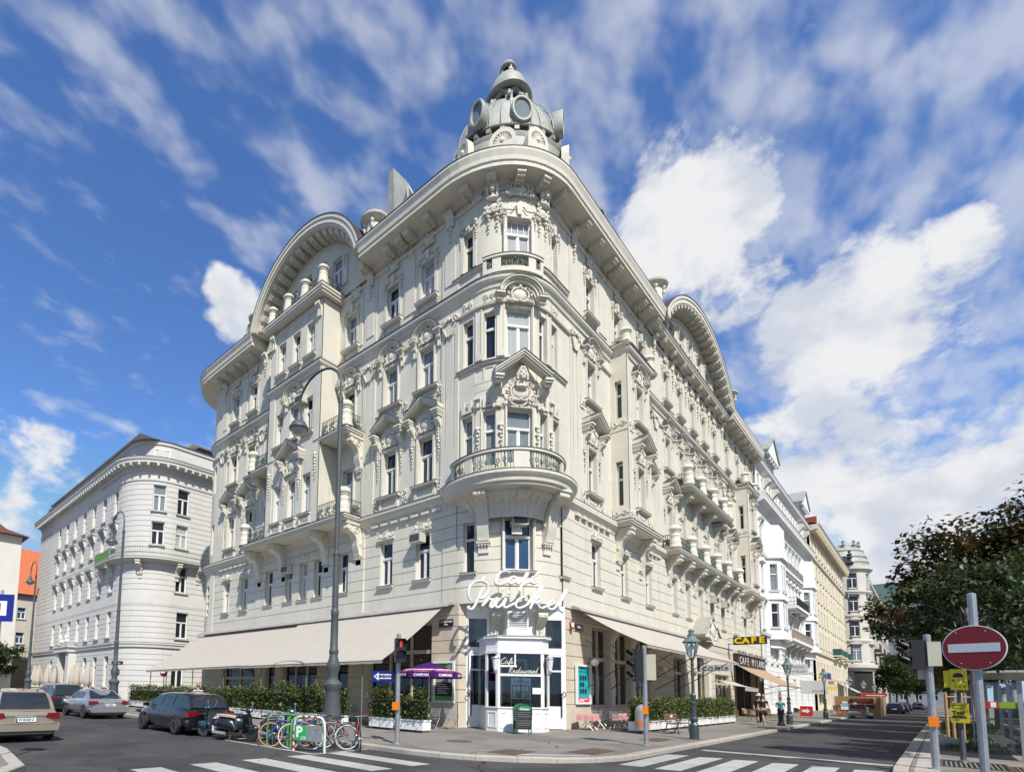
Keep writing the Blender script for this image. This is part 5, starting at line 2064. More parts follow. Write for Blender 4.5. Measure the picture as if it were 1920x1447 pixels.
awning('terrace_awning','cream cloth awning over the left terrace, the panel next to the street corner','L',3.95,15.1,.45,5.50,4.35,2.88,2.80,AWN,1,(),(5.4,9.4,13.4),group='cream awnings of the cafe')
awning('terrace_awning','cream cloth awning over the left terrace, the panel farther from the street corner','L',14.6,28.5,.42,5.40,4.32,2.84,2.68,AWN,4,(),(17.5,21.5,25.5,28.2),group='cream awnings of the cafe')
awning('terrace_awning','cream cloth awning over the pink covered tables on the right street','R',5.0,21.4,.45,5.50,3.25,3.9,3.84,AWN,2,(5.9,8.9,12.2,15.4,19.0),(),group='cream awnings of the cafe')
for fac,s0,s1 in (('L',3.55,28.4),('R',4.4,21.6)):
	m=MB()
	sg=-1 if fac == 'L' else 1
	a_,c_=sorted((sg*s0,sg*s1))
	prof=[(0,5.86),(-.22,5.82),(-.48,5.66),(-.56,5.56),(-.53,5.54),(-.44,5.62),(0,5.7)]
	m.rows([[(a_,y,z) for y,z in prof],[(c_,y,z) for y,z in prof]])
	m.add([(a_,y,z) for y,z in prof],[list(range(7))])
	m.add([(c_,y,z) for y,z in prof],[list(range(7))])
	M=Matrix.Identity(4) if fac == 'L' else Matrix.Rotation(PI/2,4,'Z')
	link('awning_hood',m.mesh('awning_hood',nmat('weathered_hood',(0.36,0.34,0.31),0.6,var=0.25,vscale=3,streak=.3)),CAFE,M)
# ---------------------------------------------------------------- things hung on the cafe walls
def poster(fac,s,z,w,h,label,o=.06):
	t=thing('poster_case',label,'poster',tuple(at(fac,s,z,o).translation),0 if fac == 'L' else PI/2)
	m=MB()
	for a in ((-w/2-.1,-w/2,-.05,h+.1),(w/2,w/2+.1,-.05,h+.1)):
		m.box(a[0],a[1],-.10,0,-.1,h+.1)
	m.box(-w/2,w/2,-.10,0,-.1,0)
	m.box(-w/2,w/2,-.10,0,h,h+.1)
	ob('frame',m,WHITE,t)
	return t
def plate(parent,x0,x1,z0,z1,mat,y=-.03,name='print'):
	m=MB()
	m.box(x0,x1,y,y+.006,z0,z1)
	return ob(name,m,mat,parent)
GREENP=nmat('print_green',(0.10,0.36,0.05),0.4)
PBLACK=nmat('print_black',(0.012,0.014,0.02),0.35)
PGREY=nmat('print_grey',(0.42,0.43,0.43),0.4,var=0.4,vscale=9)
PWHITE=nmat('print_white',(0.78,0.78,0.77),0.4)
PTURQ=nmat('print_turquoise',(0.0,0.42,0.46),0.35)
PPINK=nmat('print_pink',(0.62,0.02,0.10),0.35)
t=poster('L',4.05,1.2,1.05,1.75,'white framed poster, green and black, on the pier left of the entrance')
plate(t,-.52,.52,1.53,1.74,GREENP)
plate(t,-.52,.52,.85,1.53,PGREY)
plate(t,-.52,.52,.2,.85,PBLACK)
plate(t,-.52,.52,.0,.2,GREENP)
for i,x in enumerate((-.33,.05,.36)):
	m=MB()
	m.ball((x,-.035,1.2),.13,.012,.2,8,5)
	m.ball((x,-.037,1.4),.07,.012,.09,8,5)
	ob('figure_print',m,(PBLACK,PWHITE,PBLACK)[i],t)
for i in range(5):
	plate(t,-.42,.1+.1*(i % 3),.74-.1*i,.77-.1*i,PWHITE,-.038,'text_line')
for i,s in enumerate(('K','U','R')):
	pass
plate(t,.18,.44,1.6,1.68,PWHITE,-.037,'text_line')
t=poster('R',5.5,1.25,1.35,1.72,'white framed turquoise poster with eight black heads on the pier right of the entrance')
plate(t,-.67,.67,.24,1.72,PTURQ)
plate(t,-.67,.67,.0,.24,PPINK)
for r,xs in ((1.17,(-.26,0,.26)),(.85,(-.26,0)),(.53,(-.26,0,.26))):
	for x in xs:
		m=MB()
		m.prism([(x-.09,r-.12),(x+.02,r-.14),(x+.09,r-.08),(x+.11,r+.03),(x+.06,r+.13),(x-.05,r+.13),(x-.1,r+.04)],-.036,-.031)
		ob('head_print',m,PBLACK,t)
plate(t,-.3,.3,1.60,1.64,PBLACK,-.036,'text_line')
plate(t,-.45,.45,1.46,1.49,PBLACK,-.036,'text_line')
plate(t,-.4,.5,.13,.17,PWHITE,-.036,'text_line')
plate(t,-.55,.1,.05,.1,PWHITE,-.036,'text_line')
NAVY=nmat('enamel_navy',(0.006,0.006,0.03),0.25,coat=.5)
def street_plate(fac,s,z,w,h,lines,label,o=.06,size=.14):
	t=thing('street_name_plate',label,'street sign',tuple(at(fac,s,z,o).translation),0 if fac == 'L' else PI/2)
	plate(t,-w/2,w/2,-h/2,h/2,NAVY,-.02,'plate')
	for i,l in enumerate(lines):
		text(l,size,PWHITE,t,(0,-.026,((len(lines)-1)/2-i)*size*1.05),sx=.82,bold=.003)
	return t
street_plate('L',3.98,4.85,.86,.34,['1., Dr. Karl-Lueger-','Platz'],'dark blue street name plate on the pier left of the entrance',size=.125)
street_plate('R',5.25,4.88,.84,.28,['1.,Stubenring'],'dark blue street name plate right of the entrance beside the awning arm',size=.14)
t=thing('alarm_box','small red and white alarm box on the wall right of the porch','alarm',(.06,4.35,4.7),PI/2)
plate(t,-.12,.12,.1,.34,WHITE,-.1,'case')
m=MB()
m.box(-.1,.1,-.12,0,0,.1)
m.box(-.1,.1,-.12,0,.34,.40)
ob('lamp_cap',m,nmat('red_plastic',(0.45,0.02,0.02),0.35),t)
def globe(v,z):
	t=thing('globe_lamp','','lamp',(.05,v,z),PI/2,'globe lamps on the right ground floor wall')
	m=MB()
	m.tube([(0,0,-.2),(0,-.1,.15),(0,-.3,.22),(0,-.38,.12)],.018,5)
	ob('arm',m,BLACK,t)
	m=MB()
	m.ball((0,-.38,0),.19,n=14,m=10)
	ob('globe',m,nmat('opal_globe',(0.82,0.80,0.74),0.3),t,smooth=1)
	return t
globe(6.1,3.2)['label']='white globe wall lamp beside the turquoise poster'
globe(16.0,3.2)['label']='white globe wall lamp nearest the corner of the pair deep under the right awning'
globe(21.9,3.2)['label']='white globe wall lamp beside the house door under the gabled hood'
def ac_unit(fac,s,z,o,label,a=BOW_A,b_=BOW_B,w=.72):
	M=at(fac,s,z,o,a,b_)
	t=thing('air_conditioner',label,'air conditioner',tuple(M.translation),M.to_euler().z,'window air conditioners')
	m=MB()
	m.box(-w/2,w/2,-.42,.05,0,.46)
	m.mi=1
	m.box(-w/2+.05,w/2-.05,-.432,-.42,.06,.4)
	ob('case',m,[nmat('ac_beige',(0.55,0.52,0.45),0.5),PBLACK],t)
	m=MB()
	for i in range(5):
		m.box(-w/2+.07,w/2-.07,-.445,-.432,.1+.06*i,.115+.06*i)
	ob('grille',m,nmat('grille_grey',(0.25,0.25,0.24),0.5),t)
	return t
ac_unit('B',-41,9.2,-.1,'grey boxy air conditioner in the top of the middle corner window',B1,B1)
ac_unit('L',5.72,9.0,.05,'beige air conditioner above the window nearest the corner on the left front')
ac_unit('L',16.9,9.0,.05,'beige air conditioner under the left balcony between the brackets')
ac_unit('L',14.4,19.1,RO,'beige air conditioner high on the projecting bay behind the street lamp head')
ac_unit('R',28.6,9.0,.05,'dark air conditioner under the long right balcony, first of two neighbours')
ac_unit('R',31.75,9.0,.05,'dark air conditioner under the long right balcony, second of two neighbours')
ac_unit('R',39.7,9.0,.05,'dark air conditioner under the second projecting bay above the CAFE sign')
# ---------------------------------------------------------------- shop signs along the right front
YEL=nmat('sign_yellow',(0.80,0.56,0.0),0.35)
BRN=nmat('sign_brown',(0.045,0.02,0.012),0.4)
t=thing('cafe_sign','brown projecting sign with big yellow letters CAFE','sign',(1.62,33.0,6.0))
m=MB()
m.box(-1.15,1.15,-.12,.12,0,.64)
ob('panel',m,BRN,t)
for i,c in enumerate('CAFE'):
	text(c,.66,YEL,t,(-.82+.55*i,-.13,.315),bold=.025,sx=1.15,name='letter')
m=MB()
m.tube([(-1.15,0,.1),(-1.6,0,.1)],.03,5)
m.tube([(-1.15,0,.55),(-1.6,0,.55)],.03,5)
ob('bracket',m,BLACK,t)
t=thing('coface_sign','grey projecting sign reading coface with a green ring letter o','sign',(1.3,24.0,3.45))
m=MB()
m.box(-.98,.98,-.06,.06,0,.46)
ob('panel',m,nmat('sign_silver',(0.5,0.51,0.52),0.35),t)
text('face',.5,BLACK,t,(.35,-.065,.22),sx=1.05,name='letter')
for i,(x,mt) in enumerate(((-.68,BLACK),(-.32,nmat('sign_green',(0.05,0.3,0.12),0.4)))):
	m=MB()
	m.tube([(x+.14*cos(q*PI/8),-.07,.21+.12*sin(q*PI/8)) for q in range(2 if i == 0 else 0,15 if i == 0 else 17)],.03,5)
	ob('letter',m,mt,t)
m=MB()
m.tube([(-.9,0,.46),(-1.3,0,.75)],.02,4)
m.tube([(-.9,0,.2),(-1.3,0,.2)],.02,4)
ob('bracket',m,BLACK,t)
MIL=thing('milano_front','dark leafy shop front lettered CAFE MILANO under the CAFE sign','shop front',(0,40.5,0),PI/2)
m=MB()
m.box(-5.7,5.6,-.3,.0,4.4,5.45)
ob('fascia',m,BRN,MIL)
for i,c in enumerate('CAFE MILANO'):
	if c != ' ':
		text(c,.95,PWHITE,MIL,(-4.6+.92*i,-.33,4.85),sx=1.15,name='letter')
m=MB()
for i in range(5):
	m.box(-5.7+2.8*i,-5.5+2.8*i,-.1,0,0,4.4)
ob('pillar',m,BRN,MIL)
LEAFD=nmat('garland_green',(0.035,0.075,0.03),0.7,var=0.5,vscale=12)
m=MB()
rd=random.Random(3)
for i in range(420):
	x=rd.uniform(-5.8,5.7)
	z=5.35+.25*abs(sin(x*1.4))+rd.uniform(-.12,.1)
	y=-.35+rd.uniform(-.12,.08)
	a,c=rd.uniform(0,6.3),rd.uniform(.05,.11)
	m.add([(x,y,z),(x+c*cos(a),y-.05,z+c*sin(a)),(x+c*cos(a+1),y,z+c*sin(a+1))],[(0,1,2)])
ob('leaf_garland',m,LEAFD,MIL,fix=False,kind='stuff')
m=MB()
m.box(-5.5,5.5,2.5,2.6,0,5)
ob('dark_back',m,DARKROOM,MIL)
TAN=clothmat('tan_canvas',(0.50,0.36,0.24),0.25,wave=1)
awning('shop_awning','tan cloth awning sloping down over the dark CAFE MILANO front','R',35.2,46.2,.3,4.35,3.1,2.75,2.7,TAN,3,(36,45),(),.1)
awning('shop_awning','small cream awning with a scalloped edge over the shop left of the dark front','R',28.9,33.4,.25,2.95,2.0,2.45,2.4,AWN,6,(),(),.3)
# ================================================================ ground
def ground_mat(name,c1,c2,scale=1.4,bump=.25,patches=0.0,rough=.9,cracks=0.0):
	m=bpy.data.materials.new(name)
	m.use_nodes=True
	nt=m.node_tree
	bs=nt.nodes['Principled BSDF']
	N,Lk=nt.nodes.new,nt.links.new
	bs.inputs['Roughness'].default_value=rough
	bs.inputs['Specular IOR Level'].default_value=.3
	geo=N('ShaderNodeNewGeometry')
	P=geo.outputs['Position']
	def nz(sc,d,r=.6):
		n=N('ShaderNodeTexNoise')
		n.inputs['Scale'].default_value=sc
		n.inputs['Detail'].default_value=d
		n.inputs['Roughness'].default_value=r
		Lk(P,n.inputs['Vector'])
		return n.outputs['Fac']
	def mix(f,a,c):
		x=N('ShaderNodeMix')
		x.data_type='RGBA'
		for s_,v in ((0,f),(6,a),(7,c)):
			if isinstance(v,(tuple,list)):
				x.inputs[s_].default_value=tuple(v)+(1,)
			elif isinstance(v,float):
				x.inputs[s_].default_value=v
			else:
				Lk(v,x.inputs[s_])
		return x.outputs[2]
	def rng(v,a,c,lo=0.0,hi=1.0):
		r=N('ShaderNodeMapRange')
		Lk(v,r.inputs[0])
		for i,q in enumerate((a,c,lo,hi)):
			r.inputs[i+1].default_value=q
		return r.outputs[0]
	col=mix(rng(nz(scale,8,.65),.3,.7),c1,c2)
	col=mix(rng(nz(55,3),.42,.62,0,.35),col,tuple(x*1.9 for x in c1))
	if patches:
		col=mix(rng(nz(.22,3),.5,.56,0,patches),col,tuple(x*.6 for x in c1))
		st=N('ShaderNodeTexVoronoi')
		st.inputs['Scale'].default_value=.9
		Lk(P,st.inputs['Vector'])
		col=mix(rng(st.outputs['Distance'],.05,.16,patches*.8,0),col,tuple(x*.35 for x in c1))
	if cracks:
		vo=N('ShaderNodeTexVoronoi')
		vo.feature='DISTANCE_TO_EDGE'
		vo.inputs['Scale'].default_value=.16
		wob=N('ShaderNodeVectorMath')
		wob.operation='ADD'
		Lk(P,wob.inputs[0])
		nw=N('ShaderNodeTexNoise')
		nw.inputs['Scale'].default_value=.7
		Lk(P,nw.inputs['Vector'])
		Lk(nw.outputs['Color'],wob.inputs[1])
		Lk(wob.outputs[0],vo.inputs['Vector'])
		col=mix(rng(vo.outputs['Distance'],.001,.0045,cracks,0),col,tuple(x*.3 for x in c1))
	Lk(col,bs.inputs['Base Color'])
	bp=N('ShaderNodeBump')
	bp.inputs['Strength'].default_value=bump
	bp.inputs['Distance'].default_value=.012
	Lk(nz(70,3),bp.inputs['Height'])
	Lk(bp.outputs[0],bs.inputs['Normal'])
	MATS[name]=m
	return m
ASPH=ground_mat('asphalt_road',(0.042,0.040,0.040),(0.078,0.074,0.071),.8,.45,.45,cracks=.9)
PAVE=ground_mat('asphalt_pavement',(0.155,0.142,0.125),(0.23,0.213,0.187),.7,.3,.4,cracks=.9)
GRAN=ground_mat('granite_kerb',(0.30,0.275,0.24),(0.40,0.37,0.33),6,.25,.3)
PAINT=ground_mat('worn_road_paint',(0.40,0.39,0.37),(0.26,0.25,0.24),2.6,.3,.35,cracks=.6)
RUST=ground_mat('rusty_cover',(0.085,0.058,0.045),(0.12,0.08,0.06),5,.4,.2)
RZ=-.13  # road level; pavements are at 0
m=MB()
m.add([(-900,-700,RZ),(900,-700,RZ),(900,1600,RZ),(-900,1600,RZ)],[(0,1,2,3)])
ROAD=structure(ob('road',m,ASPH))
def rounded(pts):
	return pts
ARC=[(.3,-8.95)]+[(6.1-4.6+4.6*sin(radians(a)),-8.95+4.6-4.6*cos(radians(a))) for a in range(0,91,6)]
CORN_EDGE=[(-26.0,-8.95),(-4.7,-8.95)]+ARC+[(6.1,60),(6.4,130),(6.6,420)]
inner=[(-1,420),(-1,2),(-26.0,2)]
def sheet(name,pts,z,mat):
	m=MB()
	m.prism(pts,z-.5,z,'z')
	return structure(ob(name,m,mat))
def offset_line(pts,d):
	out=[]
	for i,p in enumerate(pts):
		a=Vector(pts[max(0,i-1)])
		c=Vector(pts[min(len(pts)-1,i+1)])
		t=(c-a).normalized()
		out.append((p[0]-t.y*d,p[1]+t.x*d))
	return out
KERBW=.28
PAV=sheet('pavement',offset_line(CORN_EDGE,KERBW)+inner,0.0,PAVE)
left_end=[(-26.0,-8.95),(-28.0,-8.4),(-29.6,-6.9),(-30.6,-4.5),(-30.6,60),(-26,60),(-26,2)]
sheet('pavement',[(-26.0-.01,-8.67),(-27.9,-8.15),(-29.4,-6.75),(-30.4,-4.4),(-30.4,60),(-26.01,60)],0.0,PAVE)
SOUTH=[(-80,-17.55),(-4,-17.3),(-.9,-17.6),(.9,-18.6),(1.8,-20.4),(2.0,-40)]
sheet('pavement',[(-80,-40),(2.0-KERBW,-40),(1.8-KERBW,-20.4),(.75,-18.8),(-1.0,-17.6-KERBW),(-4,-17.3-KERBW),(-80,-17.55-KERBW)],0.0,PAVE)
EAST=[(11.2,-2.6),(11.15,-1.2),(11.25,14),(11.45,34),(11.6,54),(12.2,420)]
PAVE_E=sheet('pavement',[(11.5,-2.6),(11.46,-1.2),(11.55,14),(11.75,34),(11.9,54),(12.5,420),(60,420),(60,-2.6)],0.0,PAVE)
GRAYP=sheet('pavement',[(-39.0,-3.9),(-39.0,60),(-37.6,60),(-37.6,-4.6),(-39.4,-5.4),(-90,-5.4),(-90,-2)],0.0,PAVE)
def kerb(line,w,parent,step=1.0,h=.0,maxn=300,side=1):
	"""granite kerb stones laid end to end along a line, joints open"""
	pts=[Vector(p) for p in line]
	d=[0]
	for a,c in zip(pts[:-1],pts[1:]):
		d.append(d[-1]+(c-a).length)
	def P(s):
		for i in range(len(d)-1):
			if s <= d[i+1]+1e-9:
				q=(s-d[i])/(d[i+1]-d[i])
				t=(pts[i+1]-pts[i]).normalized()
				return pts[i].lerp(pts[i+1],q),t
	s=0.0
	rd=random.Random(len(line))
	k=0
	while s<d[-1]-.05 and k<maxn:
		e=min(d[-1],s+step*rd.uniform(.82,1.15))
		(p,t),(q,u)=P(s+.006),P(e-.006)
		n1,n2=Vector((-t.y,t.x))*side,Vector((-u.y,u.x))*side
		z=h+rd.uniform(-.006,.006)
		m=MB()
		c=[(p.x,p.y),(q.x,q.y),(q.x+n2.x*(w-.008),q.y+n2.y*(w-.008)),(p.x+n1.x*(w-.008),p.y+n1.y*(w-.008))]
		ci=[(p.x+n1.x*.025,p.y+n1.y*.025),(q.x+n2.x*.025,q.y+n2.y*.025),c[2],c[3]]
		v=[(x,y,-.3) for x,y in c]+[(x,y,z-.025) for x,y in c[:2]]+[(x,y,z) for x,y in ci]
		m.add(v,[(0,1,5,4),(4,5,7,6),(6,7,8,9),(1,2,8,7,5),(3,0,4,6,9),(2,3,9,8)])
		ob('kerb_stone',m,GRAN,parent)
		s=e
		k += 1
kerb(CORN_EDGE[:-2],KERBW,PAV,1.05,maxn=130)
kerb([(-.9+.0,-17.6),(-4,-17.3),(-40,-17.42)],KERBW,PAV,1.1,maxn=40)
kerb([(2.0,-26),(1.8,-20.4),(.9,-18.6),(-.9,-17.6)],KERBW,PAV,1.1)
kerb(EAST[:-1],.30,PAVE_E,.9,maxn=75,side=-1)
# tram-side gutter strip of the right pavement: a second row of large slabs
for i in range(26):
	y=-2.4+1.3*i
	m=MB()
	m.box(11.56+.004*y,12.0+.004*y,y,y+1.27,-.2,.006)
	ob('paving_slab',m,GRAN,PAVE_E)
# far left and right kerb lines that are too distant to pick apart
m=MB()
for a,c in (((-26,-8.95),(-28,-8.4)),((-28,-8.4),(-29.6,-6.9)),((-29.6,-6.9),(-30.6,-4.5)),((-30.6,-4.5),(-30.6,40)),((-39.4,-5.55),(-37.5,-4.7)),((-90,-5.55),(-39.4,-5.55))):
	m.tube([(a[0],a[1],-.04),(c[0],c[1],-.04)],.1,4)
ob('kerb_line',m,GRAN,PAV)
# painted markings: sheets 4 mm above the road
def paint(name,pts,z=RZ+.004,mat=None):
	m=MB()
	m.add([(x,y,z) for x,y in pts],[list(range(len(pts)))])
	return ob(name,m,mat or PAINT,ROAD,fix=False)
for y in (-10.3,-11.62,-12.95,-14.28,-15.6):
	paint('crossing_stripe',[(.15,y-.32),(3.3,y-.30),(3.35,y+.32),(.2,y+.32)])
for i,x in enumerate((6.2,7.06,7.9,8.78,9.62,10.46)):
	w=.54
	paint('crossing_stripe',[(x+.06,-6.0),(x+.06+w,-5.9),(x+w,-1.9+.1*i),(x,-2.2+.12*i)])
paint('stop_line',[(6.5,.15),(11.1,.3),(11.1,.72),(6.5,.6)])
paint('parking_line',[(-4.75,-11.16),(.26,-11.16),(.26,-11.04),(-4.75,-11.04)])
paint('parking_line',[(.14,-11.04),(.26,-11.04),(.16,-9.0),(.04,-9.0)])
paint('parking_line',[(-4.75,-11.04),(-4.63,-11.04),(-4.63,-9.0),(-4.75,-9.0)])
for i in range(7):
	paint('parking_line',[(-20.0-5*i,-11.1),(-18.6-5*i,-11.1),(-18.6-5*i,-11.0),(-20.0-5*i,-11.0)])
def cover(pts,label,kind='plate'):
	m=MB()
	m.prism(pts,-.02,.006,'z')
	t=ob('metal_cover',m,RUST)
	tag(t,label,'cover','rusty covers in the corner pavement')
	q=MB()
	cx=sum(p[0] for p in pts)/len(pts)
	cy=sum(p[1] for p in pts)/len(pts)
	k=[(cx+(x-cx)*1.06,cy+(y-cy)*1.06) for x,y in pts]
	n=len(pts)
	q.add([(x,y,.007) for x,y in pts]+[(x,y,.007) for x,y in k],[(i,(i+1) % n,n+(i+1) % n,n+i) for i in range(n)])
	ob('rim',q,nmat('cover_rim',(0.05,0.045,0.04),0.6),t)
cover([(4.62,-5.46),(4.60,-3.75),(5.35,-3.98),(5.38,-5.5)],'rusty steel plate in the pavement nearest the road crossing right of the porch')
cover([(3.3,-7.5),(3.25,-6.3),(4.05,-6.2),(4.15,-7.5)],'rusty steel plate in the pavement corner at the bottom middle')
cover([(4.3,1.0),(4.32,2.5),(5.02,2.3),(5.0,.7)],'rusty steel plate between the middle traffic light and the bench')
cover([(.9+.42*cos(q*PI/8),-5.55+.42*sin(q*PI/8)) for q in range(16)],'round rusty manhole cover in the pavement left of the porch')
cover([(6.3,-1.0),(6.9,-1.0),(6.9,-.5),(6.3,-.5)],'small drain grate in the gutter by the right kerb')['x'] if False else None
# bright gutter flag set in the pavement edge
m=MB()
m.prism([(3.9,-7.25),(4.0,-7.45),(5.5,-5.9),(5.4,-5.75)],-.02,.005,'z')
ob('paving_slab',m,PAINT,PAV)
# repair patches cut into the asphalt
for pts,z,nm,par in (([(-2.2,-6.9),(3.2,-6.3),(3.1,-4.4),(-2.3,-4.8)],.003,'pavement_patch',PAV),([(2.2,2.2),(5.6,3.0),(5.6,7.6),(2.3,7.2)],.003,'pavement_patch',PAV),([(-14,-13.2),(-2,-13.6),(-2,-12.4),(-14,-12.0)],RZ+.003,'road_patch',ROAD),([(7.4,4),(9.3,4),(9.6,30),(7.8,30)],RZ+.003,'road_patch',ROAD)):
	m=MB()
	m.add([(x,y,z) for x,y in pts],[list(range(4))])
	ob(nm,m,ground_mat('patch_' +nm+str(int(abs(pts[0][0]*10))),(0.165,0.152,0.137) if z>0 else (0.045,0.044,0.044),(0.21,0.195,0.175) if z>0 else (0.06,0.058,0.057),1.3,.25,.2),par,fix=False)
# ================================================================ neighbouring buildings
def facade(root,mp,M,x0,x1,zb,zt,cols,floors,wallmat,name='wall',bands=(),groove=None,extra=(),frame_mat=None,skip=(),xdiv=(),matf=None,tr=.62):
	"""a wall with window openings; each window is a part with its panes; sills and hoods are parts too.
	floors: dicts z, h, w, sill, hood (0 none, 1 shelf, 2 gable), k"""
	b=MB()
	rects=[]
	if groove:
		z=groove[0]
		gl=[]
		while z<groove[1]:
			if not any(a <= z <= c for a,c in groove[3:]):
				gl.append(z)
			z += groove[2]
		rects += grooves(gl,x0,x1,-.05,.05)
	rects += list(bands)
	for i,f in enumerate(floors):
		for j,c in enumerate(f.get('cols',cols)):
			if (i,j) not in skip:
				rects.append((c-f['w']/2,c+f['w']/2,f['z'],f['z']+f['h'],None))
	relief(b,mp,x0,x1,zb,zt,rects+list(extra),xdiv=xdiv)
	ob(name,b,wallmat,root,fix=False)
	for i,f in enumerate(floors):
		w,h=f['w'],f['h']
		fr,pa=window_meshes(w,h,f.get('tr',tr),f.get('mull',True))
		for j,c in enumerate(f.get('cols',cols)):
			if (i,j) in skip:
				continue
			T=matf(c,f['z'],-.2)
			key=(round(w,2),round(h,2),f.get('tr',tr),f.get('mull',True),0)
			k=f.get('k',random.choice((0,0,0,1,1,2)))
			wn=link('window',shared(('window',)+key,fr),root,T)
			link('pane',shared(('pane',k)+key,pa(k)),wn)
			if f.get('sill',1):
				link('window_sill',shared(('nsill',w,f.get('smat',0)),(lambda w=w,f=f:sill_mesh2(w+.3,[wallmat,FLASH]))),root,matf(c,f['z']-.12,0))
			hd=f.get('hood',0)
			if hd == 1:
				link('window_hood',shared(('nhood1',w,root.name),(lambda w=w:hood1(w+.7,wallmat))),root,matf(c,f['z']+h+.25,0))
			elif hd == 2:
				link('window_hood',shared(('nhood2',w,root.name),(lambda w=w:hood2(w+.7,wallmat))),root,matf(c,f['z']+h+.15,0))
			if f.get('arch'):
				link('architrave',shared(('narc',w,h,root.name),(lambda w=w,h=h:arch_frame(w,h,wallmat))),root,matf(c,f['z'],0))
def sill_mesh2(w,mats):
	m=MB()
	m.box(-w/2,w/2,-.16,0,0,.10)
	m.mi=1
	m.box(-w/2-.01,w/2+.01,-.17,0,.101,.12)
	return m.mesh('window_sill',mats)
def hood1(w,mat):
	m=MB()
	m.box(-w/2,w/2,-.38,0,.12,.24)
	m.box(-w/2+.05,w/2-.05,-.26,0,.02,.12)
	for sx in (-1,1):
		m.prism([(0,-.75),(-.1,-.7),(-.3,-.05),(-.3,.02),(0,.02)],sx*(w/2-.22)-.09,sx*(w/2-.22)+.09,'x')
	m.mi=1
	m.box(-w/2-.01,w/2+.01,-.39,0,.241,.262)
	return m.mesh('window_hood',[mat,FLASH])
def hood2(w,mat):
	m=MB()
	m.box(-w/2,w/2,-.24,0,0,.1)
	m.prism([(-w/2-.05,.1),(w/2+.05,.1),(0,.55)],-.3,0)
	return m.mesh('window_hood',mat)
def arch_frame(w,h,mat):
	m=MB()
	for sx in (-1,1):
		m.box(sx*(w/2+.08)-.08,sx*(w/2+.08)+.08,-.07,0,0,h+.16)
	m.box(-w/2,w/2,-.07,0,h,h+.16)
	return m.mesh('architrave',mat)
def strip(root,name,pts,prof,mats,closed=False):
	"""a moulding swept along plan points given with outward normals (x, y, nx, ny)"""
	m=MB()
	rws=[[(x+nx*q[0],y+ny*q[0],q[1]) for x,y,nx,ny in pts] for q in prof]
	for i in range(len(rws)-1):
		m.mi=1 if len(prof[i+1])>2 else 0
		m.rows([rws[i],rws[i+1]])
	for e in (0,-1):
		m.mi=0
		m.add([r[e] for r in rws],[list(range(len(rws)))])
	return ob(name,m,mats,root)
# ---------------------------------------------------------------- the grey banded corner building across the side street
GREYW=nmat('pale_grey_stucco',(0.62,0.605,0.57),0.85,var=.08,vscale=.8,bump=.1,bscale=30,streak=.12)
GB=thing('grey_corner_building','pale grey banded building with a rounded corner and green railed balcony at the far left','building',(-39.7,-1.7,0))
GX,GY,GRr=0.0,0.0,4.0  # local corner; bow radius
def mpG(s,o,z):
	"""s < 0 along the left front, 0..q round the corner, beyond it up the side street"""
	q=GRr*PI/2
	if s <= 0:
		return (-GRr+s,-o,z)
	if s<q:
		a=-PI/2+s/GRr
		return (-GRr+(GRr+o)*cos(a),GRr+(GRr+o)*sin(a),z)
	return (o,GRr+(s-q),z)
def mtG(s,z,o):
	p=mpG(s,o,z)
	q=GRr*PI/2
	an=0 if s <= 0 else (PI/2 if s >= q else s/GRr)
	return TR(p[0],p[1],z,an)
q0=GRr*PI/2
gl_cols=[x+39.7+GRr for x in (-65.2,-61.9,-58.6,-55.25,-51.95,-48.6,-45.2)]
gr=[q0*.72,q0+.6,q0+4.6,q0+8.5]
arcdiv=[q0*i/16 for i in range(17)]
allc=gl_cols+gr
facade(GB,mpG,None,-31,q0+18,-.1,23.2,allc,[
	dict(z=1.35,h=3.0,w=1.25,cols=gl_cols[:3]+gl_cols[4:]+[q0+.9],sill=1,tr=.7,k=0),
	dict(z=6.2,h=2.6,w=1.2,cols=gl_cols+[q0+1.1,q0+5],sill=1),
	dict(z=10.75,h=2.65,w=1.15,cols=gl_cols+[q0+.8,q0+5],k=0),
	dict(z=15.2,h=2.3,w=1.2,cols=allc,hood=0),
	dict(z=18.6,h=2.6,w=1.2,cols=allc),
],GREYW,groove=(.9,22,.52,(5.2,5.9),(9.3,10.5)),bands=[(-31,q0+18,9.4,10.45,.02),(-31,q0+18,-.1,1.1,.05)],xdiv=arcdiv,matf=mtG)
for c in gl_cols:
	for z in (13.75,17.65):
		link('window_hood',shared('ghood',lambda:hood1(2.1,GREYW)),GB,mtG(c,z if z<15 else 17.65,0))
gpts=[]
for s in [-31,0]+arcdiv[1:]+[q0+18]:
	p0,p1=mpG(s,0,0),mpG(s,1,0)
	gpts.append((p0[0],p0[1],p1[0]-p0[0],p1[1]-p0[1]))
strip(GB,'cornice',gpts,[(0,22.5),(.1,22.6),(.15,22.9),(.85,23.1),(.85,23.25),(.95,23.4),(1.0,23.6),(1.02,23.61,1),(1.02,23.66,1),(-.3,23.8,1)],[GREYW,FLASH])
strip(GB,'string_course',gpts,[(0,5.15),(.14,5.2),(.16,5.4),(.24,5.5),(.24,5.62),(.25,5.63,1),(0,5.7,1)],[GREYW,FLASH])
strip(GB,'string_course',gpts,[(0,21.5),(.08,21.55),(.1,21.75),(0,21.8)],[GREYW,FLASH])
n=62
for i in range(n):
	s=-30+(30+q0+10)*i/n
	link('modillion',shared('gmod',lambda:MB().box(-.1,.1,-.78,0,0,.24).mesh('modillion',GREYW)),GB,mtG(s,22.82,.1))
for i in range(40):
	s=-6+(6+q0+8)*i/40
	link('dentil',shared('gdent',lambda:MB().box(-.09,.09,-.12,0,0,.14).mesh('dentil',GREYW)),GB,mtG(s,22.45,.02))
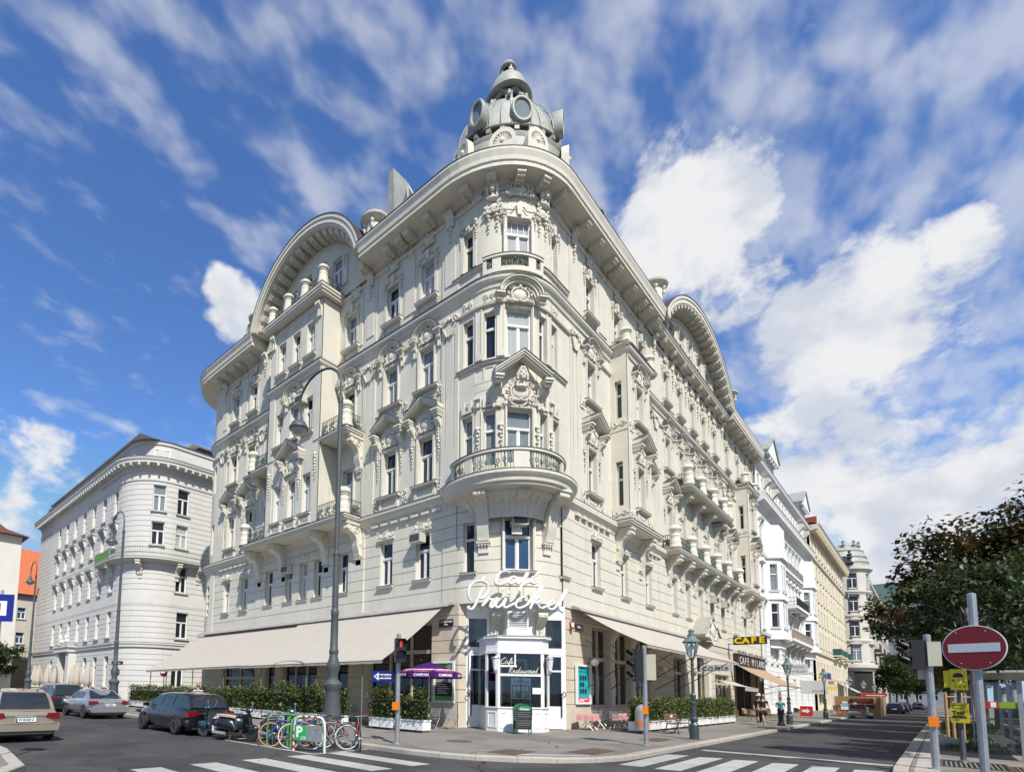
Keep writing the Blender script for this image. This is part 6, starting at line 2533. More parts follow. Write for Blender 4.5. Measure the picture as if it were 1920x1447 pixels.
# attic storey set back
GA=[(x-nx*.8,y-ny*.8,nx,ny) for x,y,nx,ny in gpts]
b=MB()
b.rows([[(x,y,23.6) for x,y,_,_ in GA],[(x,y,25.9) for x,y,_,_ in GA]])
ob('attic_wall',b,GREYW,GB,fix=False)
strip(GB,'cornice',GA,[(0,25.5),(.12,25.6),(.12,25.8),(.2,25.9),(.22,25.91,1),(.22,25.95,1),(-.3,25.97)],[GREYW,FLASH])
b=MB()
b.rows([[(x-nx*1.2,y-ny*1.2,25.9) for x,y,nx,ny in GA],[(x-nx*9,y-ny*9,26.6) for x,y,nx,ny in GA[:1]+GA[-1:]*(len(GA)-1)]])
fr,pa=window_meshes(1.5,1.25,.9,True)
for s in (q0*.72,q0+1.0,q0+5.2,-2.6,-6.0):
	w=link('window',shared('gwa',lambda:fr().copy()),GB,mtG(s,24.0,-.83))
	link('pane',shared('gpa',pa(0)),w)
b=MB()
b.box(-6.5,-2.4,7.0,20,26.0,27.3)
ob('roof_glazing',b,P_DARK,GB)
b=MB()
b.prism([(-8.2,27.2),(-2.0,27.2),(-2.6,27.45),(-7.4,27.6)],6.2,20.6)
ob('roof',b,ROOFM,GB)
# curved balcony with a thin railing
bal=[p for p in gpts if True]
bs=[]
for s in [-4.2,-3,-1,0]+arcdiv[1:]+[q0+1,q0+2.8]:
	p0,p1=mpG(s,0,0),mpG(s,1,0)
	bs.append((p0[0],p0[1],p1[0]-p0[0],p1[1]-p0[1]))
strip(GB,'balcony_slab',bs,[(0,13.35),(.25,13.4),(.75,13.6),(.88,13.65),(.9,13.78),(.91,13.79,1),(0,13.83,1)],[GREYW,FLASH])
RAILG=nmat('pale_green_rail',(0.22,0.30,0.22),0.5,metal=.2)
rl=MB()
pts=[(x+nx*.84,y+ny*.84) for x,y,nx,ny in bs]
for z in (13.85,14.25,14.75):
	rl.tube([(x,y,z) for x,y in pts],.025,4)
for (x,y),(x2,y2) in zip(pts[:-1],pts[1:]):
	k=max(2,int(hypot(x2-x,y2-y)/.16))
	for i in range(k):
		rl.tube([(x+(x2-x)*i/k,y+(y2-y)*i/k,13.85),(x+(x2-x)*i/k,y+(y2-y)*i/k,14.75)],.013,3)
ob('balcony_railing',rl,RAILG,GB)
b=MB()
b.rows([[(x+nx*.88,y+ny*.88,z) for x,y,nx,ny in bs[:4]] for z in (13.95,14.7)])
ob('balcony_screen',b,nmat('green_screen',(0.13,0.28,0.07),0.6,var=.3,vscale=6),GB)
for s in (-3.8,-1.2,q0*.5,q0+.3,q0+2.5):
	link('balcony_bracket',shared('gbr',bracket_mesh(.4,.7,1.0)),GB,mtG(s,13.38,0))
# portal
b=MB()
for x in (-59.7,-55.6):
	b.box(x+39.7-.55,x+39.7+.55,-.75,0,0,5.1)
b.box(-20.7,-15.2,-.95,0,5.1,5.6)
b.box(-20.9,-15.0,-1.05,0,5.6,5.75)
ob('portal',b,GREYW,GB)
b=MB()
b.box(-19.3,-16.5,-.06,.0,0,4.9)
ob('door',b,BRTIMB,GB)
b=MB()
for x in (-19.0,-16.8):
	b.ball((x,-.6,6.35),.45,.35,.3,8,5)
	b.ball((x,-.7,6.75),.25,.25,.35,8,5)
ob('carving',b,GREYW,GB)
b=MB()
b.box(-33,-4.2,.7,.8,0,23)
b.box(-.8,-.7,4.2,24,0,23)
b.add([(-4.2,.75,0),(-.75,4.2,0),(-.75,4.2,23),(-4.2,.75,23)],[(0,1,2,3)])
ob('inner_lining',b,DARKROOM,GB)
b=MB()
b.rows([[(-33.2,0,0),(-33.2,20,0)],[(-33.2,0,23.6),(-33.2,20,23.6)]])
b.add([(-33,.3,26.0),(-1,.3,26.0),(-1,20,26.0),(-33,20,26.0)],[(0,1,2,3)])
ob('side_wall',b,GREYW,GB)
# ---------------------------------------------------------------- far left houses
HW=nmat('white_house_wall',(0.66,0.64,0.58),0.85,var=.08,vscale=.6,streak=.1)
TILE=nmat('dark_red_tile',(0.13,0.05,0.035),0.8,var=.3,vscale=2)
ORANGE=nmat('orange_tile',(0.50,0.13,0.05),0.8,var=.2,vscale=1.5,bump=.3,bscale=4)
WH=thing('white_house','white house with a dark red hipped roof at the left edge behind the other buildings','house',(-72,-11.5,0))
mpW=lambda s,o,z:(2+o,s,z)
facade(WH,mpW,None,-9,6.6,-.1,20.6,[-5,-1.6,3.4],[dict(z=z,h=1.9,w=1.1,k=0) for z in (3,7,11,14.6,18.0)],HW,matf=lambda s,z,o:TR(2+o,s,z,PI/2))
m=MB()
m.box(-9,1.5,6.4,6.6,0,20.6)
ob('side_wall',m,HW,WH)
m=MB()
e=[(2.8,7.3,20.4),(2.8,-10,20.4),(-12,-10,20.4),(-12,7.3,20.4)]
m.add(e+[(1.2,5.0,21.3),(-1.5,1.5,24.6),(-1.5,-8,24.6)],[(0,1,6,5,4),(0,4,3),(4,5,3),(5,6,2,3),(1,2,6),(0,3,2,1)])
ob('roof',m,TILE,WH)
m=MB()
m.lathe([(.18,0),(.18,.8),(.32,.9),(.12,1.1),(.3,1.5),(.12,2.0),(.25,2.3),(.05,2.8),(0,3.0)],10,(-.4,2.6,23.4))
ob('finial',m,nmat('gilded',(0.6,0.42,0.12),0.3,metal=.9),WH)
OH=thing('orange_roof_house','beige house with a bright orange tiled roof behind the street lamps','house',(-95,-5,0))
facade(OH,lambda s,o,z:(o,s,z),None,-8,12,-.1,16.6,[-3.5,1.2,5.6,9.5],[dict(z=z,h=1.9,w=1.2,k=3) for z in (4,8,12.2)],nmat('beige_house_wall',(0.52,0.48,0.40),0.85,var=.1,vscale=.6,streak=.15),matf=lambda s,z,o:TR(o,s,z,PI/2))
m=MB()
m.prism([(.8,16.4),(-9,26.0),(-18,16.4)],-9,14,'y')
ob('roof',m,ORANGE,OH)
m=MB()
m.box(-5.2,-3.4,10.0,12.2,20,26.2)
m.box(-5.4,-3.2,9.8,12.4,26.2,26.6)
ob('chimney',m,WHITE,OH)
GW=thing('garden_wall','low ochre wall with a fence on top at the far left street end','wall',(-80,-13,0))
m=MB()
m.box(0,.5,-8,12,0,4.6)
m.box(-.1,.6,-8,12,4.6,4.8)
ob('wall',m,nmat('ochre_wall',(0.36,0.29,0.19),0.85,var=.3,vscale=1,streak=.3),GW)
m=MB()
for i in range(60):
	m.tube([(.25,-8+.33*i,4.8),(.25,-8+.33*i,6.2)],.035,4)
m.tube([(.25,-8,6.0),(.25,12,6.0)],.04,4)
ob('fence',m,BRTIMB,GW)
m=MB()
m.box(.5,.56,2,4.4,0,3.2)
ob('door',m,BRTIMB,GW)
m=MB()
m.box(.5,.58,5.8,8.0,1.5,2.8)
ob('notice_board',m,YEL,GW)
# ---------------------------------------------------------------- white palace next door
WP=nmat('white_stucco',(0.77,0.765,0.745),0.8,var=.06,vscale=.8,bump=.08,bscale=30,streak=.06)
B2=thing('white_palace','bright white ornate palace with polygonal bays and gabled attics next to the cafe building','building',(0,46.6,0),PI/2)
W2=33.6
mp2=lambda s,o,z:(s,-o,z)
mt2=lambda s,z,o:TR(s,-o,z)
c2=[1.3,5.0+7.2,14.6,17.0,19.4,21.8,24.2,31.6]
facade(B2,mp2,None,0,W2,-.1,22.3,c2,[
	dict(z=.6,h=3.4,w=1.6,k=0,tr=.7,sill=0,cols=[3.2,8,13,18,22.5,27.5,31.5]),
	dict(z=5.4,h=2.2,w=1.05,cols=[1.3,4.6,7.5]+c2[1:-1]+[27,29.8,32]),
	dict(z=8.8,h=2.6,w=1.0,hood=1),
	dict(z=12.9,h=2.7,w=1.0,hood=2,arch=1),
	dict(z=17.6,h=2.4,w=1.0,arch=1,hood=1),
],WP,groove=(1,8.2,.5),matf=mt2)
facade(B2,mp2,None,0,W2,23.1,26.4,[1.2+1.95*i for i in range(17)],[dict(z=23.9,h=1.5,w=.8,arch=1)],WP,matf=mt2,name='attic_wall')
for c in [q for q in c2]:
	pass
spts=[(0,0,0,-1),(W2,0,0,-1)]
strip(B2,'cornice',spts,[(0,21.6),(.15,21.7),(.2,22.0),(.75,22.2),(.8,22.5),(.9,22.8),(.92,22.81,1),(.92,22.88,1),(0,23.1,1)],[WP,FLASH])
strip(B2,'cornice',spts,[(0,26.0),(.15,26.1),(.5,26.3),(.6,26.6),(.62,26.61,1),(.62,26.68,1),(-.5,26.9,1)],[WP,FLASH])
strip(B2,'string_course',spts,[(0,8.1),(.2,8.15),(.25,8.35),(.26,8.36,1),(0,8.45,1)],[WP,FLASH])
strip(B2,'string_course',spts,[(0,16.6),(.15,16.65),(.2,16.85),(.21,16.86,1),(0,16.95,1)],[WP,FLASH])
for c in (6.3,28.5):  # polygonal bays
	P2=[(c-2.4,0),(c-1.5,-1.1),(c+1.5,-1.1),(c+2.4,0)]
	for p,q in zip(P2[:-1],P2[1:]):
		l=hypot(q[0]-p[0],q[1]-p[1])
		ux,uy=(q[0]-p[0])/l,(q[1]-p[1])/l
		def mpb(s,o,z,p=p,ux=ux,uy=uy):
			return (p[0]+ux*s+uy*o,p[1]+uy*s-ux*o,z)
		def mtb(s,z,o,p=p,ux=ux,uy=uy):
			return TR(p[0]+ux*s+uy*o,p[1]+uy*s-ux*o,z,atan2(uy,ux))
		facade(B2,mpb,None,0,l,8.4,20.4,[l/2] if l<2 else [l*.28,l*.72],[dict(z=9.2,h=2.6,w=.75,mull=False),dict(z=13.2,h=2.9,w=.75,mull=False)],WP,matf=mtb)
	for z0,z1,e in ((7.9,8.5,.25),(12.2,12.7,.18),(16.7,17.2,.25),(17.2,18.0,.05)):
		m=MB()
		m.prism([(c-2.4-e,0),(c-1.5-e*.5,-1.1-e),(c+1.5+e*.5,-1.1-e),(c+2.4+e,0)],z0,z1,'z')
		ob('bay_ledge',m,WP,B2)
	m=MB()
	m.prism([(c-2.0,0),(c-1.3,-.8),(c+1.3,-.8),(c+2.0,0)],7.0,7.9,'z')
	ob('bay_corbel',m,WP,B2)
	# gabled attic over the bay
	m=MB()
	m.box(c-2.6,c+2.6,-.25,.6,26.4,28.2)
	m.box(c-2.9,c+2.9,-.75,.6,28.2,28.5)
	m.prism([(c-3.0,28.5),(c+3.0,28.5),(c,30.6)],-.7,.5)
	ob('attic_gable',m,WP,B2)
	m=MB()
	for sx in (-1,1):
		m.prism([(c+sx*3.1,28.52),(c+sx*3.1,28.7),(c,30.85),(c,30.65)][::sx],-.85,3.0)
	ob('attic_roof',m,ROOFM,B2)
	for dx in (-1.6,-.6,.6,1.6):
		link('modillion',shared('wpmod',lambda:MB().box(-.2,.2,-.5,0,0,.35).mesh('modillion',WP)),B2,TR(c+dx,-.2,27.85))
	for dx in (-2.3,2.3):
		link('scroll_buttress',shared('wpscr',console_mesh(.6,2.2,.7)),B2,TR(c+dx,0,23.4))
# balconies
def straight_balcony(root,x0,x1,z,d,mat,railmat,solid=False):
	m=MB()
	m.box(x0,x1,-d,0,z-.3,z)
	m.box(x0+.15,x1-.15,-d+.15,0,z-.5,z-.3)
	ob('balcony_slab',m,mat,root)
	m=MB()
	if solid:
		m.box(x0,x1,-d,-d+.14,z,z+.2)
		m.box(x0,x1,-d-.02,-d+.16,z+.85,z+1.0)
		k=int((x1-x0)/1.6)
		for i in range(k+1):
			x=x0+(x1-x0)*i/k
			m.box(x-.14,x+.14,-d-.01,-d+.15,z+.2,z+.85)
		for i in range(int((x1-x0)/.28)):
			m.box(x0+.28*i,x0+.28*i+.12,-d+.03,-d+.11,z+.2,z+.85)
	else:
		for zz in (z+.1,z+.5,z+1.0):
			m.tube([(x0,0,zz),(x0,-d+.05,zz),(x1,-d+.05,zz),(x1,0,zz)],.025,4)
		for i in range(int((x1-x0)/.15)):
			m.tube([(x0+.15*i,-d+.05,z),(x0+.15*i,-d+.05,z+1.0)],.014,3)
		for j in range(int(d/.15)):
			m.tube([(x0,-.15*j,z),(x0,-.15*j,z+1.0)],.014,3)
	ob('balcony_railing',m,railmat,root)
BROWNST=nmat('brown_balustrade',(0.36,0.30,0.24),0.8,var=.2,vscale=3,streak=.2)
straight_balcony(B2,10.2,24.8,8.5,1.2,WP,BROWNST,True)
straight_balcony(B2,13.0,22.2,12.6,1.3,WP,BLACK)
straight_balcony(B2,10.0,24.5,16.95,.6,WP,STEEL)
for x in (11,14.5,18,21.5,24.3):
	link('balcony_bracket',shared('wbr',bracket_mesh(.5,.9,1.2)),B2,TR(x,0,8.0))
for x in (13.6,17.6,21.6):
	link('balcony_bracket',shared('wbr',bracket_mesh(.5,.9,1.2)),B2,TR(x,0,12.1))
m=MB()
m.box(0,W2,.6,.7,0,26)
m.box(4,9,.0,.6,8.5,20)
ob('inner_lining',m,DARKROOM,B2)
m=MB()
m.add([(0,.2,26.8),(W2,.2,26.8),(W2,12,29.5),(0,12,29.5)],[(0,1,2,3)])
m.add([(0,.01,0),(0,12,0),(0,12,29.5),(0,.01,26.8)],[(0,1,2,3)])
ob('roof',m,ROOFM,B2)
# ---------------------------------------------------------------- yellow building
YW=nmat('pale_yellow_stucco',(0.70,0.625,0.465),0.85,var=.06,vscale=.7,bump=.08,bscale=30,streak=.1)
B3=thing('yellow_building','plain pale yellow building with a deep toothed cornice beyond the white palace','building',(.3,80.4,0),PI/2)
W3=42.0
c3=[1.6+1.0+3.2*i for i in range(13)]
c3b=[c+.0 for c in c3]
facade(B3,mp2,None,0,W3,-.1,27.0,c3,[
	dict(z=.5,h=3.6,w=2.0,k=0,sill=0),
	dict(z=5.0,h=2.1,w=1.1),
	dict(z=9.4,h=2.3,w=1.1),
	dict(z=12.9,h=2.3,w=1.1),
	dict(z=16.4,h=2.3,w=1.1),
	dict(z=19.7,h=2.1,w=1.1),
	dict(z=23.6,h=2.0,w=1.0),
],YW,matf=mt2,bands=[(x,x+.5,8.5,22.2,.06) for x in (.1,8.7,17.9,27.6,37.0,41.4)])
s3=[(0,0,0,-1),(W3,0,0,-1)]
strip(B3,'cornice',s3,[(0,26.2),(.2,26.4),(1.0,26.55),(1.05,26.9),(1.2,27.2),(1.22,27.21,1),(1.22,27.3,1),(0,27.6,1)],[YW,FLASH])
strip(B3,'string_course',s3,[(0,22.3),(.25,22.4),(.3,22.7),(.31,22.71,1),(0,22.85,1)],[YW,FLASH])
strip(B3,'string_course',s3,[(0,8.2),(.25,8.3),(.3,8.6),(.31,8.61,1),(0,8.75,1)],[YW,FLASH])
for i in range(60):
	link('modillion',shared('ymod',lambda:MB().box(-.12,.12,-.85,0,0,.3).mesh('modillion',YW)),B3,TR(.4+.7*i,-.12,26.15))
m=MB()
m.box(0,W3,.5,.6,0,26)
ob('inner_lining',m,DARKROOM,B3)
m=MB()
m.box(0,.6,-.9,6,27.25,28.4)
ob('fire_wall',m,nmat('brick_red',(0.34,0.07,0.045),0.8,var=.2),B3)
m=MB()
m.add([(0,-.3,27.4),(W3,-.3,27.4),(W3,8,31.5),(0,8,31.5)],[(0,1,2,3)])
m.add([(W3,.01,0),(W3,12,0),(W3,12,29.5),(W3,.01,27.4)],[(0,1,2,3)])
ob('roof',m,TILE,B3)
GBOX=nmat('green_balcony_cloth',(0.015,0.085,0.06),0.6)
for x in (20,26.5,35):
	m=MB()
	m.box(x,x+4.4,-1.1,0,8.9,9.1)
	ob('balcony_slab',m,YW,B3)
	m=MB()
	m.box(x,x+4.4,-1.1,-1.05,9.1,10.2)
	m.box(x,x+.05,-1.05,0,9.1,10.2)
	ob('balcony_screen',m,GBOX,B3)
# ---------------------------------------------------------------- round-cornered tower house farther down
TW=nmat('warm_grey_stucco',(0.56,0.535,0.475),0.85,var=.08,vscale=.6,streak=.15)
B4=thing('tower_house','grey stucco house with a round corner tower and banded zinc roof down the right street','building',(0,131,0))
def mp4(s,o,z):
	a=-PI*.75+s/4.6
	return (-.8+(4.6+o)*cos(a),1.0+(4.6+o)*sin(a),z)
def mt4(s,z,o):
	p=mp4(s,o,z)
	return TR(p[0],p[1],z,-PI*.75+s/4.6+PI/2)
L4=4.6*PI*1.1
facade(B4,mp4,None,0,L4,8.4,28.6,[2.2,5.9,9.6,13.2],[dict(z=z,h=3.2,w=1.6,hood=hd,tr=.66) for z,hd in ((9.6,2),(14.6,2),(19.8,1),(24.6,0))],TW,xdiv=[L4*i/28 for i in range(29)],matf=mt4)
for z0,z1,e in ((8.0,8.9,.5),(13.4,13.9,.25),(18.6,19.1,.25),(23.6,24.2,.3),(28.4,29.2,.6)):
	m=MB()
	m.lathe([(4.55,z0-.5),(4.6+e*.5,z0),(4.6+e,z0+.2),(4.6+e,z1),(4.5,z1+.1)],28,(-.8,1.0,0))
	ob('ledge',m,TW,B4,smooth=.5)
m=MB()
m.lathe([(1.5,3.5),(2.2,5),(3.4,6.8),(4.4,8.0)],28,(-.8,1.0,0))
m.lathe([(1.6,-.2),(1.6,4)],20,(-.8,1.0,0))
ob('corbel',m,TW,B4,smooth=.6)
m=MB()
m.lathe([(4.8,29.2),(4.6,30),(4.75,30.2),(4.3,31.2),(4.45,31.4),(3.9,32.6),(4.0,32.8),(2.8,34),(2.0,34.4),(0,34.6)],28,(-.8,1.0,0))
ob('tower_roof',m,ROOFM,B4,smooth=.4)
m=MB()
for i in range(10):
	a=2*PI*i/10
	m.lathe([(.25,0),(.2,.5),(.4,.9),(.2,1.2),(.3,1.7),(0,2.0)],6,(-.8+3.2*cos(a),1+3.2*sin(a),33.2))
ob('roof_crown',m,ROOFM,B4)
m=MB()
m.lathe([(4.2,-.2),(4.2,28.4)],20,(-.8,1.0,0))
ob('inner_lining',m,DARKROOM,B4)
mp4b=lambda s,o,z:(2.4+o,4.0+s,z)
mt4b=lambda s,z,o:TR(2.4+o,4+s,z,PI/2)
facade(B4,mp4b,None,0,90,-.1,27.5,[3+4.2*i for i in range(21)],[dict(z=z,h=2.8,w=1.5,hood=hd) for z,hd in ((1,0),(5.6,1),(10.2,2),(14.8,1),(19.4,1),(23.6,0))],TW,matf=mt4b)
s4=[(2.4,4,1,0),(2.4,94,1,0)]
strip(B4,'cornice',s4,[(0,27),(.2,27.2),(.9,27.5),(1.0,28),(1.02,28.01,1),(-1,28.6,1)],[TW,FLASH])
strip(B4,'string_course',s4,[(0,9),(.3,9.1),(.35,9.5),(0,9.7)],[TW,FLASH])
for v in (9,24,40,58):
	m=MB()
	m.box(2.4,4.2,4+v,10+v,12.6,13.0)
	m.box(4.05,4.2,4+v,10+v,13.0,14.1)
	ob('balcony',m,FLASH,B4)
m=MB()
m.box(1.6,1.7,4,94,0,27)
ob('inner_lining',m,DARKROOM,B4)
m=MB()
m.add([(2.2,4,28.4),(2.2,94,28.4),(-8,94,33),(-8,4,33)],[(0,1,2,3)])
m.add([(-5.4,.5,-.1),(-30,.5,-.1),(-30,.5,28),(-5.4,.5,28)],[(0,1,2,3)])
ob('roof',m,ROOFM,B4)
# dark lantern roof with finials behind the yellow building's corner
B5=thing('dark_roof_lantern','dark slate roof lantern with spiky finials rising behind the yellow building','roof tower',(-2.6,131,-6.5))
m=MB()
m.box(-3.4,3.4,-3.4,3.4,0,33)
m.box(-2.6,2.6,-2.6,2.6,33,36.2)
ob('tower',m,SLATE,B5)
m=MB()
m.prism([(-4.4,36.2),(4.4,36.2),(3.6,36.9),(1.6,37.6),(-1.6,37.6),(-3.6,36.9)],-4.4,4.4)
ob('roof',m,SLATE,B5)
for x,y,h in ((0,0,5.2),(3.8,-3.8,2.6),(-3.8,-3.8,2.2),(3.8,3.8,2.2)):
	m=MB()
	m.lathe([(.3,0),(.3,h*.3),(.6,h*.36),(.25,h*.45),(.5,h*.6),(.15,h*.72),(.3,h*.85),(0,h)],8,(x,y,36.5 if x else 37.4))
	ob('finial',m,SLATE,B5)
# pale block far down the street, seen between the trees
B6=thing('far_block','blue grey block far down the right street half hidden by the trees','building',(0,262,0))
BLG=nmat('blue_grey_stucco',(0.28,0.29,0.31),0.85,var=.1)
facade(B6,lambda s,o,z:(s,-o,z),None,-12,22,-.1,38,[-8+4*i for i in range(7)],[dict(z=2+5.2*i,h=3.2,w=1.8,sill=0,k=0) for i in range(7)],BLG,matf=mt2)
m=MB()
m.prism([(-12.5,38),(22.5,38),(16,46),(-6,46)],0,14)
ob('roof',m,nmat('green_copper',(0.14,0.24,0.20),0.6,var=.2),B6)
m=MB()
m.box(-12,22,.6,.7,0,38)
ob('inner_lining',m,DARKROOM,B6)
# shop signs on the white and yellow fronts
t=thing('jeweller_sign','small grey projecting sign lettered UHREN JUWELEN on the white palace','sign',(1.7,54.0,4.2))
m=MB()
m.box(-.95,.95,-.08,.08,0,1.15)
ob('panel',m,nmat('sign_grey',(0.55,0.55,0.54),0.4),t)
text('UHREN',.42,nmat('letter_grey',(0.2,0.21,0.22),.5),t,(-.05,-.085,.84),sx=1.05)
text('JUWELEN',.42,MATS['letter_grey'],t,(0,-.085,.36),sx=.92)
t=thing('studio_sign','plain grey projecting sign ending in studio beside the lamp post','sign',(2.6,58.0,2.2))
m=MB()
m.box(-1.2,1.2,-.08,.08,0,1.5)
ob('panel',m,MATS['sign_grey'],t)
text('studio',.5,MATS['letter_grey'],t,(.45,-.085,.35))
t=thing('yellow_shop_sign','yellow and blue shop awning sign at the foot of the yellow building','sign',(0.3,84.0,3.0),PI/2)
m=MB()
m.prism([(-1.4,0),(-1.4,.7),(0,1.6),(0,.6)],-3,3,'x')
ob('awning',m,YEL,t)
m=MB()
m.box(-2.6,2.6,-1.0,-.8,1.6,2.5)
ob('board',m,nmat('sign_blue',(0.04,0.05,0.25),.4),t)
awning('shop_awning','pale awning over a shop at the foot of the yellow building','R',104,114,.4,4.6,2.8,3.0,3.0,AWN,2)
# ================================================================ vehicles
TYRE=nmat('tyre_rubber',(0.018,0.018,0.019),0.85,var=.3,vscale=20)
RIM=nmat('alloy_rim',(0.45,0.46,0.47),0.3,metal=.85)
CARGL=panemat('car_glass',(0.018,0.022,0.026),refl=.8)
TLIGHT=nmat('tail_light_red',(0.16,0.004,0.006),0.12,coat=.6)
CHROME=nmat('chrome',(0.7,0.7,0.7),0.12,metal=1)
PLAST=nmat('dark_plastic',(0.025,0.025,0.026),0.6)
def paintm(name,col,metal=.5):
	return nmat(name,col,0.28,metal=metal,coat=1.0,var=.06,vscale=30)
def smooth_pts(pts,n=2):
	for _ in range(n):
		q=[pts[0]]
		for a,c in zip(pts[:-1],pts[1:]):
			q.append(tuple(.75*a[i]+.25*c[i] for i in range(len(a))))
			q.append(tuple(.25*a[i]+.75*c[i] for i in range(len(a))))
		q.append(pts[-1])
		pts=q
	return pts
def wheel_meshes(r,w):
	def tyre():
		m=MB()
		m.lathe([(r*.62,-w/2),(r*.93,-w/2),(r,-w/2+.04),(r,w/2-.04),(r*.93,w/2),(r*.62,w/2)],22)
		me=m.mesh('tyre',TYRE,.6)
		me.transform(Matrix.Rotation(PI/2,4,'X'))
		return me
	def rim():
		m=MB()
		m.lathe([(0,-w/2+.05),(r*.16,-w/2+.0),(r*.2,-w/2+.05)],10)
		m.lathe([(r*.56,-w/2+.05),(r*.58,-w/2-.004),(r*.65,-w/2-.004),(r*.65,w/2)],22,caps=False)
		for i in range(10):
			a=2*PI*i/10
			c,s=cos(a),sin(a)
			k=.035
			m.add([(r*.12*c-k*s,r*.12*s+k*c,-w/2+.015),(r*.12*c+k*s,r*.12*s-k*c,-w/2+.015),(r*.6*c+k*s,r*.6*s-k*c,-w/2+.015),(r*.6*c-k*s,r*.6*s+k*c,-w/2+.015)],[(0,1,2,3)])
		m.mi=1
		m.lathe([(0,-w/2+.09),(r*.6,-w/2+.09)],16)
		me=m.mesh('rim',[RIM,PBLACK])
		me.transform(Matrix.Rotation(PI/2,4,'X'))
		return me
	return tyre,rim
def car(name,label,loc,rz,paint,kind='wagon',L=4.8,Wd=1.82,H=1.47,plate=None,group=None,extra=None):
	"""car pointing to +X: lofted body and cabin, glazed, with wheels, lights, bumper and plate"""
	t=thing(name,label,'car',loc,rz,group)
	h=Wd/2
	rear,front=-L/2,L/2
	wb=L*.59
	xr,xf=-wb/2-.02,wb/2+.06
	if kind == 'wagon':
		belt=[(rear,.80,.62),(rear+.05,.93,.92),(rear+.5,.98,.97),(xr,1.0,1.0),(0,.98,1.0),(.95,.96,.99),(1.35,.93,.97),(front-.55,.84,.93),(front-.15,.74,.82),(front,.62,.62)]
		roof=[(rear+.16,.99,.80),(rear+.32,1.25,.74),(rear+.50,H-.07,.70),(rear+1.1,H,.69),(0,H,.69),(.55,H-.06,.68),(1.0,1.22,.73),(1.42,.97,.84)]
	elif kind == 'sedan':
		belt=[(rear,.82,.62),(rear+.05,.98,.92),(rear+.55,1.01,.96),(xr,1.0,1.0),(0,.97,1.0),(.95,.95,.99),(1.35,.92,.97),(front-.55,.84,.93),(front-.15,.74,.82),(front,.62,.62)]
		roof=[(rear+.75,1.0,.84),(rear+1.05,1.18,.76),(rear+1.5,H-.05,.68),(-.2,H,.67),(.35,H-.03,.67),(.95,1.2,.73),(1.45,.96,.84)]
	else:  # van
		belt=[(rear,.85,.7),(rear+.04,1.0,.94),(rear+.5,1.02,.98),(xr,1.03,1.0),(0,1.03,1.0),(1.0,1.02,.99),(1.55,.98,.97),(front-.35,.86,.93),(front-.1,.74,.84),(front,.62,.66)]
		roof=[(rear+.06,1.02,.88),(rear+.12,1.3,.83),(rear+.28,H-.08,.78),(rear+.9,H,.76),(.1,H,.76),(.6,H-.08,.75),(1.15,1.3,.80),(1.75,.98,.86)]
	def sec(x,zt,k):
		w=h*k
		zb=.24 if abs(x)<L/2-.1 else .34
		P_=[(w*.84,zb),(w*.95,zb+.10),(w*.99,zb+.22),(w,.55+.1*(zt-.6)),(w*.985,zt-.10),(w*.95,zt-.03),(w*.88,zt)]
		return [(x,-y,z) for y,z in P_]+[(x,y,z) for y,z in P_[::-1]]
	b=MB()
	bb=smooth_pts(belt,1)
	rws=[sec(*q) for q in bb]
	b.rows(rws,True)
	b.add(rws[0],[list(range(len(rws[0])))])
	b.add(rws[-1],[list(range(len(rws[-1])))[::-1]])
	body=ob('body',b,paint,t,smooth=.75)
	# cabin: stations give the roof height; sides lean in from the belt
	c=MB()
	def beltz(x):
		for a,d in zip(bb[:-1],bb[1:]):
			if a[0] <= x <= d[0]:
				q=(x-a[0])/(d[0]-a[0])
				return a[1]+(d[1]-a[1])*q,a[2]+(d[2]-a[2])*q
		return bb[-1][1],bb[-1][2]
	rws=[]
	for x,z,k in roof:
		zb,kb=beltz(x)
		zb -= .04
		wb_,wt=h*kb*.90,h*k
		tt=max(0,min(1,(z-zb)/(H-zb)))
		wt2=wb_+(wt-wb_)*tt
		rws.append([(x,-wb_,zb),(x,-wt2-.01,zb+(z-zb)*.9),(x,-wt2+.07,z),(x,0,z+.025),(x,wt2-.07,z),(x,wt2+.01,zb+(z-zb)*.9),(x,wb_,zb)])
	c.rows(rws)
	c.add(rws[0],[list(range(7))])
	c.add(rws[-1],[list(range(7))[::-1]])
	ob('cabin',c,paint,t,smooth=.6)
	def lerp(a,d,q):
		return tuple(a[i]+(d[i]-a[i])*q for i in range(3))
	def at_x(x):
		for r0,r1 in zip(rws[:-1],rws[1:]):
			if r0[0][0] <= x <= r1[0][0]:
				q=(x-r0[0][0])/(r1[0][0]-r0[0][0])
				return [lerp(a,d,q) for a,d in zip(r0,r1)]
		return rws[-1]
	# side windows
	if kind == 'wagon':
		cuts=[(rear+.42,-1.02),(-.96,-.05),(.02,.98)]
	elif kind == 'sedan':
		cuts=[(rear+1.25,-.98),(-.92,-.05),(.02,.98)]
	else:
		cuts=[(rear+.22,-.85),(-.78,.2),(.28,1.25)]
	for sx in (0,1):
		for x0,x1 in cuts:
			m=MB()
			n=6
			lo,hi=[],[]
			for i in range(n+1):
				s=at_x(x0+(x1-x0)*i/n)
				a,d=(s[0],s[1]) if sx == 0 else (s[6],s[5])
				o=-.012 if sx == 0 else .012
				p,q=lerp(a,d,.18),lerp(a,d,.93)
				lo.append((p[0],p[1]+o,p[2]))
				hi.append((q[0],q[1]+o,q[2]))
			m.rows([lo,hi])
			ob('side_window',m,CARGL,t,smooth=1)
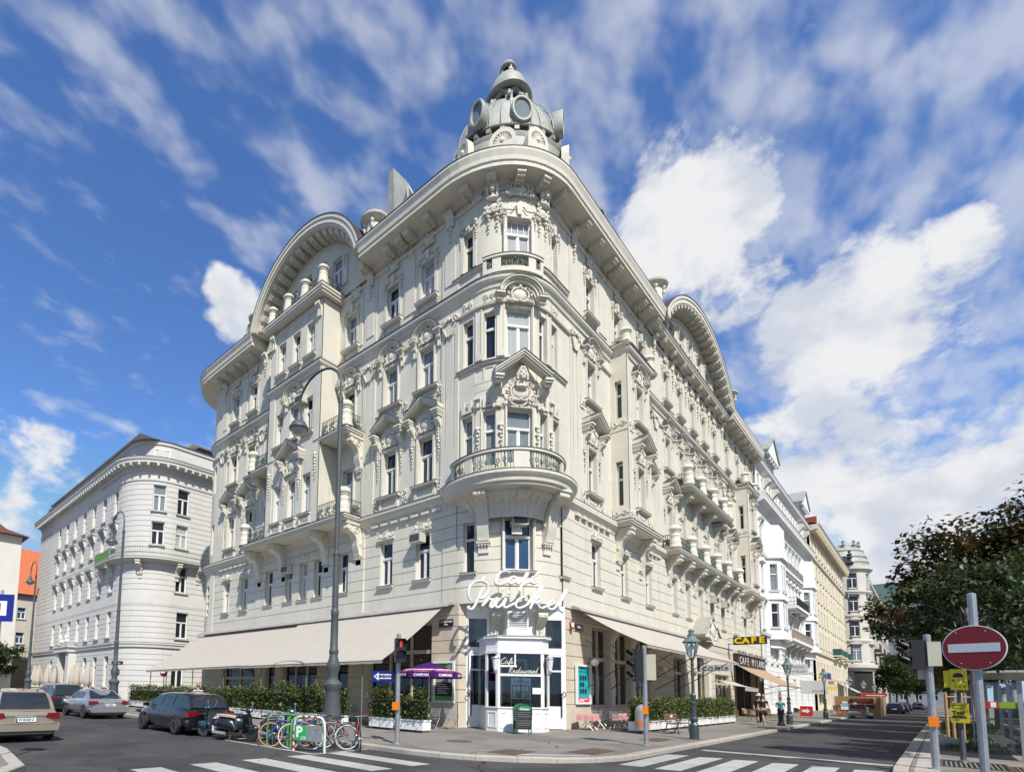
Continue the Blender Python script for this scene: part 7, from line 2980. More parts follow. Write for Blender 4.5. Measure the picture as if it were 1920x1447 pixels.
	# rear window and windscreen: between the first / last stations
	def screen(nm,ra,rb,o):
		m=MB()
		lo=[lerp(ra[0],ra[6],q) for q in (.1,.3,.5,.7,.9)]
		hi=[lerp(rb[2],rb[4],q) for q in (.02,.25,.5,.75,.98)]
		m.rows([[(p[0]+o,p[1],p[2]+.07) for p in lo],[(p[0]+o,p[1],p[2]-.03) for p in hi]])
		ob(nm,m,CARGL,t,smooth=1)
	k=2
	ra=[tuple(p) for p in rws[0]]
	m=MB()
	W_=[(rws[i][1],rws[i][5]) for i in range(k+1)]
	grid=[]
	for i in range(k+1):
		z0=rws[i]
		y=abs(z0[2][1])*.95 if i else abs(z0[0][1])*.86
		zz=z0[2][2] if i else z0[0][2]+.09
		grid.append([(z0[0][0]-.025-(.012 if i == k else 0),y*q,zz+.006-(.02 if i == k else 0)) for q in (-1,-.5,0,.5,1)])
	m.rows(grid)
	ob('rear_window',m,CARGL,t,smooth=1)
	m=MB()
	grid=[]
	for i in range(-3,0):
		z0=rws[i]
		y=abs(z0[2][1])*.95 if i<-1 else abs(z0[0][1])*.86
		zz=z0[2][2] if i<-1 else z0[0][2]+.06
		grid.append([(z0[0][0]+.025,y*q,zz+.008) for q in (-1,-.5,0,.5,1)])
	m.rows(grid)
	ob('windscreen',m,CARGL,t,smooth=1)
	# wheels with arches
	r=.33
	ty,ri=wheel_meshes(r,.21)
	for x in (xr,xf):
		for sy in (-1,1):
			a=MB()
			rw=[]
			for i in range(13):
				q=PI*i/12
				rw.append([(x+(r+.075)*cos(q),sy*(h-.30),r+(r+.05)*sin(q)),(x+(r+.075)*cos(q),sy*(h+.008),r+(r+.05)*sin(q))])
			a.rows(rw)
			a.add([(x+(r+.075)*cos(PI*i/12),sy*(h+.004),r+(r+.05)*sin(PI*i/12)) for i in range(13)]+[(x-r-.07,sy*(h+.004),.2),(x+r+.07,sy*(h+.004),.2)],[list(range(15))])
			ob('wheel_arch',a,PLAST,t)
			w=link('wheel',shared(('tyre',r),ty),t,Matrix.Translation((x,sy*(h-.07),r)) @ (Matrix.Identity(4) if sy>0 else Matrix.Rotation(PI,4,'Z')))
			link('rim',shared(('rim',r),ri),w)
	# rear end
	zt=beltz(rear+.1)[0]
	for sy in (-1,1):
		m=MB()
		m.prism([(sy*h*.98,zt-.26),(sy*h*.97,zt-.06),(sy*h*.62,zt-.05),(sy*h*.55,zt-.19)],rear-.015,rear+.30,'x')
		ob('tail_light',m,TLIGHT,t)
		m=MB()
		m.cbox((rear+.02,sy*h*.70,.42),.06,.16,.05)
		ob('reflector',m,TLIGHT,t)
		m=MB()
		m.cbox((1.0,sy*(h+.08),1.02),.12,.2,.14)
		ob('mirror',m,paint,t)
		for x in (-.6,.35):
			m=MB()
			m.tube([(x,sy*(h+.004),.82),(x+.18,sy*(h+.018),.825),(x+.2,sy*(h+.004),.825)],.014,5)
			ob('door_handle',m,paint,t)
		for x in (-.98,-.02,.98):
			m=MB()
			m.tube([(x,sy*(h+.001),.3),(x,sy*(h+.003),.6),(x-.02,sy*h*.985,.9)],.006,3)
			ob('door_seam',m,PLAST,t)
		m=MB()
		m.prism([(sy*h*.95,.66),(sy*h*.9,.78),(sy*h*.55,.75),(sy*h*.55,.64)],front-.18,front+.0,'x')
		ob('headlight',m,CARGL,t)
	m=MB()
	m.prism([(-h*.93,.34),(h*.93,.34),(h*.98,.48),(h*.96,.58),(-h*.96,.58),(-h*.98,.48)],rear-.07,rear+.2,'x')
	ob('bumper',m,paint,t)
	m=MB()
	m.prism([(-h*.8,.24),(h*.8,.24),(h*.88,.34),(-h*.88,.34)],rear-.04,rear+.2,'x')
	ob('bumper_skirt',m,PLAST,t)
	m=MB()
	m.box(rear-.075,rear-.05,-h*.9,h*.9,.535,.555)
	ob('chrome_strip',m,CHROME,t)
	m=MB()
	m.tube([(rear-.012,-h*.55,zt-.14),(rear-.018,h*.55,zt-.14)],.012,4)
	ob('boot_trim',m,CHROME,t)
	m=MB()
	m.box(rear-.03,rear-.005,-.26,.26,zt-.31,zt-.20)
	pl=ob('number_plate',m,PWHITE,t)
	m=MB()
	m.box(rear-.034,rear-.0305,.215,.257,zt-.305,zt-.205)
	ob('plate_band',m,nmat('plate_blue',(0.01,0.04,0.4),.4),pl)
	if plate:
		me=text_mesh(plate,.105,.001,sx=.78,bold=.003)
		me.materials.clear()
		me.materials.append(PBLACK)
		link('plate_lettering',me,pl,Matrix.Translation((rear-.032,-.01,zt-.255)) @ Matrix.Rotation(-PI/2,4,'Z'))
	m=MB()
	m.tube([(rear-.02,-.3,zt+.08),(rear-.01,.12,zt+.1)],.014,4)
	ob('wiper',m,PLAST,t)
	m=MB()
	m.box(-L/2+.3,L/2-.3,-h*.8,h*.8,.16,.27)
	ob('underside',m,PLAST,t)
	if kind == 'wagon':
		for sy in (-1,1):
			m=MB()
			m.tube([(rear+.6,sy*h*.64,H-.0),(rear+.7,sy*h*.64,H+.05),(.2,sy*h*.64,H+.05),(.35,sy*h*.64,H-.0)],.018,5)
			ob('roof_rail',m,PLAST,t)
	return t
car('parked_car','beige gold estate car seen from behind at the left edge',(-9.15,-16.4,RZ),PI,paintm('gold_paint',(0.40,0.34,0.25)),'wagon',4.85,1.82,1.55,'W 81029 A')
car('parked_car','black estate car parked beside the left hedge and scooters',(-8.65,-10.72,RZ),PI,paintm('black_paint',(0.006,0.006,0.009),.2),'wagon',4.85,1.85,1.5,'W 43521 K')
car('parked_car','silver saloon car driving away past the grey building',(-19.6,-10.55,RZ),PI,paintm('silver_paint',(0.42,0.43,0.45),.7),'sedan',5.0,1.9,1.47,'W 40825 L')
car('parked_car','dark green grey van behind the silver saloon',(-27.2,-10.4,RZ),PI,paintm('dark_green_paint',(0.025,0.04,0.045)),'van',4.6,1.8,1.72,'W 1875')
car('parked_car','red car at the far left end of the street',(-33.0,-16.3,RZ),PI,paintm('red_paint',(0.4,0.02,0.02)),'wagon',4.3,1.75,1.5)
for x,y,c,l in ((8.2,82,'black','dark parked car nearest beyond the plywood hoarding'),(8.1,88.5,'silver','silver grey parked car beyond the plywood hoarding'),(8.3,97,'black','third dark parked car beyond the plywood hoarding'),(8.2,118,'black','dark car parked farther down the right street'),(9.6,134,'darkblue','dark blue car with its front to the camera far down the right street')):
	col=dict(black=(.006,.006,.009),silver=(.42,.43,.45),darkblue=(.01,.014,.04))[c]
	car('parked_car',l,(x,y,RZ),PI/2 if c != 'darkblue' else -PI/2,paintm(c+'_paint',col),'wagon',4.5,1.8,1.48,None,'cars parked along the right street')
def scooter(label,loc,rz,paint,seat,box=None):
	t=thing('motor_scooter',label,'scooter',loc,rz,None)
	for x in (-.62,.62):
		ty,ri=wheel_meshes(.24,.10)
		w=link('wheel',shared(('tyre',.24),ty),t,Matrix.Translation((x,0,.24)))
		link('rim',shared(('rim',.24),ri),w)
	m=MB()  # swelling rear bodywork
	rws=[]
	for x,w,z0,z1 in ((-.92,.06,.42,.60),(-.82,.17,.34,.72),(-.6,.23,.30,.78),(-.32,.22,.28,.78),(-.1,.15,.26,.70),(.02,.12,.24,.36)):
		rws.append([(x,w*cos(q),(z0+z1)/2+(z1-z0)/2*sin(q)) for q in [2*PI*i/12 for i in range(12)]])
	m.rows(rws,True)
	m.add(rws[0],[list(range(12))])
	ob('rear_body',m,paint,t,smooth=1)
	m=MB()
	m.box(-.1,.42,-.17,.17,.22,.27)
	ob('footboard',m,PLAST,t)
	m=MB()  # leg shield
	m.rows([[(.40,-.16,.24),(.44,0,.24),(.40,.16,.24)],[(.46,-.23,.55),(.53,0,.55),(.46,.23,.55)],[(.42,-.2,.88),(.5,0,.9),(.42,.2,.88)]])
	m.rows([[(.36,-.16,.24),(.40,0,.24),(.36,.16,.24)],[(.42,-.23,.55),(.48,0,.55),(.42,.23,.55)],[(.38,-.2,.88),(.45,0,.9),(.38,.2,.88)]])
	ob('leg_shield',m,paint,t,smooth=1)
	m=MB()
	m.ball((.62,0,.40),.27,.11,.17,10,6)
	ob('front_mudguard',m,paint,t,smooth=1)
	m=MB()
	m.tube([(.62,0,.25),(.5,0,.7),(.42,0,1.0)],.035,6)
	m.tube([(.36,-.33,1.03),(.42,-.15,1.0),(.43,0,1.0),(.42,.15,1.0),(.36,.33,1.03)],.022,6)
	m.ball((.48,0,1.0),.1,.13,.1,8,6)
	ob('handlebar',m,paint,t,smooth=1)
	m=MB()
	m.ball((.57,0,1.0),.04,.08,.07,8,5)
	ob('headlight',m,CHROME,t,smooth=1)
	for sy in (-1,1):
		m=MB()
		m.tube([(.38,sy*.26,1.04),(.34,sy*.32,1.2)],.01,4)
		m.ball((.34,sy*.33,1.22),.02,.07,.055,8,5)
		ob('mirror',m,CHROME,t)
	m=MB()
	rws=[]
	for x,w,z in ((-.85,.10,.80),(-.75,.16,.83),(-.4,.16,.82),(-.12,.13,.80),(-.02,.09,.77)):
		rws.append([(x,-w,z-.05),(x,-w,z),(x,0,z+.03),(x,w,z),(x,w,z-.05)])
	m.rows(rws)
	ob('saddle',m,seat,t,smooth=1)
	m=MB()
	m.tube([(-.3,-.2,.22),(-.8,-.24,.26)],.06,7)
	ob('exhaust',m,STEEL,t)
	m=MB()
	m.box(-.95,-.90,-.06,.06,.5,.6)
	ob('tail_light',m,TLIGHT,t)
	m=MB()
	m.box(-.97,-.955,-.1,.1,.28,.45)
	ob('number_plate',m,PWHITE,t)
	m=MB()
	m.tube([(-.1,.1,.24),(-.14,.25,.0)],.015,4)
	m.tube([(-.1,-.1,.24),(-.14,-.25,.0)],.015,4)
	ob('stand',m,PLAST,t)
	if box:
		m=MB()
		m.ball((-.95,0,1.0),.22,.2,.2,10,6)
		ob('top_box',m,box,t,smooth=1)
	return t
scooter('black motor scooter with beige seat in front of the bicycles',(-4.15,-10.9,RZ),radians(20),paintm('scooter_black',(.008,.01,.012),.1),nmat('beige_seat',(.42,.34,.24),.6))
scooter('dark teal motor scooter behind the black one, turned to the road',(-5.5,-10.75,RZ),radians(-145),paintm('scooter_teal',(.02,.06,.08),.3),nmat('dark_seat',(.03,.03,.03),.6))
scooter('black motor scooter with a bag under its handlebar next to the bike hoops',(-3.1,-9.9,RZ),radians(8),paintm('scooter_dark',(.012,.03,.04),.2),nmat('dark_seat',(.03,.03,.03),.6))
scooter('white scooter parked in front of the plywood hoarding',(7.0,50.2,RZ),radians(2),paintm('scooter_white',(.62,.62,.6),.1),nmat('dark_seat',(.03,.03,.03),.6))
def bicycle(label,loc,rz,paint,tyre=None,basket=False,lean=.06):
	t=thing('bicycle',label,'bicycle',loc,rz,'bicycles parked at the hoops')
	t.matrix_basis=t.matrix_basis @ Matrix.Rotation(lean,4,'X')
	R=.345
	for x in (-.53,.53):
		def wl():
			m=MB()
			m.tube([(R*cos(2*PI*i/28),0,R*sin(2*PI*i/28)) for i in range(28)],.019,5,True)
			return m.mesh('wheel',tyre or TYRE,1)
		w=link('wheel',shared(('bw',(tyre or TYRE).name),wl),t,Matrix.Translation((x,0,R+.02)))
		def sp():
			m=MB()
			for i in range(14):
				a=2*PI*i/14
				m.tube([(0,.02*(-1) ** i,0),(R*cos(a),0,R*sin(a))],.0035,3)
			m.tube([(R*.95*cos(2*PI*i/24),0,R*.95*sin(2*PI*i/24)) for i in range(24)],.009,4,True)
			m.tube([(0,-.05,0),(0,.05,0)],.025,6)
			return m.mesh('spokes',CHROME)
		link('spokes',shared('bsp',sp),w)
		def mg():
			m=MB()
			m.tube([((R+.04)*cos(a),0,(R+.04)*sin(a)) for a in [radians(20+14*i) for i in range(12)]],.018,4)
			return m.mesh('mudguard',PLAST)
		link('mudguard',shared('bmg',mg),w)
	A,Bq,Cq,D,E_=(-.53,0,R+.02),(-.06,0,.30),(-.2,0,.80),(.36,0,.80),(.53,0,R+.02)
	m=MB()
	m.tube([Bq,Cq,(-.22,0,.88)],.017,6)
	m.tube([Cq,(.345,0,.76)],.016,6)
	m.tube([Bq,(.37,0,.68)],.018,6)
	for sy in (-1,1):
		m.tube([Bq,(A[0],sy*.06,A[2])],.009,4)
		m.tube([Cq,(A[0],sy*.06,A[2])],.008,4)
		m.tube([(.38,sy*.05,.62),(E_[0],sy*.05,E_[2])],.012,5)
	m.tube([(.33,0,.86),(.385,0,.6)],.02,6)
	ob('frame',m,paint,t)
	m=MB()
	m.tube([(.33,0,.86),(.32,0,.98)],.014,5)
	m.tube([(.12,-.28,.99),(.26,-.26,1.0),(.34,-.1,.99),(.34,.1,.99),(.26,.26,1.0),(.12,.28,.99)],.013,5)
	ob('handlebar',m,CHROME,t)
	m=MB()
	m.prism([(-.36,-.1),(-.36,.1),(-.2,.05),(-.08,.025),(-.08,-.025),(-.2,-.05)],.88,.94,'z')
	ob('saddle',m,PLAST,t)
	m=MB()
	m.tube([(Bq[0]+.09*cos(2*PI*i/12),-.04,Bq[2]+.09*sin(2*PI*i/12)) for i in range(12)],.008,4,True)
	m.tube([(Bq[0],-.05,Bq[2]),(Bq[0]+.15,-.1,Bq[2]-.08)],.012,4)
	m.tube([(Bq[0],.05,Bq[2]),(Bq[0]-.15,.1,Bq[2]+.08)],.012,4)
	ob('crank',m,STEEL,t)
	m=MB()
	m.tube([(-.75,-.07,.74),(-.25,-.07,.76),(-.25,.07,.76),(-.75,.07,.74)],.008,4,True)
	m.tube([(-.7,-.07,.74),(-.55,-.07,R)],.006,4)
	m.tube([(-.7,.07,.74),(-.55,.07,R)],.006,4)
	ob('rack',m,STEEL,t)
	if basket:
		m=MB()
		for z in (.72,.8,.88,.96):
			m.tube([(.42,-.16,z),(.68,-.16,z),(.68,.16,z),(.42,.16,z)],.006,3,True)
		for i in range(6):
			for y in (-.16,.16):
				m.tube([(.42+.052*i,y,.72),(.42+.052*i,y,.96)],.005,3)
		ob('basket',m,STEEL,t)
	return t
bp=lambda n,c:nmat('bike_' +n,c,.35,coat=.4)
bicycle('blue bicycle with an orange rimmed front wheel at the green hoops',(-1.75,-10.55,RZ),radians(-115),bp('blue',(.02,.05,.35)),nmat('orange_tyre',(.5,.24,.08),.7))
bicycle('bright blue bicycle with white tyres second among the parked bicycles',(-1.05,-10.35,RZ),radians(-112),bp('bright_blue',(.03,.06,.5)),nmat('white_tyre',(.55,.55,.52),.7))
bicycle('green bicycle behind the blue ones at the hoops',(-2.35,-9.75,RZ),radians(-100),bp('green',(.02,.25,.06)))
bicycle('black bicycle with a wire basket at the left end of the hoops',(-2.75,-10.45,RZ),radians(-30),bp('black',(.01,.01,.01)),basket=True)
bicycle('dark red bicycle standing behind the striped hoop sign',(-.75,-9.6,RZ),radians(-95),bp('dark_red',(.2,.01,.015)))
bicycle('white tyred grey bicycle right behind the P sign hoop',(-.35,-10.1,RZ),radians(-120),bp('grey',(.2,.2,.21)),nmat('white_tyre',(.55,.55,.52),.7))
bicycle('red bicycle with a black front wheel at the right end of the hoops',(.0,-9.25,RZ),radians(-38),bp('red',(.42,.015,.01)))
bicycle('dark bicycle farthest back among the parked bicycles',(-1.6,-9.35,RZ),radians(-92),bp('brown',(.08,.05,.03)))
GREENH=nmat('hoop_green',(0.09,0.30,0.05),0.45,var=.2,vscale=8)
for x,y,l in ((-2.55,-10.2,'green tubular bike hoop at the left end'),(-1.75,-10.0,'green tubular bike hoop in the middle'),(-.95,-10.45,'green tubular bike hoop nearest the P sign')):
	t=thing('bike_hoop',l,'bike rack',(x,y,RZ),radians(75),'green bike hoops')
	m=MB()
	m.tube(smooth_pts([(-.5,0,0),(-.5,0,.75),(-.42,0,.9),(-.3,0,.92),(.3,0,.92),(.42,0,.9),(.5,0,.75),(.5,0,0)],1),.035,7)
	ob('tube',m,GREENH,t,smooth=1)
	m=MB()
	m.lathe([(.09,0),(.09,.015),(.04,.02)],8,(-.5,0,0))
	m.lathe([(.09,0),(.09,.015),(.04,.02)],8,(.5,0,0))
	ob('foot_plate',m,STEEL,t)
t=thing('bike_parking_sign','red and white hoop with a grey and green board showing a white P','sign',(-.33,-10.85,RZ),radians(18))
m=MB()
hp=smooth_pts([(-.52,0,0),(-.52,0,.78),(-.42,0,.95),(-.28,0,.97),(.28,0,.97),(.42,0,.95),(.52,0,.78),(.52,0,0)],1)
m.tube(hp,.036,8)
ob('hoop',m,nmat('hoop_white',(.6,.6,.6),.4),t,smooth=1)
REDB=nmat('band_red',(.5,.02,.02),.4)
for z in (.06,.26,.46):
	m=MB()
	m.tube([(-.52,0,z),(-.52,0,z+.1)],.0375,8)
	ob('red_band',m,REDB,t)
for x in (-.2,.0,.2):
	m=MB()
	m.tube([(x-.04,0,.97),(x+.05,0,.97)],.0375,8)
	ob('red_band',m,REDB,t)
m=MB()
m.box(-.47,.47,-.06,-.045,.3,.74)
ob('board',m,STEEL,t)
m=MB()
m.box(-.46,-.06,-.066,-.061,.31,.73)
ob('green_field',m,nmat('p_green',(.02,.36,.08),.4),t)
text('P',.42,PWHITE,t,(-.30,-.07,.53),bold=.012)
m=MB()
for x in (-.2,-.1):
	m.tube([(x+.035*cos(q*PI/5),-.07,.37+.035*sin(q*PI/5)) for q in range(10)],.006,3,True)
m.tube([(-.2,-.07,.37),(-.17,-.07,.42),(-.12,-.07,.42),(-.1,-.07,.37)],.006,3)
ob('bicycle_symbol',m,PWHITE,t)
m=MB()
m.ball((.28,-.062,.62),.03,.004,.03,8,4)
ob('red_dot',m,REDB,t)
# ================================================================ street furniture
def arch_lamp(label,x,y,H,rz,spread=2.1):
	t=thing('arched_street_lamp',label,'street lamp',(x,y,0),rz,'tall arched street lamps on the left')
	s=H/12.0
	m=MB()
	m.lathe([(.36,0),(.38,.1),(.33,.2),(.30,.9),(.24,1.5),(.26,1.62),(.31,1.72),(.31,1.8),(.18,1.95),(.16,2.1),(.22,2.3),(.23,2.45),(.16,2.65),(.14,2.8),(.16,2.85),(.16,2.95),(.135,3.0),(.125,4.1),(.14,4.15),(.14,4.3),(.115,4.35)],14)
	ob('base',m,LAMPG,t,smooth=.5)
	m=MB()
	m.lathe([(.115,4.35),(.105,6.2),(.12,6.22),(.12,6.3),(.09,6.35),(.075,H-1.6),(.09,H-1.58),(.09,H-1.4)],12)
	ob('post',m,LAMPG,t,smooth=.5)
	m=MB()
	pts=[(0,0,H-1.5)]
	for i in range(13):
		a=PI*i/12
		pts.append((-(spread/2)*(1-cos(a)),0,H-.9+.95*sin(a)))
	pts[1]=(0,0,H-.9)
	pts.append((-spread,0,H-1.1))
	m.tube(pts,.045,7)
	ob('arm',m,LAMPG,t,smooth=1)
	z=H-1.85
	m=MB()
	m.lathe([(.36,.0),(.38,.03),(.36,.1),(.26,.28),(.15,.35),(.13,.5),(.11,.54),(.10,.66),(.05,.72)],14,(-spread,0,z))
	l=ob('lamp_head',m,LAMPG,t,smooth=.6)
	m=MB()
	m.lathe([(0,-.2),(.14,-.18),(.25,-.1),(.32,0)],14,(-spread,0,z))
	ob('glass_bowl',m,nmat('frosted_bowl',(.42,.42,.40),.25),l,smooth=1)
arch_lamp('tall arched grey street lamp in front of the left awning',-2.15,-8.5,13.3,radians(3),2.3)
arch_lamp('tall arched grey street lamp beside the grey corner building',-23.6,-8.2,12.8,radians(0))
arch_lamp('tall arched grey street lamp farthest left in front of the orange roof',-45.0,-8.3,12.8,radians(0))
def vict_lamp(label,x,y,s=1.0):
	t=thing('lantern_lamp',label,'street lamp',(x,y,0),0,'green lantern lamps along the right street')
	m=MB()
	m.lathe([(.17,0),(.17,.55),(.14,.6),(.11,.66),(.15,.72),(.15,.8),(.10,.86),(.085,1.3),(.11,1.34),(.11,1.42),(.07,1.46),(.10,1.6),(.10,1.7),(.055,1.78),(.045,2.85),(.07,2.9),(.05,2.95),(.05,3.05),(.09,3.08),(.05,3.12)],10)
	ob('post',m,VICT,t,smooth=.4)
	m=MB()
	for i in range(4):
		a=PI/4+PI/2*i
		m.tube([(.04*cos(a),.04*sin(a),3.05),(.16*cos(a),.16*sin(a),3.25),(.22*cos(a),.22*sin(a),3.5),(.27*cos(a),.27*sin(a),3.72)],.016,4)
	m.tube([(.27*cos(q*PI/8),.27*sin(q*PI/8),3.74) for q in range(16)],.02,4,True)
	ob('cage',m,VICT,t)
	m=MB()
	m.lathe([(.10,3.22),(.2,3.5),(.24,3.72)],12,caps=False)
	ob('glass',m,CLEAR,t,smooth=1)
	m=MB()
	m.lathe([(.05,3.2),(.09,3.4),(.10,3.6),(0,3.72)],10)
	ob('bulb',m,MATS['opal_glass'],t,smooth=1)
	m=MB()
	m.lathe([(.31,3.72),(.33,3.76),(.26,3.84),(.15,3.96),(.13,4.0),(.14,4.05),(.10,4.07),(.09,4.16),(.11,4.18),(.10,4.23),(0,4.27)],14)
	ob('cap',m,nmat('patina_cap',(.12,.19,.18),.5,var=.2,vscale=8),t,smooth=.5)
for y,l in ((3.35,'green lantern street lamp beside the park bench'),(23.3,'green lantern street lamp in front of the tan awning'),(40.0,'green lantern street lamp before the plywood hoarding'),(60.5,'green lantern street lamp rising behind the plywood hoarding'),(78.0,'green lantern street lamp second behind the hoarding by the tower house'),(97,'green lantern street lamp far down the right pavement')):
	vict_lamp(l,5.45,y)
def traffic_light(label,x,y,rz,H,box_rz,back=None,lit=None,n=2,z0=2.3,extra=None):
	t=thing('traffic_light',label,'traffic light',(x,y,0),rz)
	m=MB()
	m.lathe([(.16,0),(.16,.03),(.075,.04),(.07,H),(.03,H+.02)],10)
	ob('post',m,STEEL,t,smooth=.5)
	R=Matrix.Rotation(box_rz,4,'Z')
	m=MB()
	m.box(-.16,.16,-.36,-.12,z0,z0+.36*n)
	m.box(-.03,.03,-.12,.0,z0+.1,z0+.14)
	m.box(-.03,.03,-.12,.0,z0+.36*n-.14,z0+.36*n-.1)
	hd=ob('signal_head',m,BLACK,t,R)
	for i in range(n):
		zc=z0+.36*i+.18
		m=MB()
		rw=[]
		for j in range(9):
			q=-PI*.12+PI*1.24*j/8
			rw.append([(.135*cos(q),-.36,zc+.135*sin(q)),(.14*cos(q),-.60+.06*abs(cos(q)),zc+.10+.06*sin(q))])
		m.rows(rw)
		ob('visor',m,BLACK,hd)
		q=MB().disc((0,-.362,zc),.125,16)
		col='lens_dark'
		mt=nmat('lens_dark',(.03,.03,.03),.15)
		ob('lens',q,mt,hd)
		if lit and lit[0] == i:  # small lit standing man
			m=MB()
			m.prism([(-.035,zc-.09),(-.012,zc-.09),(0,zc-.01),(.012,zc-.09),(.035,zc-.09),(.03,zc+.05),(-.03,zc+.05)],-.367,-.363)
			m.ball((0,-.365,zc+.075),.02,.003,.02,8,4)
			ob('lit_figure',m,lit[1],hd)
	if back:
		m=MB()
		m.box(back[0],back[1],-.22,-.19,back[2],back[3])
		ob('backing_board',m,nmat('cream_board',(.52,.50,.38),.5,var=.08),t,R)
	m=MB()
	m.box(-.09,.09,-.21,-.07,1.04,1.28)
	ob('push_button_box',m,nmat('orange_box',(.75,.20,.005),.4),t,Matrix.Rotation(radians(0),4,'Z'))
	return t
REDLIT=bpy.data.materials.new('lit_red_lens')
REDLIT.use_nodes=True
REDLIT.node_tree.nodes['Principled BSDF'].inputs['Base Color'].default_value=(.3,.01,.01,1)
REDLIT.node_tree.nodes['Principled BSDF'].inputs['Emission Color'].default_value=(1,.05,.03,1)
REDLIT.node_tree.nodes['Principled BSDF'].inputs['Emission Strength'].default_value=1.0
traffic_light('traffic light on a grey post with a lit red lens beside the one way sign',.4,-8.02,radians(20),3.38,radians(35),None,(1,REDLIT),z0=2.5)
traffic_light('traffic light on a grey post with a cream backing board beside the litter bin',5.3,-1.28,radians(15),3.28,radians(-60),None,None,3,z0=2.1)
t2=[o for o in bpy.data.objects if o.name.startswith('traffic_light')][-1]
m=MB()
m.box(.06,.34,-.05,.0,2.15,3.0)
ob('backing_board',m,nmat('cream_board',(.52,.50,.38),.5,var=.08),t2)
traffic_light('traffic light on a grey post at the right kerb beside the no entry sign',11.92,-1.0,radians(5),3.3,radians(-75),None,None,2,z0=2.45)
m=MB()
m.box(-.02,.22,-.14,-.09,2.52,3.12)
m.box(-.2,.08,.08,.12,2.2,2.8)
ob('backing_board',m,MATS['cream_board'],[o for o in bpy.data.objects if o.name.startswith('traffic_light')][-1])
# one way sign on the left light
t=thing('one_way_sign','blue sign with a white arrow lettered EINBAHN fixed to the left traffic light post','sign',(.28,-8.1,2.06),radians(18))
m=MB()
m.box(-.72,.0,-.03,0,-.17,.17)
ob('panel',m,nmat('sign_blue_deep',(.01,.02,.22),.35),t)
m=MB()
m.add([(-.68,-.034,0),(-.5,-.034,-.13),(-.5,-.034,-.075),(-.06,-.034,-.075),(-.06,-.034,.075),(-.5,-.034,.075),(-.5,-.034,.13)],[list(range(7))])
ob('arrow',m,PWHITE,t)
text('EINBAHN',.125,PBLACK,t,(-.27,-.037,0),bold=.004,sx=.85)
m=MB()
m.ball((-.58,-.036,0),.03,.003,.03,8,4)
ob('emblem',m,PBLACK,t)
# big no entry sign at the right
NE=thing('no_entry_sign','large red no entry sign with a white bar on a grey post at the right','sign',(12.48,-7.2,0),radians(-14))
m=MB()
m.lathe([(.055,-.2),(.055,3.42),(.02,3.44)],10)
ob('post',m,STEEL,NE,smooth=.5)
SRED=nmat('sign_red',(.20,.008,.012),.35,var=.12,vscale=5)
m=MB()
m.prism([(.365*cos(2*PI*i/40),2.53+.365*sin(2*PI*i/40)) for i in range(40)],-.10,-.08)
dk=ob('disc',m,PWHITE,NE)
m=MB()
m.prism([(.352*cos(2*PI*i/40),2.53+.352*sin(2*PI*i/40)) for i in range(40)],-.106,-.1005)
ob('red_field',m,SRED,dk)
m=MB()
m.box(-.29,.29,-.112,-.1065,2.46,2.60)
ob('white_bar',m,nmat('bar_white',(.55,.56,.58),.35),dk)
for x,z in ((-.19,2.78),(.14,2.79),(-.15,2.28),(.17,2.28)):
	m=MB()
	m.ball((x,-.107,z),.011,.008,.011,6,4)
	ob('rivet',m,STEEL,dk)
m=MB()
m.box(-.07,.07,-.08,.06,2.7,2.74)
m.box(-.07,.07,-.08,.06,2.3,2.34)
ob('clamp',m,STEEL,NE)
# parking sign cut by the left edge
t=thing('blue_sign','blue road sign with a white field, cut off by the left edge','sign',(-2.25,-18.0,0),radians(48))
m=MB()
m.lathe([(.03,-.1),(.03,3.65)],8)
ob('post',m,STEEL,t)
m=MB()
m.box(-.3,.3,-.06,-.045,2.95,3.55)
ob('panel',m,nmat('sign_blue_deep',(.01,.02,.22),.35),t)
m=MB()
m.box(-.12,.16,-.065,-.0605,3.08,3.40)
ob('white_field',m,PWHITE,t)
m=MB()
m.box(-.05,.03,-.07,-.0655,3.12,3.36)
ob('symbol',m,PBLACK,t)
def small_no_entry(label,x,y,plate_=None):
	t=thing('no_entry_sign',label,'sign',(x,y,0),radians(30))
	m=MB()
	m.lathe([(.035,0),(.035,3.4)],6)
	ob('post',m,STEEL,t)
	m=MB()
	m.prism([(.34*cos(2*PI*i/20),2.6+.34*sin(2*PI*i/20)) for i in range(20)],-.06,-.04)
	d=ob('disc',m,SRED,t)
	m=MB()
	m.box(-.27,.27,-.066,-.061,2.54,2.66)
	ob('white_bar',m,PWHITE,d)
	if plate_:
		m=MB()
		m.box(-.55,.55,-.03,-.01,3.2,3.5)
		p=ob('street_plate',m,NAVY,t)
		text(plate_,.2,PWHITE,p,(0,-.035,3.35),sx=.8)
small_no_entry('small red no entry sign under a dark street plate before the grey building',-34.5,-4.3,'1. Biberstr.')
small_no_entry('small red no entry sign half hidden under the far end of the left awning',-29.3,-2.6)
# litter bin
t=thing('litter_bin','grey round topped litter bin with an orange band beside the traffic light','bin',(3.2,4.3,0))
m=MB()
m.lathe([(.27,.18),(.27,.34),(.275,.345),(.275,.5),(.27,.505),(.27,.95),(.25,1.08),(.17,1.19),(.06,1.25),(0,1.26)],16)
ob('body',m,nmat('bin_grey',(.36,.37,.38),.4,metal=.4,var=.1,vscale=6),t,smooth=.6)
m=MB()
m.lathe([(.278,.36),(.278,.52)],16,caps=False)
ob('band',m,nmat('bin_orange',(.75,.14,.01),.4),t)
m=MB()
m.tube([(0,.2,0),(0,.2,.9)],.05,6)
ob('stand',m,STEEL,t)
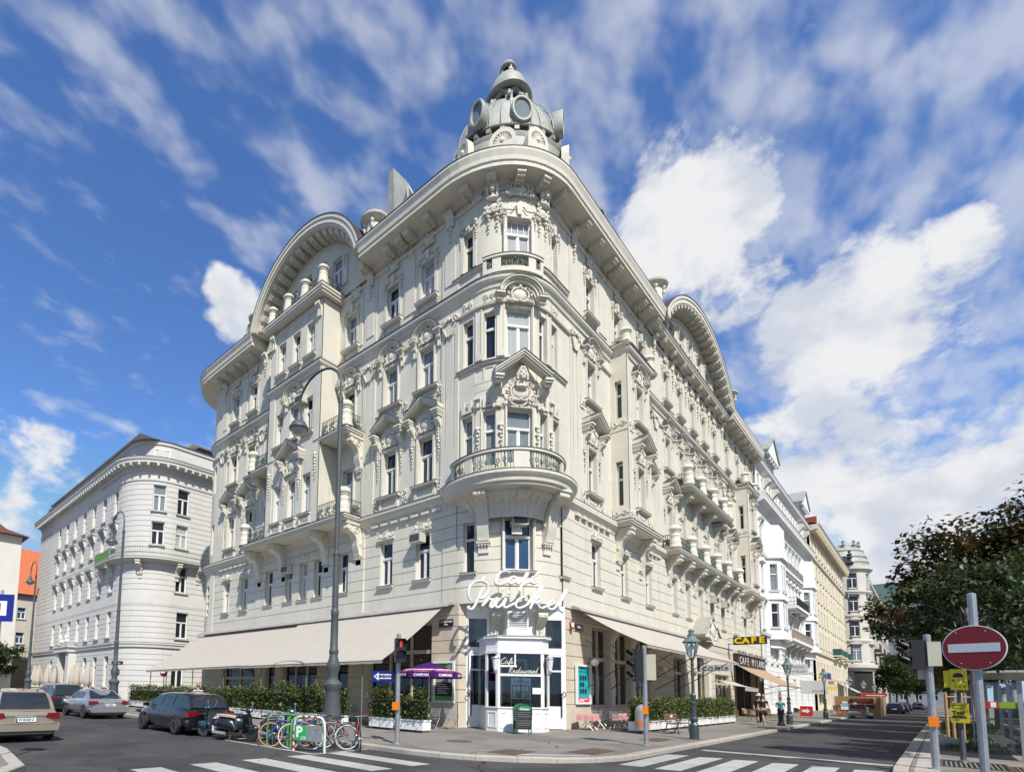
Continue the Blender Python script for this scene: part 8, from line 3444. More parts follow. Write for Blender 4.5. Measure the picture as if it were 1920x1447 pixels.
# bench
t=thing('park_bench','park bench with brown slats and green iron legs before the right hedge','bench',(3.9,6.3,0),radians(90))
for i in range(4):
	m=MB()
	m.box(-.85,.85,-.32+.12*i,-.23+.12*i,.43,.46)
	ob('seat_slat',m,nmat('bench_wood',(.20,.115,.055),.55,var=.35,vscale=8),t)
for i in range(2):
	m=MB()
	m.cbox((0,.18+.03*i,.66+.14*i),1.7,.03,.11,rx=radians(-12))
	ob('back_slat',m,MATS['bench_wood'],t)
for x in (-.72,.72):
	m=MB()
	m.tube([(x,-.36,0),(x,-.3,.25),(x,-.34,.44),(x,.1,.44),(x,.2,.6),(x,.24,.9)],.025,5)
	m.tube([(x,.28,0),(x,.16,.25),(x,.1,.44)],.025,5)
	m.tube([(x,-.34,.44),(x,-.36,.62),(x,-.1,.66),(x,.2,.64)],.018,5)
	scr=[(x,-.2+.1*cos(q*.6)*(1-q*.06),.25+.1*sin(q*.6)*(1-q*.06)) for q in range(12)]
	m.tube(scr,.014,4)
	ob('iron_leg',m,VICT,t)
m=MB()
m.box(-.15,.15,.155,.165,.70,.80)
ob('name_plate',m,PWHITE,t)
# sandwich board
t=thing('sandwich_board','green rounded sandwich board lettered Gösser with white chalk writing before the porch','board',(.42,-.72,0),radians(43))
for sy in (-1,1):
	R=Matrix.Rotation(-sy*radians(9),4,'X')
	m=MB()
	m.box(-.32,-.28,-.02,.02,0,1.0)
	m.box(.28,.32,-.02,.02,0,1.0)
	m.prism([(-.32,.95)]+[(.32*cos(PI-PI*i/12),.98+.24*sin(PI*i/12)) for i in range(13)]+[(.32,.95)],-.02,.02)
	T=Matrix.Translation((0,sy*.17,0)) @ R
	f=ob('frame',m,nmat('board_green',(.015,.10,.055),.4),t,T)
	m=MB()
	m.box(-.28,.28,-.012,.012,.2,.95)
	s=ob('slate',m,nmat('chalk_slate',(.022,.03,.032),.7,var=.3,vscale=8),t,T)
	if sy<0:
		m=MB()
		m.prism([(.27*cos(PI-PI*i/12),.97+.19*sin(PI*i/12)) for i in range(13)],-.025,-.021)
		ob('crown',m,nmat('crown_green',(.04,.25,.12),.4),f)
		text('Gösser',.13,PWHITE,f,(0,-.027,1.02),shear=.2,bold=.004)
		rd=random.Random(5)
		for i in range(8):
			m=MB()
			z=.89-.085*i
			x=-.25
			while x<.22-.05*(i == 3 or i == 7):
				w=rd.uniform(.03,.09)
				m.tube([(x+w*q/6,-.014,z+.018*sin(q*2.6+rd.random())) for q in range(7)],.006,3)
				x += w+.022
			ob('chalk_line',m,PWHITE if i not in (3,7) else nmat('pink_chalk',(.6,.25,.4),.7),s)
# purple parasol
PURP=clothmat('purple_cloth',(.075,.02,.13),.2)
t=thing('parasol','purple parasol with white lettering and red brush marks over the left terrace','parasol',(-3.7,-1.6,0),radians(25))
m=MB()
m.tube([(0,0,0),(0,0,2.9)],.028,7)
ob('pole',m,WHITE,t)
m=MB()
m.lathe([(.3,0),(.32,.05),(.28,.14),(.06,.18)],12)
ob('foot',m,nmat('concrete',(.34,.33,.31),.9,var=.2,vscale=8),t)
m=MB()
a8=[2*PI*(i+.5)/8 for i in range(8)]
m.rows([[(0,0,2.92)]*9,[(.7*cos(a),.7*sin(a),2.72) for a in a8+a8[:1]],[(1.45*cos(a),1.45*sin(a),2.42) for a in a8+a8[:1]],[(1.47*cos(a),1.47*sin(a),2.20) for a in a8+a8[:1]]])
ob('canopy',m,PURP,t)
for i in range(8):
	m=MB()
	a=a8[i]
	m.tube([(.05*cos(a),.05*sin(a),2.8),(1.4*cos(a),1.4*sin(a),2.38)],.012,4)
	ob('rib',m,WHITE,t)
for k in range(8):
	am=a8[k]+PI/8
	ap=1.45*cos(PI/8)
	T=Matrix.Rotation(am+PI/2,4,'Z') @ Matrix.Translation((0,-ap-.012,2.31))
	me=shared('parname',lambda:text_mesh('CAMPARI',.16,.002,bold=.004))
	if not me.materials:
		me.materials.append(PWHITE)
	link('lettering',me,t,T)
	T2=Matrix.Rotation(am+PI/2,4,'Z') @ Matrix.Translation((0,-ap*.78,2.548)) @ Matrix.Rotation(-radians(90-23),4,'X')
	me=shared('parname2',lambda:text_mesh('CAMPARI',.2,.002,bold=.006))
	if not me.materials:
		me.materials.append(PWHITE)
	link('lettering',me,t,T2)
	def brush():
		m=MB()
		for q in range(5):
			m.tube([(-.4+.1*q,0,-.1-.02*q),(-.1+.1*q,0,-.13+.03*(q % 2)),(.15+.06*q,0,-.06-.03*q)],.022,4)
		return m.mesh('brush_mark',nmat('mark_red',(.45,.03,.10),.6))
	link('brush_mark',shared('parbr',brush),t,Matrix.Rotation(am+PI/2,4,'Z') @ Matrix.Translation((0,-ap*.84,2.515)) @ Matrix.Rotation(-radians(90-23),4,'X'))
# closed parasols of the far terrace
PARC=clothmat('cream_parasol',(.62,.56,.48),.2)
pts_=[(-42.8,-4.0),(-45.5,-4.1),(-47.6,-3.9),(-52.5,-4.2),(-56.5,-4.0),(-58.6,-4.4),(-60.8,-4.3)]
lab=['rightmost closed cream parasol before the grey building','second closed cream parasol from the right before the grey building','third closed cream parasol from the right, right of the portal','closed cream parasol left of the portal of the grey building','closed cream parasol nearest the farthest left street lamp','second closed cream parasol from the left','leftmost closed cream parasol at the far terrace']
for (x,y),l in zip(pts_,lab):
	t=thing('closed_parasol',l,'parasol',(x,y,0),0,'closed parasols of the far terrace')
	def cl():
		m=MB()
		rw=[]
		for r,z in ((.02,3.55),(.16,3.2),(.30,2.5),(.36,1.9),(.32,1.5),(.16,1.38),(.28,1.1),(.34,.9)):
			rw.append([(r*(1+.22*cos(6*a))*cos(a),r*(1+.22*cos(6*a))*sin(a),z) for a in [2*PI*i/24 for i in range(24)]])
		m.rows(rw,True)
		return m.mesh('canopy',PARC,1)
	link('canopy',shared('clpar',cl),t)
	def po():
		m=MB()
		m.tube([(0,0,0),(0,0,3.6)],.04,6)
		m.lathe([(.4,0),(.4,.12),(.05,.15)],10)
		return m.mesh('pole',WHITE)
	link('pole',shared('clpole',po),t)
# terrace planters with clipped hedges
HEDGE=nmat('hedge_leaf',(.055,.095,.018),.5,col2=(.13,.14,.028),vscale=3.2)
TWIG=nmat('twig_brown',(.07,.05,.03),.8)
def hedge_mesh(w,d,h,seed,n=1500,rag=.12):
	rd=random.Random(seed)
	v,f=[],[]
	for i in range(n):
		# leaves sit near the clipped surface
		x,y,z=rd.uniform(-1,1),rd.uniform(-1,1),rd.uniform(-1,1)
		k=max(abs(x),abs(y),abs(z))
		s=rd.uniform(.72,1.06)/k
		if abs(x)*1.0 == k or True:
			x,y,z=x*s,y*s,z*s
		px,py=x*w/2*(1+rd.gauss(0,rag*.3)),y*d/2*(1+rd.gauss(0,rag*.5))
		pz=h/2+z*h/2*(1+rd.gauss(0,rag*.35))
		if z>0:
			pz += z*h*(.9*rag*sin(px*3.1+seed*2.2)+.5*rag*sin(px*9+seed*1.3))
		L_=rd.uniform(.06,.12)
		a,b2=rd.uniform(0,2*PI),rd.uniform(-.7,1.1)
		dx,dy,dz=cos(a)*cos(b2),sin(a)*cos(b2),sin(b2)
		ux,uy=-sin(a),cos(a)
		k=len(v)
		wd=L_*.36
		v += [(px,py,pz),(px+dx*L_*.5+ux*wd,py+dy*L_*.5+uy*wd,pz+dz*L_*.5),(px+dx*L_,py+dy*L_,pz+dz*L_),(px+dx*L_*.5-ux*wd,py+dy*L_*.5-uy*wd,pz+dz*L_*.5)]
		f.append((k,k+1,k+2,k+3))
	me=bpy.data.meshes.new('foliage')
	me.from_pydata(v,[],f)
	me.materials.append(HEDGE)
	return me
def planter(label,fac,s,o,w,hd,group,seed,rag=.12,box=True):
	M=at(fac,s,0,o)
	t=thing('planter',label,'planter',tuple(M.translation),M.to_euler().z+random.uniform(-.03,.03),group)
	if box:
		def bx():
			m=MB()
			m.box(-w/2,w/2,-.24,.24,.10,.48)
			m.box(-w/2-.02,w/2+.02,-.26,.26,.44,.50)
			return m.mesh('box',WHITE)
		link('box',shared(('plbox',w),bx),t)
		def ft():
			m=MB()
			for x in (-w/2+.08,w/2-.08):
				m.box(x-.05,x+.05,-.2,.2,0,.10)
			return m.mesh('foot',BRTIMB)
		link('foot',shared(('plft',w),ft),t)
	link('foliage',shared(('hedge',w,hd,seed % 5,rag),lambda:hedge_mesh(w*1.02,.62,hd,seed % 5,int(1500*w),rag)),t,Matrix.Translation((0,0,.46)),kind='stuff')
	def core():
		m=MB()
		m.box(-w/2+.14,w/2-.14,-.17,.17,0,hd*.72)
		return m.mesh('core_box',nmat('hedge_core',(.012,.022,.006),.9))
	link('core_box',shared(('core',w,hd),core),t,Matrix.Translation((0,0,.46)))  # dark green box filling the middle of the hedge
places=['nearest the purple parasol','second from the purple parasol','third from the purple parasol','right behind the tall lamp post foot','first left of the tall lamp post','second left of the tall lamp post','third left of the tall lamp post','fourth left of the tall lamp post']
us=[2.55,4.2,6.5,8.2,9.8,11.2,12.7,14.2]
for i,u in enumerate(us):
	planter('white planter with a bushy hedge, ' +places[i],'L',u+.0,3.9 if i<2 else 4.7,1.35,1.08 if i<3 else 1.2,'white planters of the left terrace',i,.2)
for i in range(9):
	planter('white planter of the clipped hedge behind the black car, number %d from the right end' % (i+1) if False else ['white planter in the clipped hedge row behind the scooters','white planter of the hedge row just right of the black car','white planter of the hedge row behind the black car tail','white planter of the hedge row behind the black car middle','white planter of the hedge row behind the black car nose','white planter right of the woman by the hedge','white planter behind the woman by the hedge','last but one white planter at the far left hedge end','last white planter at the far left end of the hedge row'][i],'L',15.8+1.6*i,4.9,1.5,1.05,'white planters of the left terrace',i+3,.1)
rl=['nearest the traffic light, wider and rounder','behind the litter bin','left of the bench','behind the bench, left half','behind the bench, right half','just right of the lantern lamp','second right of the lantern lamp','third right of the lantern lamp','fourth right of the lantern lamp','fifth right of the lantern lamp','next to last before the dark cafe front','last before the dark cafe front']
for i in range(12):
	planter('white planter with a green hedge, right pavement, ' +rl[i],'R',5.2+1.38*i,2.75,1.25,.98,'white planters of the right terrace',i+1,.1)
# terrace furniture
PINK=clothmat('pink_tablecloth',(.62,.25,.25),.15,col2=(.7,.42,.41))
ALU=nmat('chair_aluminium',(.36,.37,.37),.45,metal=.5,var=.1)
def table(label,x,y,rz,grp):
	t=thing('terrace_table',label,'table',(x,y,0),rz,grp)
	def top():
		m=MB()
		m.box(-.36,.36,-.36,.36,.71,.735)
		return m.mesh('tabletop',ALU)
	link('tabletop',shared('ttop',top),t)
	def leg(sx):
		def f():
			m=MB()
			m.tube([(-.33*sx,-.3,0),(.3*sx,-.3,.71)],.013,4)
			m.tube([(-.33*sx,.3,0),(.3*sx,.3,.71)],.013,4)
			return m.mesh('leg_frame',ALU)
		return f
	for sx in (-1,1):
		link('leg_frame',shared(('tleg',sx),leg(sx)),t)
	c=thing('tablecloth',label.replace('table','tablecloth',1).replace('with a pink cloth','in pink check'),'tablecloth',(x,y,.738),rz,grp.replace('tables','tablecloths'))
	def cl():
		m=MB()
		n=40
		rw=[]
		for k,(s,z) in enumerate(((0,.0),(.37,0.0),(.385,-.02),(.40,-.14),(.43,-.28))):
			row=[]
			for i in range(n):
				a=2*PI*i/n
				q=max(abs(cos(a)),abs(sin(a)))
				wv=1+(.06*sin(9*a)*(k-2)/2 if k>2 else 0)
				lo=z*(1+.35*(1/q-1)) if k>2 else z
				row.append((s/q*cos(a)*wv*(1 if k<3 else .97),s/q*sin(a)*wv*(1 if k<3 else .97),lo))
			rw.append(row)
		m.rows(rw,True)
		return m.mesh('cloth',PINK,.8)
	link('cloth',shared('tcloth',cl),c)
	m=thing('table_vase','small glass of flowers on the ' +label,'vase',(x+.1,y,.742),0,grp.replace('tables','vases')) if False else None
	return t
def chair(label,x,y,rz,grp):
	t=thing('terrace_chair',label,'chair',(x,y,0),rz,grp)
	def part(nm,fn,mat=ALU):
		def f():
			m=MB()
			fn(m)
			return m.mesh(nm,mat)
		link(nm,shared(('chair',nm),f),t)
	def seat(m):
		for i in range(6):
			m.box(-.2,.2,-.2+.07*i,-.15+.07*i,.44,.455)
	def back(m):
		for i in range(4):
			m.box(-.2,.2,.2+.012*i,.215+.012*i,.54+.09*i,.60+.09*i)
	part('seat',seat)
	part('backrest',back)
	for k,sx in enumerate((-1,1)):
		part('side_frame',lambda m,sx=sx:(m.tube([(sx*.21,-.22,0),(sx*.21,.15,.45),(sx*.21,.25,.90)],.013,4),m.tube([(sx*.21,.26,0),(sx*.21,-.2,.45)],.013,4),m.tube([(sx*.22,-.2,.45),(sx*.23,-.2,.64),(sx*.22,.2,.66)],.012,4))) if k == 0 else link('side_frame',shared(('chair','side2'),lambda:(lambda m:(m.tube([(.21,-.22,0),(.21,.15,.45),(.21,.25,.90)],.013,4),m.tube([(.21,.26,0),(.21,-.2,.45)],.013,4),m.tube([(.22,-.2,.45),(.23,-.2,.64),(.22,.2,.66)],.012,4),m)[-1])(MB()).mesh('side_frame',ALU)),t)
	return t
tabs=[(.75,4.5,.1,'small table with a pink cloth under the turquoise poster'),(1.5,6.6,.2,'table with a pink cloth second from the porch, with a bright cloth'),(1.0,8.6,-.1,'table with a pink cloth third from the porch'),(1.7,9.6,.1,'table with a pink cloth fourth from the porch behind the first planter'),(1.2,12.6,0,'table with a pink cloth half hidden behind the right hedge')]
for x,y,r,l in tabs:
	table(l,x,y,r,'pink tables of the right terrace')
chs=[(.75,5.25,0,'light metal chair between the first and second pink table'),(1.5,5.8,PI,'light metal chair before the second pink table'),(1.55,7.4,0,'light metal chair behind the second pink table'),(.9,7.8,PI,'light metal chair at the wall side of the third pink table'),(.55,6.5,PI/2,'light metal chair under the first shop window'),(1.1,9.5,0,'light metal chair behind the third pink table'),(2.1,8.9,PI,'light metal chair before the fourth pink table'),(1.0,11.6,PI,'light metal chair half hidden behind the right hedge')]
for x,y,r,l in chs:
	chair(l,x,y,r,'metal chairs of the right terrace')
lt=[(-3.2,-1.9,.2,'metal chair right of the purple parasol pole'),(-2.75,-1.2,1.2,'metal chair against the pier under the green poster'),(-5.6,-2.4,PI,'metal chair behind the second planter left of the parasol'),(-7.6,-2.7,.3,'metal chair left of the second planter, backrest to the road'),(-8.3,-3.1,PI,'metal chair seen beside the tall lamp foot')]
for x,y,r,l in lt:
	chair(l,x,y,r,'metal chairs of the left terrace')
for x,y,l in ((-4.3,-1.9,'table with a pink cloth behind the first left planter'),(-6.6,-2.5,'table with a pink cloth behind the second left planter'),(-9.3,-2.6,'table with a pink cloth left of the tall lamp')):
	table(l,x,y,.1,'pink tables of the left terrace')
# wicker chairs in front of the dark cafe front
WICK=nmat('wicker',(.34,.23,.12),.7,var=.3,vscale=20)
for i,(x,y,r) in enumerate(((2.2,24.5,.3),(2.8,26.5,2.6),(2.0,28.8,1.0),(3.0,31.0,2.2),(2.4,33.6,.2),(3.1,36.0,1.8),(2.6,38.5,.6),(3.3,41.5,2.8))):
	t=thing('wicker_chair',['wicker chair first after the right hedge','wicker chair second after the right hedge','wicker chair behind the walking men','wicker chair left of the woman in turquoise','wicker chair behind the woman in turquoise','wicker chair left of the second lantern lamp','wicker chair right of the second lantern lamp','wicker chair by the red box'][i],'chair',(x,y,0),r,'wicker chairs of the second terrace')
	def wk():
		m=MB()
		rw=[]
		for j in range(9):
			a=-.3+(PI+.6)*j/8
			rw.append([(.24*cos(a),.24*sin(a),.44),(.27*cos(a),.27*sin(a),.66+.18*max(0,sin(a)))])
		m.rows(rw)
		return m.mesh('backrest',WICK)
	link('backrest',shared('wkb',wk),t)
	link('seat',shared('wks',lambda:MB().lathe([(.25,.41),(.26,.45),(0,.46)],12).mesh('seat',WICK)),t)
	def wl():
		m=MB()
		for j in range(4):
			a=PI/4+j*PI/2
			m.tube([(.2*cos(a),.2*sin(a),.42),(.25*cos(a),.25*sin(a),0)],.015,4)
		return m.mesh('leg_frame',WICK)
	link('leg_frame',shared('wkl',wl),t)
t=thing('red_box','red planter box with a white arrow on the right pavement','box',(3.4,46,0))
m=MB()
m.box(-.45,.45,-.35,.35,0,.95)
ob('box',m,nmat('box_red',(.5,.02,.02),.5),t)
m=MB()
m.add([(-.3,-.36,.62),(.06,-.36,.62),(.06,-.36,.75),(.32,-.36,.5),(.06,-.36,.26),(.06,-.36,.38),(-.3,-.36,.38)],[list(range(7))])
ob('arrow',m,PWHITE,t)
# hoarding, sign post and folding chair on the right pavement
H=thing('plywood_hoarding','plywood site hoarding with a black and red company board and red trim','hoarding',(4.6,55,0))
PLY=nmat('plywood',(.40,.215,.085),.7,var=.3,vscale=2.5,streak=.25)
for i in range(3):
	m=MB()
	m.box(.02+1.2*i,1.2+1.2*i,0,.03,0,2.0)
	ob('panel',m,PLY,H)
for i in range(6):
	m=MB()
	m.box(3.58,3.61,.02+1.2*i,1.2+1.2*i,0,2.0)
	ob('panel',m,PLY,H)
for x in (0,3.6):
	m=MB()
	m.box(x-.06,x+.06,-.05,.0,0,2.05)
	ob('post',m,TIMB,H)
t=thing('company_board','black board with red capitals Prameshuber and Partner on the plywood hoarding','sign',(6.75,54.95,.82))
m=MB()
m.box(-.9,.9,-.03,0,0,.98)
ob('panel',m,PBLACK,t)
LRED=nmat('letter_red',(.55,.03,.02),.4)
text('PRAMESHUBER',.25,LRED,t,(0,-.035,.80),sx=.92,bold=.004)
text('& Partner',.22,LRED,t,(.35,-.035,.58))
text('www.prameshuber.at',.17,LRED,t,(0,-.035,.14),sx=.95)
m=MB()
m.box(-.85,.85,-.036,-.031,.40,.43)
ob('line',m,PWHITE,t)
m=MB()
m.ball((-.5,-.034,.42),.14,.01,.14,12,4)
ob('roundel',m,PWHITE,t)
m=MB()
m.ball((-.5,-.045,.42),.08,.01,.06,8,4)
ob('emblem',m,PBLACK,t)
t=thing('red_white_barrier','red and white trim board on top of the hoarding corner','barrier',(7.2,55.1,2.05))
m=MB()
m.box(-.5,1.5,-.06,.02,0,.32)
ob('board',m,nmat('barrier_red',(.5,.05,.03),.5),t)
m=MB()
m.box(-.1,1.3,-.066,-.061,.05,.12)
ob('white_line',m,PWHITE,t)
t=thing('site_notice','pale blue and white notices pinned to the plywood hoarding','notice',(5.45,54.96,.6))
m=MB()
m.box(-.35,.3,-.02,0,0,.35)
ob('sheet',m,PWHITE,t)
m=MB()
m.box(-.4,.35,-.022,0,.4,.6)
ob('sheet',m,nmat('notice_blue',(.3,.5,.55),.5),t)
m=MB()
m.box(-.25,.2,-.02,0,.66,.85)
ob('sheet',m,PWHITE,t)
t=thing('leaning_sign_post','leaning grey sign post with a white and orange board before the hoarding','sign',(6.0,52.6,0))
t.matrix_basis=t.matrix_basis @ Matrix.Rotation(radians(-5),4,'Y')
m=MB()
m.tube([(0,0,0),(0,0,3.3)],.04,6)
ob('post',m,STEEL,t)
t=thing('bus_stop_board','white board with an orange field on the post of the third lantern lamp','sign',(5.9,39.6,2.7))
m=MB()
m.box(-.25,.35,-.03,0,0,.6)
ob('panel',m,PWHITE,t)
m=MB()
m.box(-.12,.25,-.036,-.031,.22,.5)
ob('field',m,nmat('field_orange',(.7,.25,.02),.5),t)
t=thing('folding_chair','brown wooden folding chair standing open before the hoarding','chair',(4.9,51.6,0),radians(-20))
for i in range(5):
	m=MB()
	m.box(-.25,.25,-.25+.1*i,-.17+.1*i,.45,.48)
	ob('seat_slat',m,MATS['bench_wood'],t)
for i in range(6):
	m=MB()
	m.box(-.24+.085*i,-.18+.085*i,.26,.29,.55,1.05)
	ob('back_slat',m,nmat('chair_wood',(.34,.13,.045),.55),t)
for sx in (-1,1):
	m=MB()
	m.tube([(sx*.27,-.35,0),(sx*.27,.3,1.1)],.022,4)
	m.tube([(sx*.24,.35,0),(sx*.24,-.25,.47)],.022,4)
	ob('leg',m,MATS['chair_wood'],t)
t=thing('black_bollard','stout black bollard beside the walking people','bollard',(5.45,20.5,0))
ob('body',MB().lathe([(.2,0),(.2,.12),(.14,.18),(.13,.8),(.17,.86),(.17,.95),(.1,1.05),(0,1.08)],12),BLACK,t,smooth=.6)
# ================================================================ right corner: taxi phone, stakes, shelter, grates
t=thing('taxi_phone','yellow taxi call boxes lettered Taxi direkt on a dark post','taxi phone',(12.45,1.9,0),radians(-5))
m=MB()
m.lathe([(.14,0),(.12,.04),(.06,.08),(.055,1.1)],8)
ob('post',m,LAMPG,t)
m=MB()
m.box(-.17,.17,-.14,.1,1.08,1.62)
ob('box',m,nmat('taxi_yellow',(.52,.42,.01),.4,var=.1,vscale=8),t)
m=MB()
m.tube([(.13*cos(q*PI/8),-.143,1.52+.05*sin(q*PI/8)) for q in range(16)],.006,3,True)
ob('ring_mark',m,PBLACK,t)
text('Taxi',.13,PBLACK,t,(-.02,-.145,1.36),bold=.004)
text('direkt.',.11,PBLACK,t,(0,-.145,1.25),bold=.004)
m=MB()
m.lathe([(.04,1.62),(.04,2.0)],6)
ob('upper_post',m,LAMPG,t)
m=MB()
m.box(-.14,.19,-.12,-.02,1.98,2.56)
m.box(-.26,-.15,-.1,.0,2.05,2.52)
ob('upper_box',m,nmat('bright_yellow',(.75,.60,.02),.4),t)
m=MB()
m.prism([(-.08,2.33),(.12,2.33),(.12,2.38),(.07,2.45),(-.03,2.45),(-.08,2.38)],-.126,-.121)
ob('car_symbol',m,PBLACK,t)
text('A 1 5',.12,PBLACK,t,(.02,-.125,2.24))
text('1 3 4',.11,PBLACK,t,(.04,-.125,2.08))
# tree stakes
for x,y,l in ((12.3,12.6,'pale wooden tree stake nearest the taxi boxes'),(12.75,12.8,'second pale wooden tree stake'),(12.5,13.9,'third pale wooden tree stake farther back')):
	t=thing('tree_stake',l,'stake',(x,y,0),0,'wooden stakes round the young tree')
	ob('pole',MB().lathe([(.055,0),(.05,2.0),(.03,2.03)],8),nmat('stake_wood',(.45,.27,.12),.7,var=.2,vscale=6),t,smooth=.5)
	ob('crossbar',MB().tube([(0,0,1.85),(.35,.1,1.85)],.04,6),MATS['stake_wood'],t)
# bus shelter
S=thing('bus_shelter','glass bus shelter with curved roof and green route strip at the right edge','shelter',(12.95,4.0,0))
for y in (0,3.4,6.8):
	m=MB()
	m.box(.70,.80,y-.05,y+.05,0,2.3)
	ob('post',m,STEEL,S)
	m=MB()
	m.box(.0,.05,y-.03,y+.03,0,2.35)
	ob('post',m,STEEL,S)
m=MB()
rw=[]
for i in range(9):
	q=i/8
	rw.append([(-.15+2.4*q,-.3,2.5+.12*sin(PI*q)-.2*q),(-.15+2.4*q,7.2,2.5+.12*sin(PI*q)-.2*q),(-.15+2.4*q,7.2,2.56+.12*sin(PI*q)-.2*q),(-.15+2.4*q,-.3,2.56+.12*sin(PI*q)-.2*q)])
m.rows(rw,True)
ob('roof',m,nmat('shelter_roof',(.55,.57,.58),.3,metal=.3),S,smooth=.6)
for y0,y1 in ((.06,3.34),(3.46,6.74)):
	m=MB()
	m.box(.74,.755,y0,y1,.15,2.2)
	ob('pane',m,CLEAR,S)
m=MB()
m.box(.06,.69,-.008,.008,.18,2.25)
ob('pane',m,CLEAR,S)
m=MB()
m.box(.06,.69,-.02,-.012,1.5,1.68)
ob('route_strip',m,nmat('lime_strip',(.22,.34,.015),.4),S)
m=MB()
m.box(.06,.34,-.026,-.021,1.49,1.69)
ob('route_panel',m,nmat('route_red',(.45,.02,.03),.4),S)
m=MB()
m.box(.17,.28,-.031,-.027,1.52,1.67)
ob('route_label',m,PWHITE,S)
m=MB()
m.box(.3,.66,.6,5.8,.45,.5)
ob('seat',m,TIMB,S)
# tree grates by the kerb
for x0,y0 in ((12.05,.1),(13.3,-.5)):
	t=thing('tree_grate','dark bar grate in the pavement ' +('under the slim tree' if x0<13 else 'at the bottom right beside the shelter'),'grate',(x0,y0,0))
	for i in range(13):
		m=MB()
		m.box(.09*i,.09*i+.045,0,2.0,-.01,.012)
		ob('bar',m,BLACK,t)
	m=MB()
	m.box(-.05,0,-.05,2.05,-.01,.014)
	m.box(1.14,1.19,-.05,2.05,-.01,.014)
	m.box(0,1.14,-.05,0,-.01,.014)
	m.box(0,1.14,2.0,2.05,-.01,.014)
	ob('frame',m,nmat('rust_frame',(.08,.05,.04),.8),t)
# rocks and bench by the stakes
for x,y,s,l in ((12.2,9.6,.38,'grey boulder by the tree stakes'),(12.0,14.8,.3,'smaller grey boulder behind the tree stakes')):
	rd=random.Random(int(y))
	m=MB()
	m.ball((0,0,s*.35),s,s*1.4,s*.6,9,6)
	m.v=[(a*(1+rd.uniform(-.1,.1)),c*(1+rd.uniform(-.1,.1)),d) for a,c,d in m.v]
	o=ob('boulder',m,GRAN,None,Matrix.Translation((x,y,0)),smooth=.5)
	tag(o,l,'rock')
# ================================================================ trees
def leafmat(name,c1,c2,c3):
	m=bpy.data.materials.new(name)
	m.use_nodes=True
	nt=m.node_tree
	nt.nodes.clear()
	N,Lk=nt.nodes.new,nt.links.new
	out=N('ShaderNodeOutputMaterial')
	geo=N('ShaderNodeNewGeometry')
	n=N('ShaderNodeTexNoise')
	n.inputs['Scale'].default_value=.55
	n.inputs['Detail'].default_value=4
	Lk(geo.outputs['Position'],n.inputs['Vector'])
	r=N('ShaderNodeValToRGB')
	r.color_ramp.elements[0].position=.36
	r.color_ramp.elements[0].color=tuple(c1)+(1,)
	r.color_ramp.elements[1].position=.66
	r.color_ramp.elements[1].color=tuple(c3)+(1,)
	e=r.color_ramp.elements.new(.52)
	e.color=tuple(c2)+(1,)
	Lk(n.outputs['Fac'],r.inputs[0])
	rnd=N('ShaderNodeMix')
	rnd.data_type='RGBA'
	rnd.blend_type='MULTIPLY'
	rnd.inputs[0].default_value=.6
	Lk(r.outputs[0],rnd.inputs[6])
	n2=N('ShaderNodeTexWhiteNoise')
	v=N('ShaderNodeVectorMath')
	v.operation='SNAP'
	Lk(geo.outputs['Position'],v.inputs[0])
	v.inputs[1].default_value=(.18,.18,.18)
	Lk(v.outputs[0],n2.inputs['Vector'])
	Lk(n2.outputs['Value'],rnd.inputs[7])
	d=N('ShaderNodeBsdfPrincipled')
	d.inputs['Roughness'].default_value=.42
	d.inputs['Specular IOR Level'].default_value=.4
	Lk(rnd.outputs[2],d.inputs['Base Color'])
	t=N('ShaderNodeBsdfTranslucent')
	Lk(rnd.outputs[2],t.inputs[0])
	mx=N('ShaderNodeMixShader')
	mx.inputs[0].default_value=.3
	Lk(d.outputs[0],mx.inputs[1])
	Lk(t.outputs[0],mx.inputs[2])
	Lk(mx.outputs[0],out.inputs[0])
	return m
CHEST=leafmat('chestnut_leaf',(.05,.065,.018),(.10,.085,.024),(.13,.06,.022))
ASH=leafmat('ash_leaf',(.045,.08,.022),(.065,.10,.03),(.085,.11,.035))
BARK=nmat('bark',(.10,.085,.07),.9,var=.4,vscale=5,bump=.5,bscale=12)
PALEB=nmat('pale_bark',(.26,.24,.21),.85,var=.3,vscale=6,bump=.3,bscale=15)
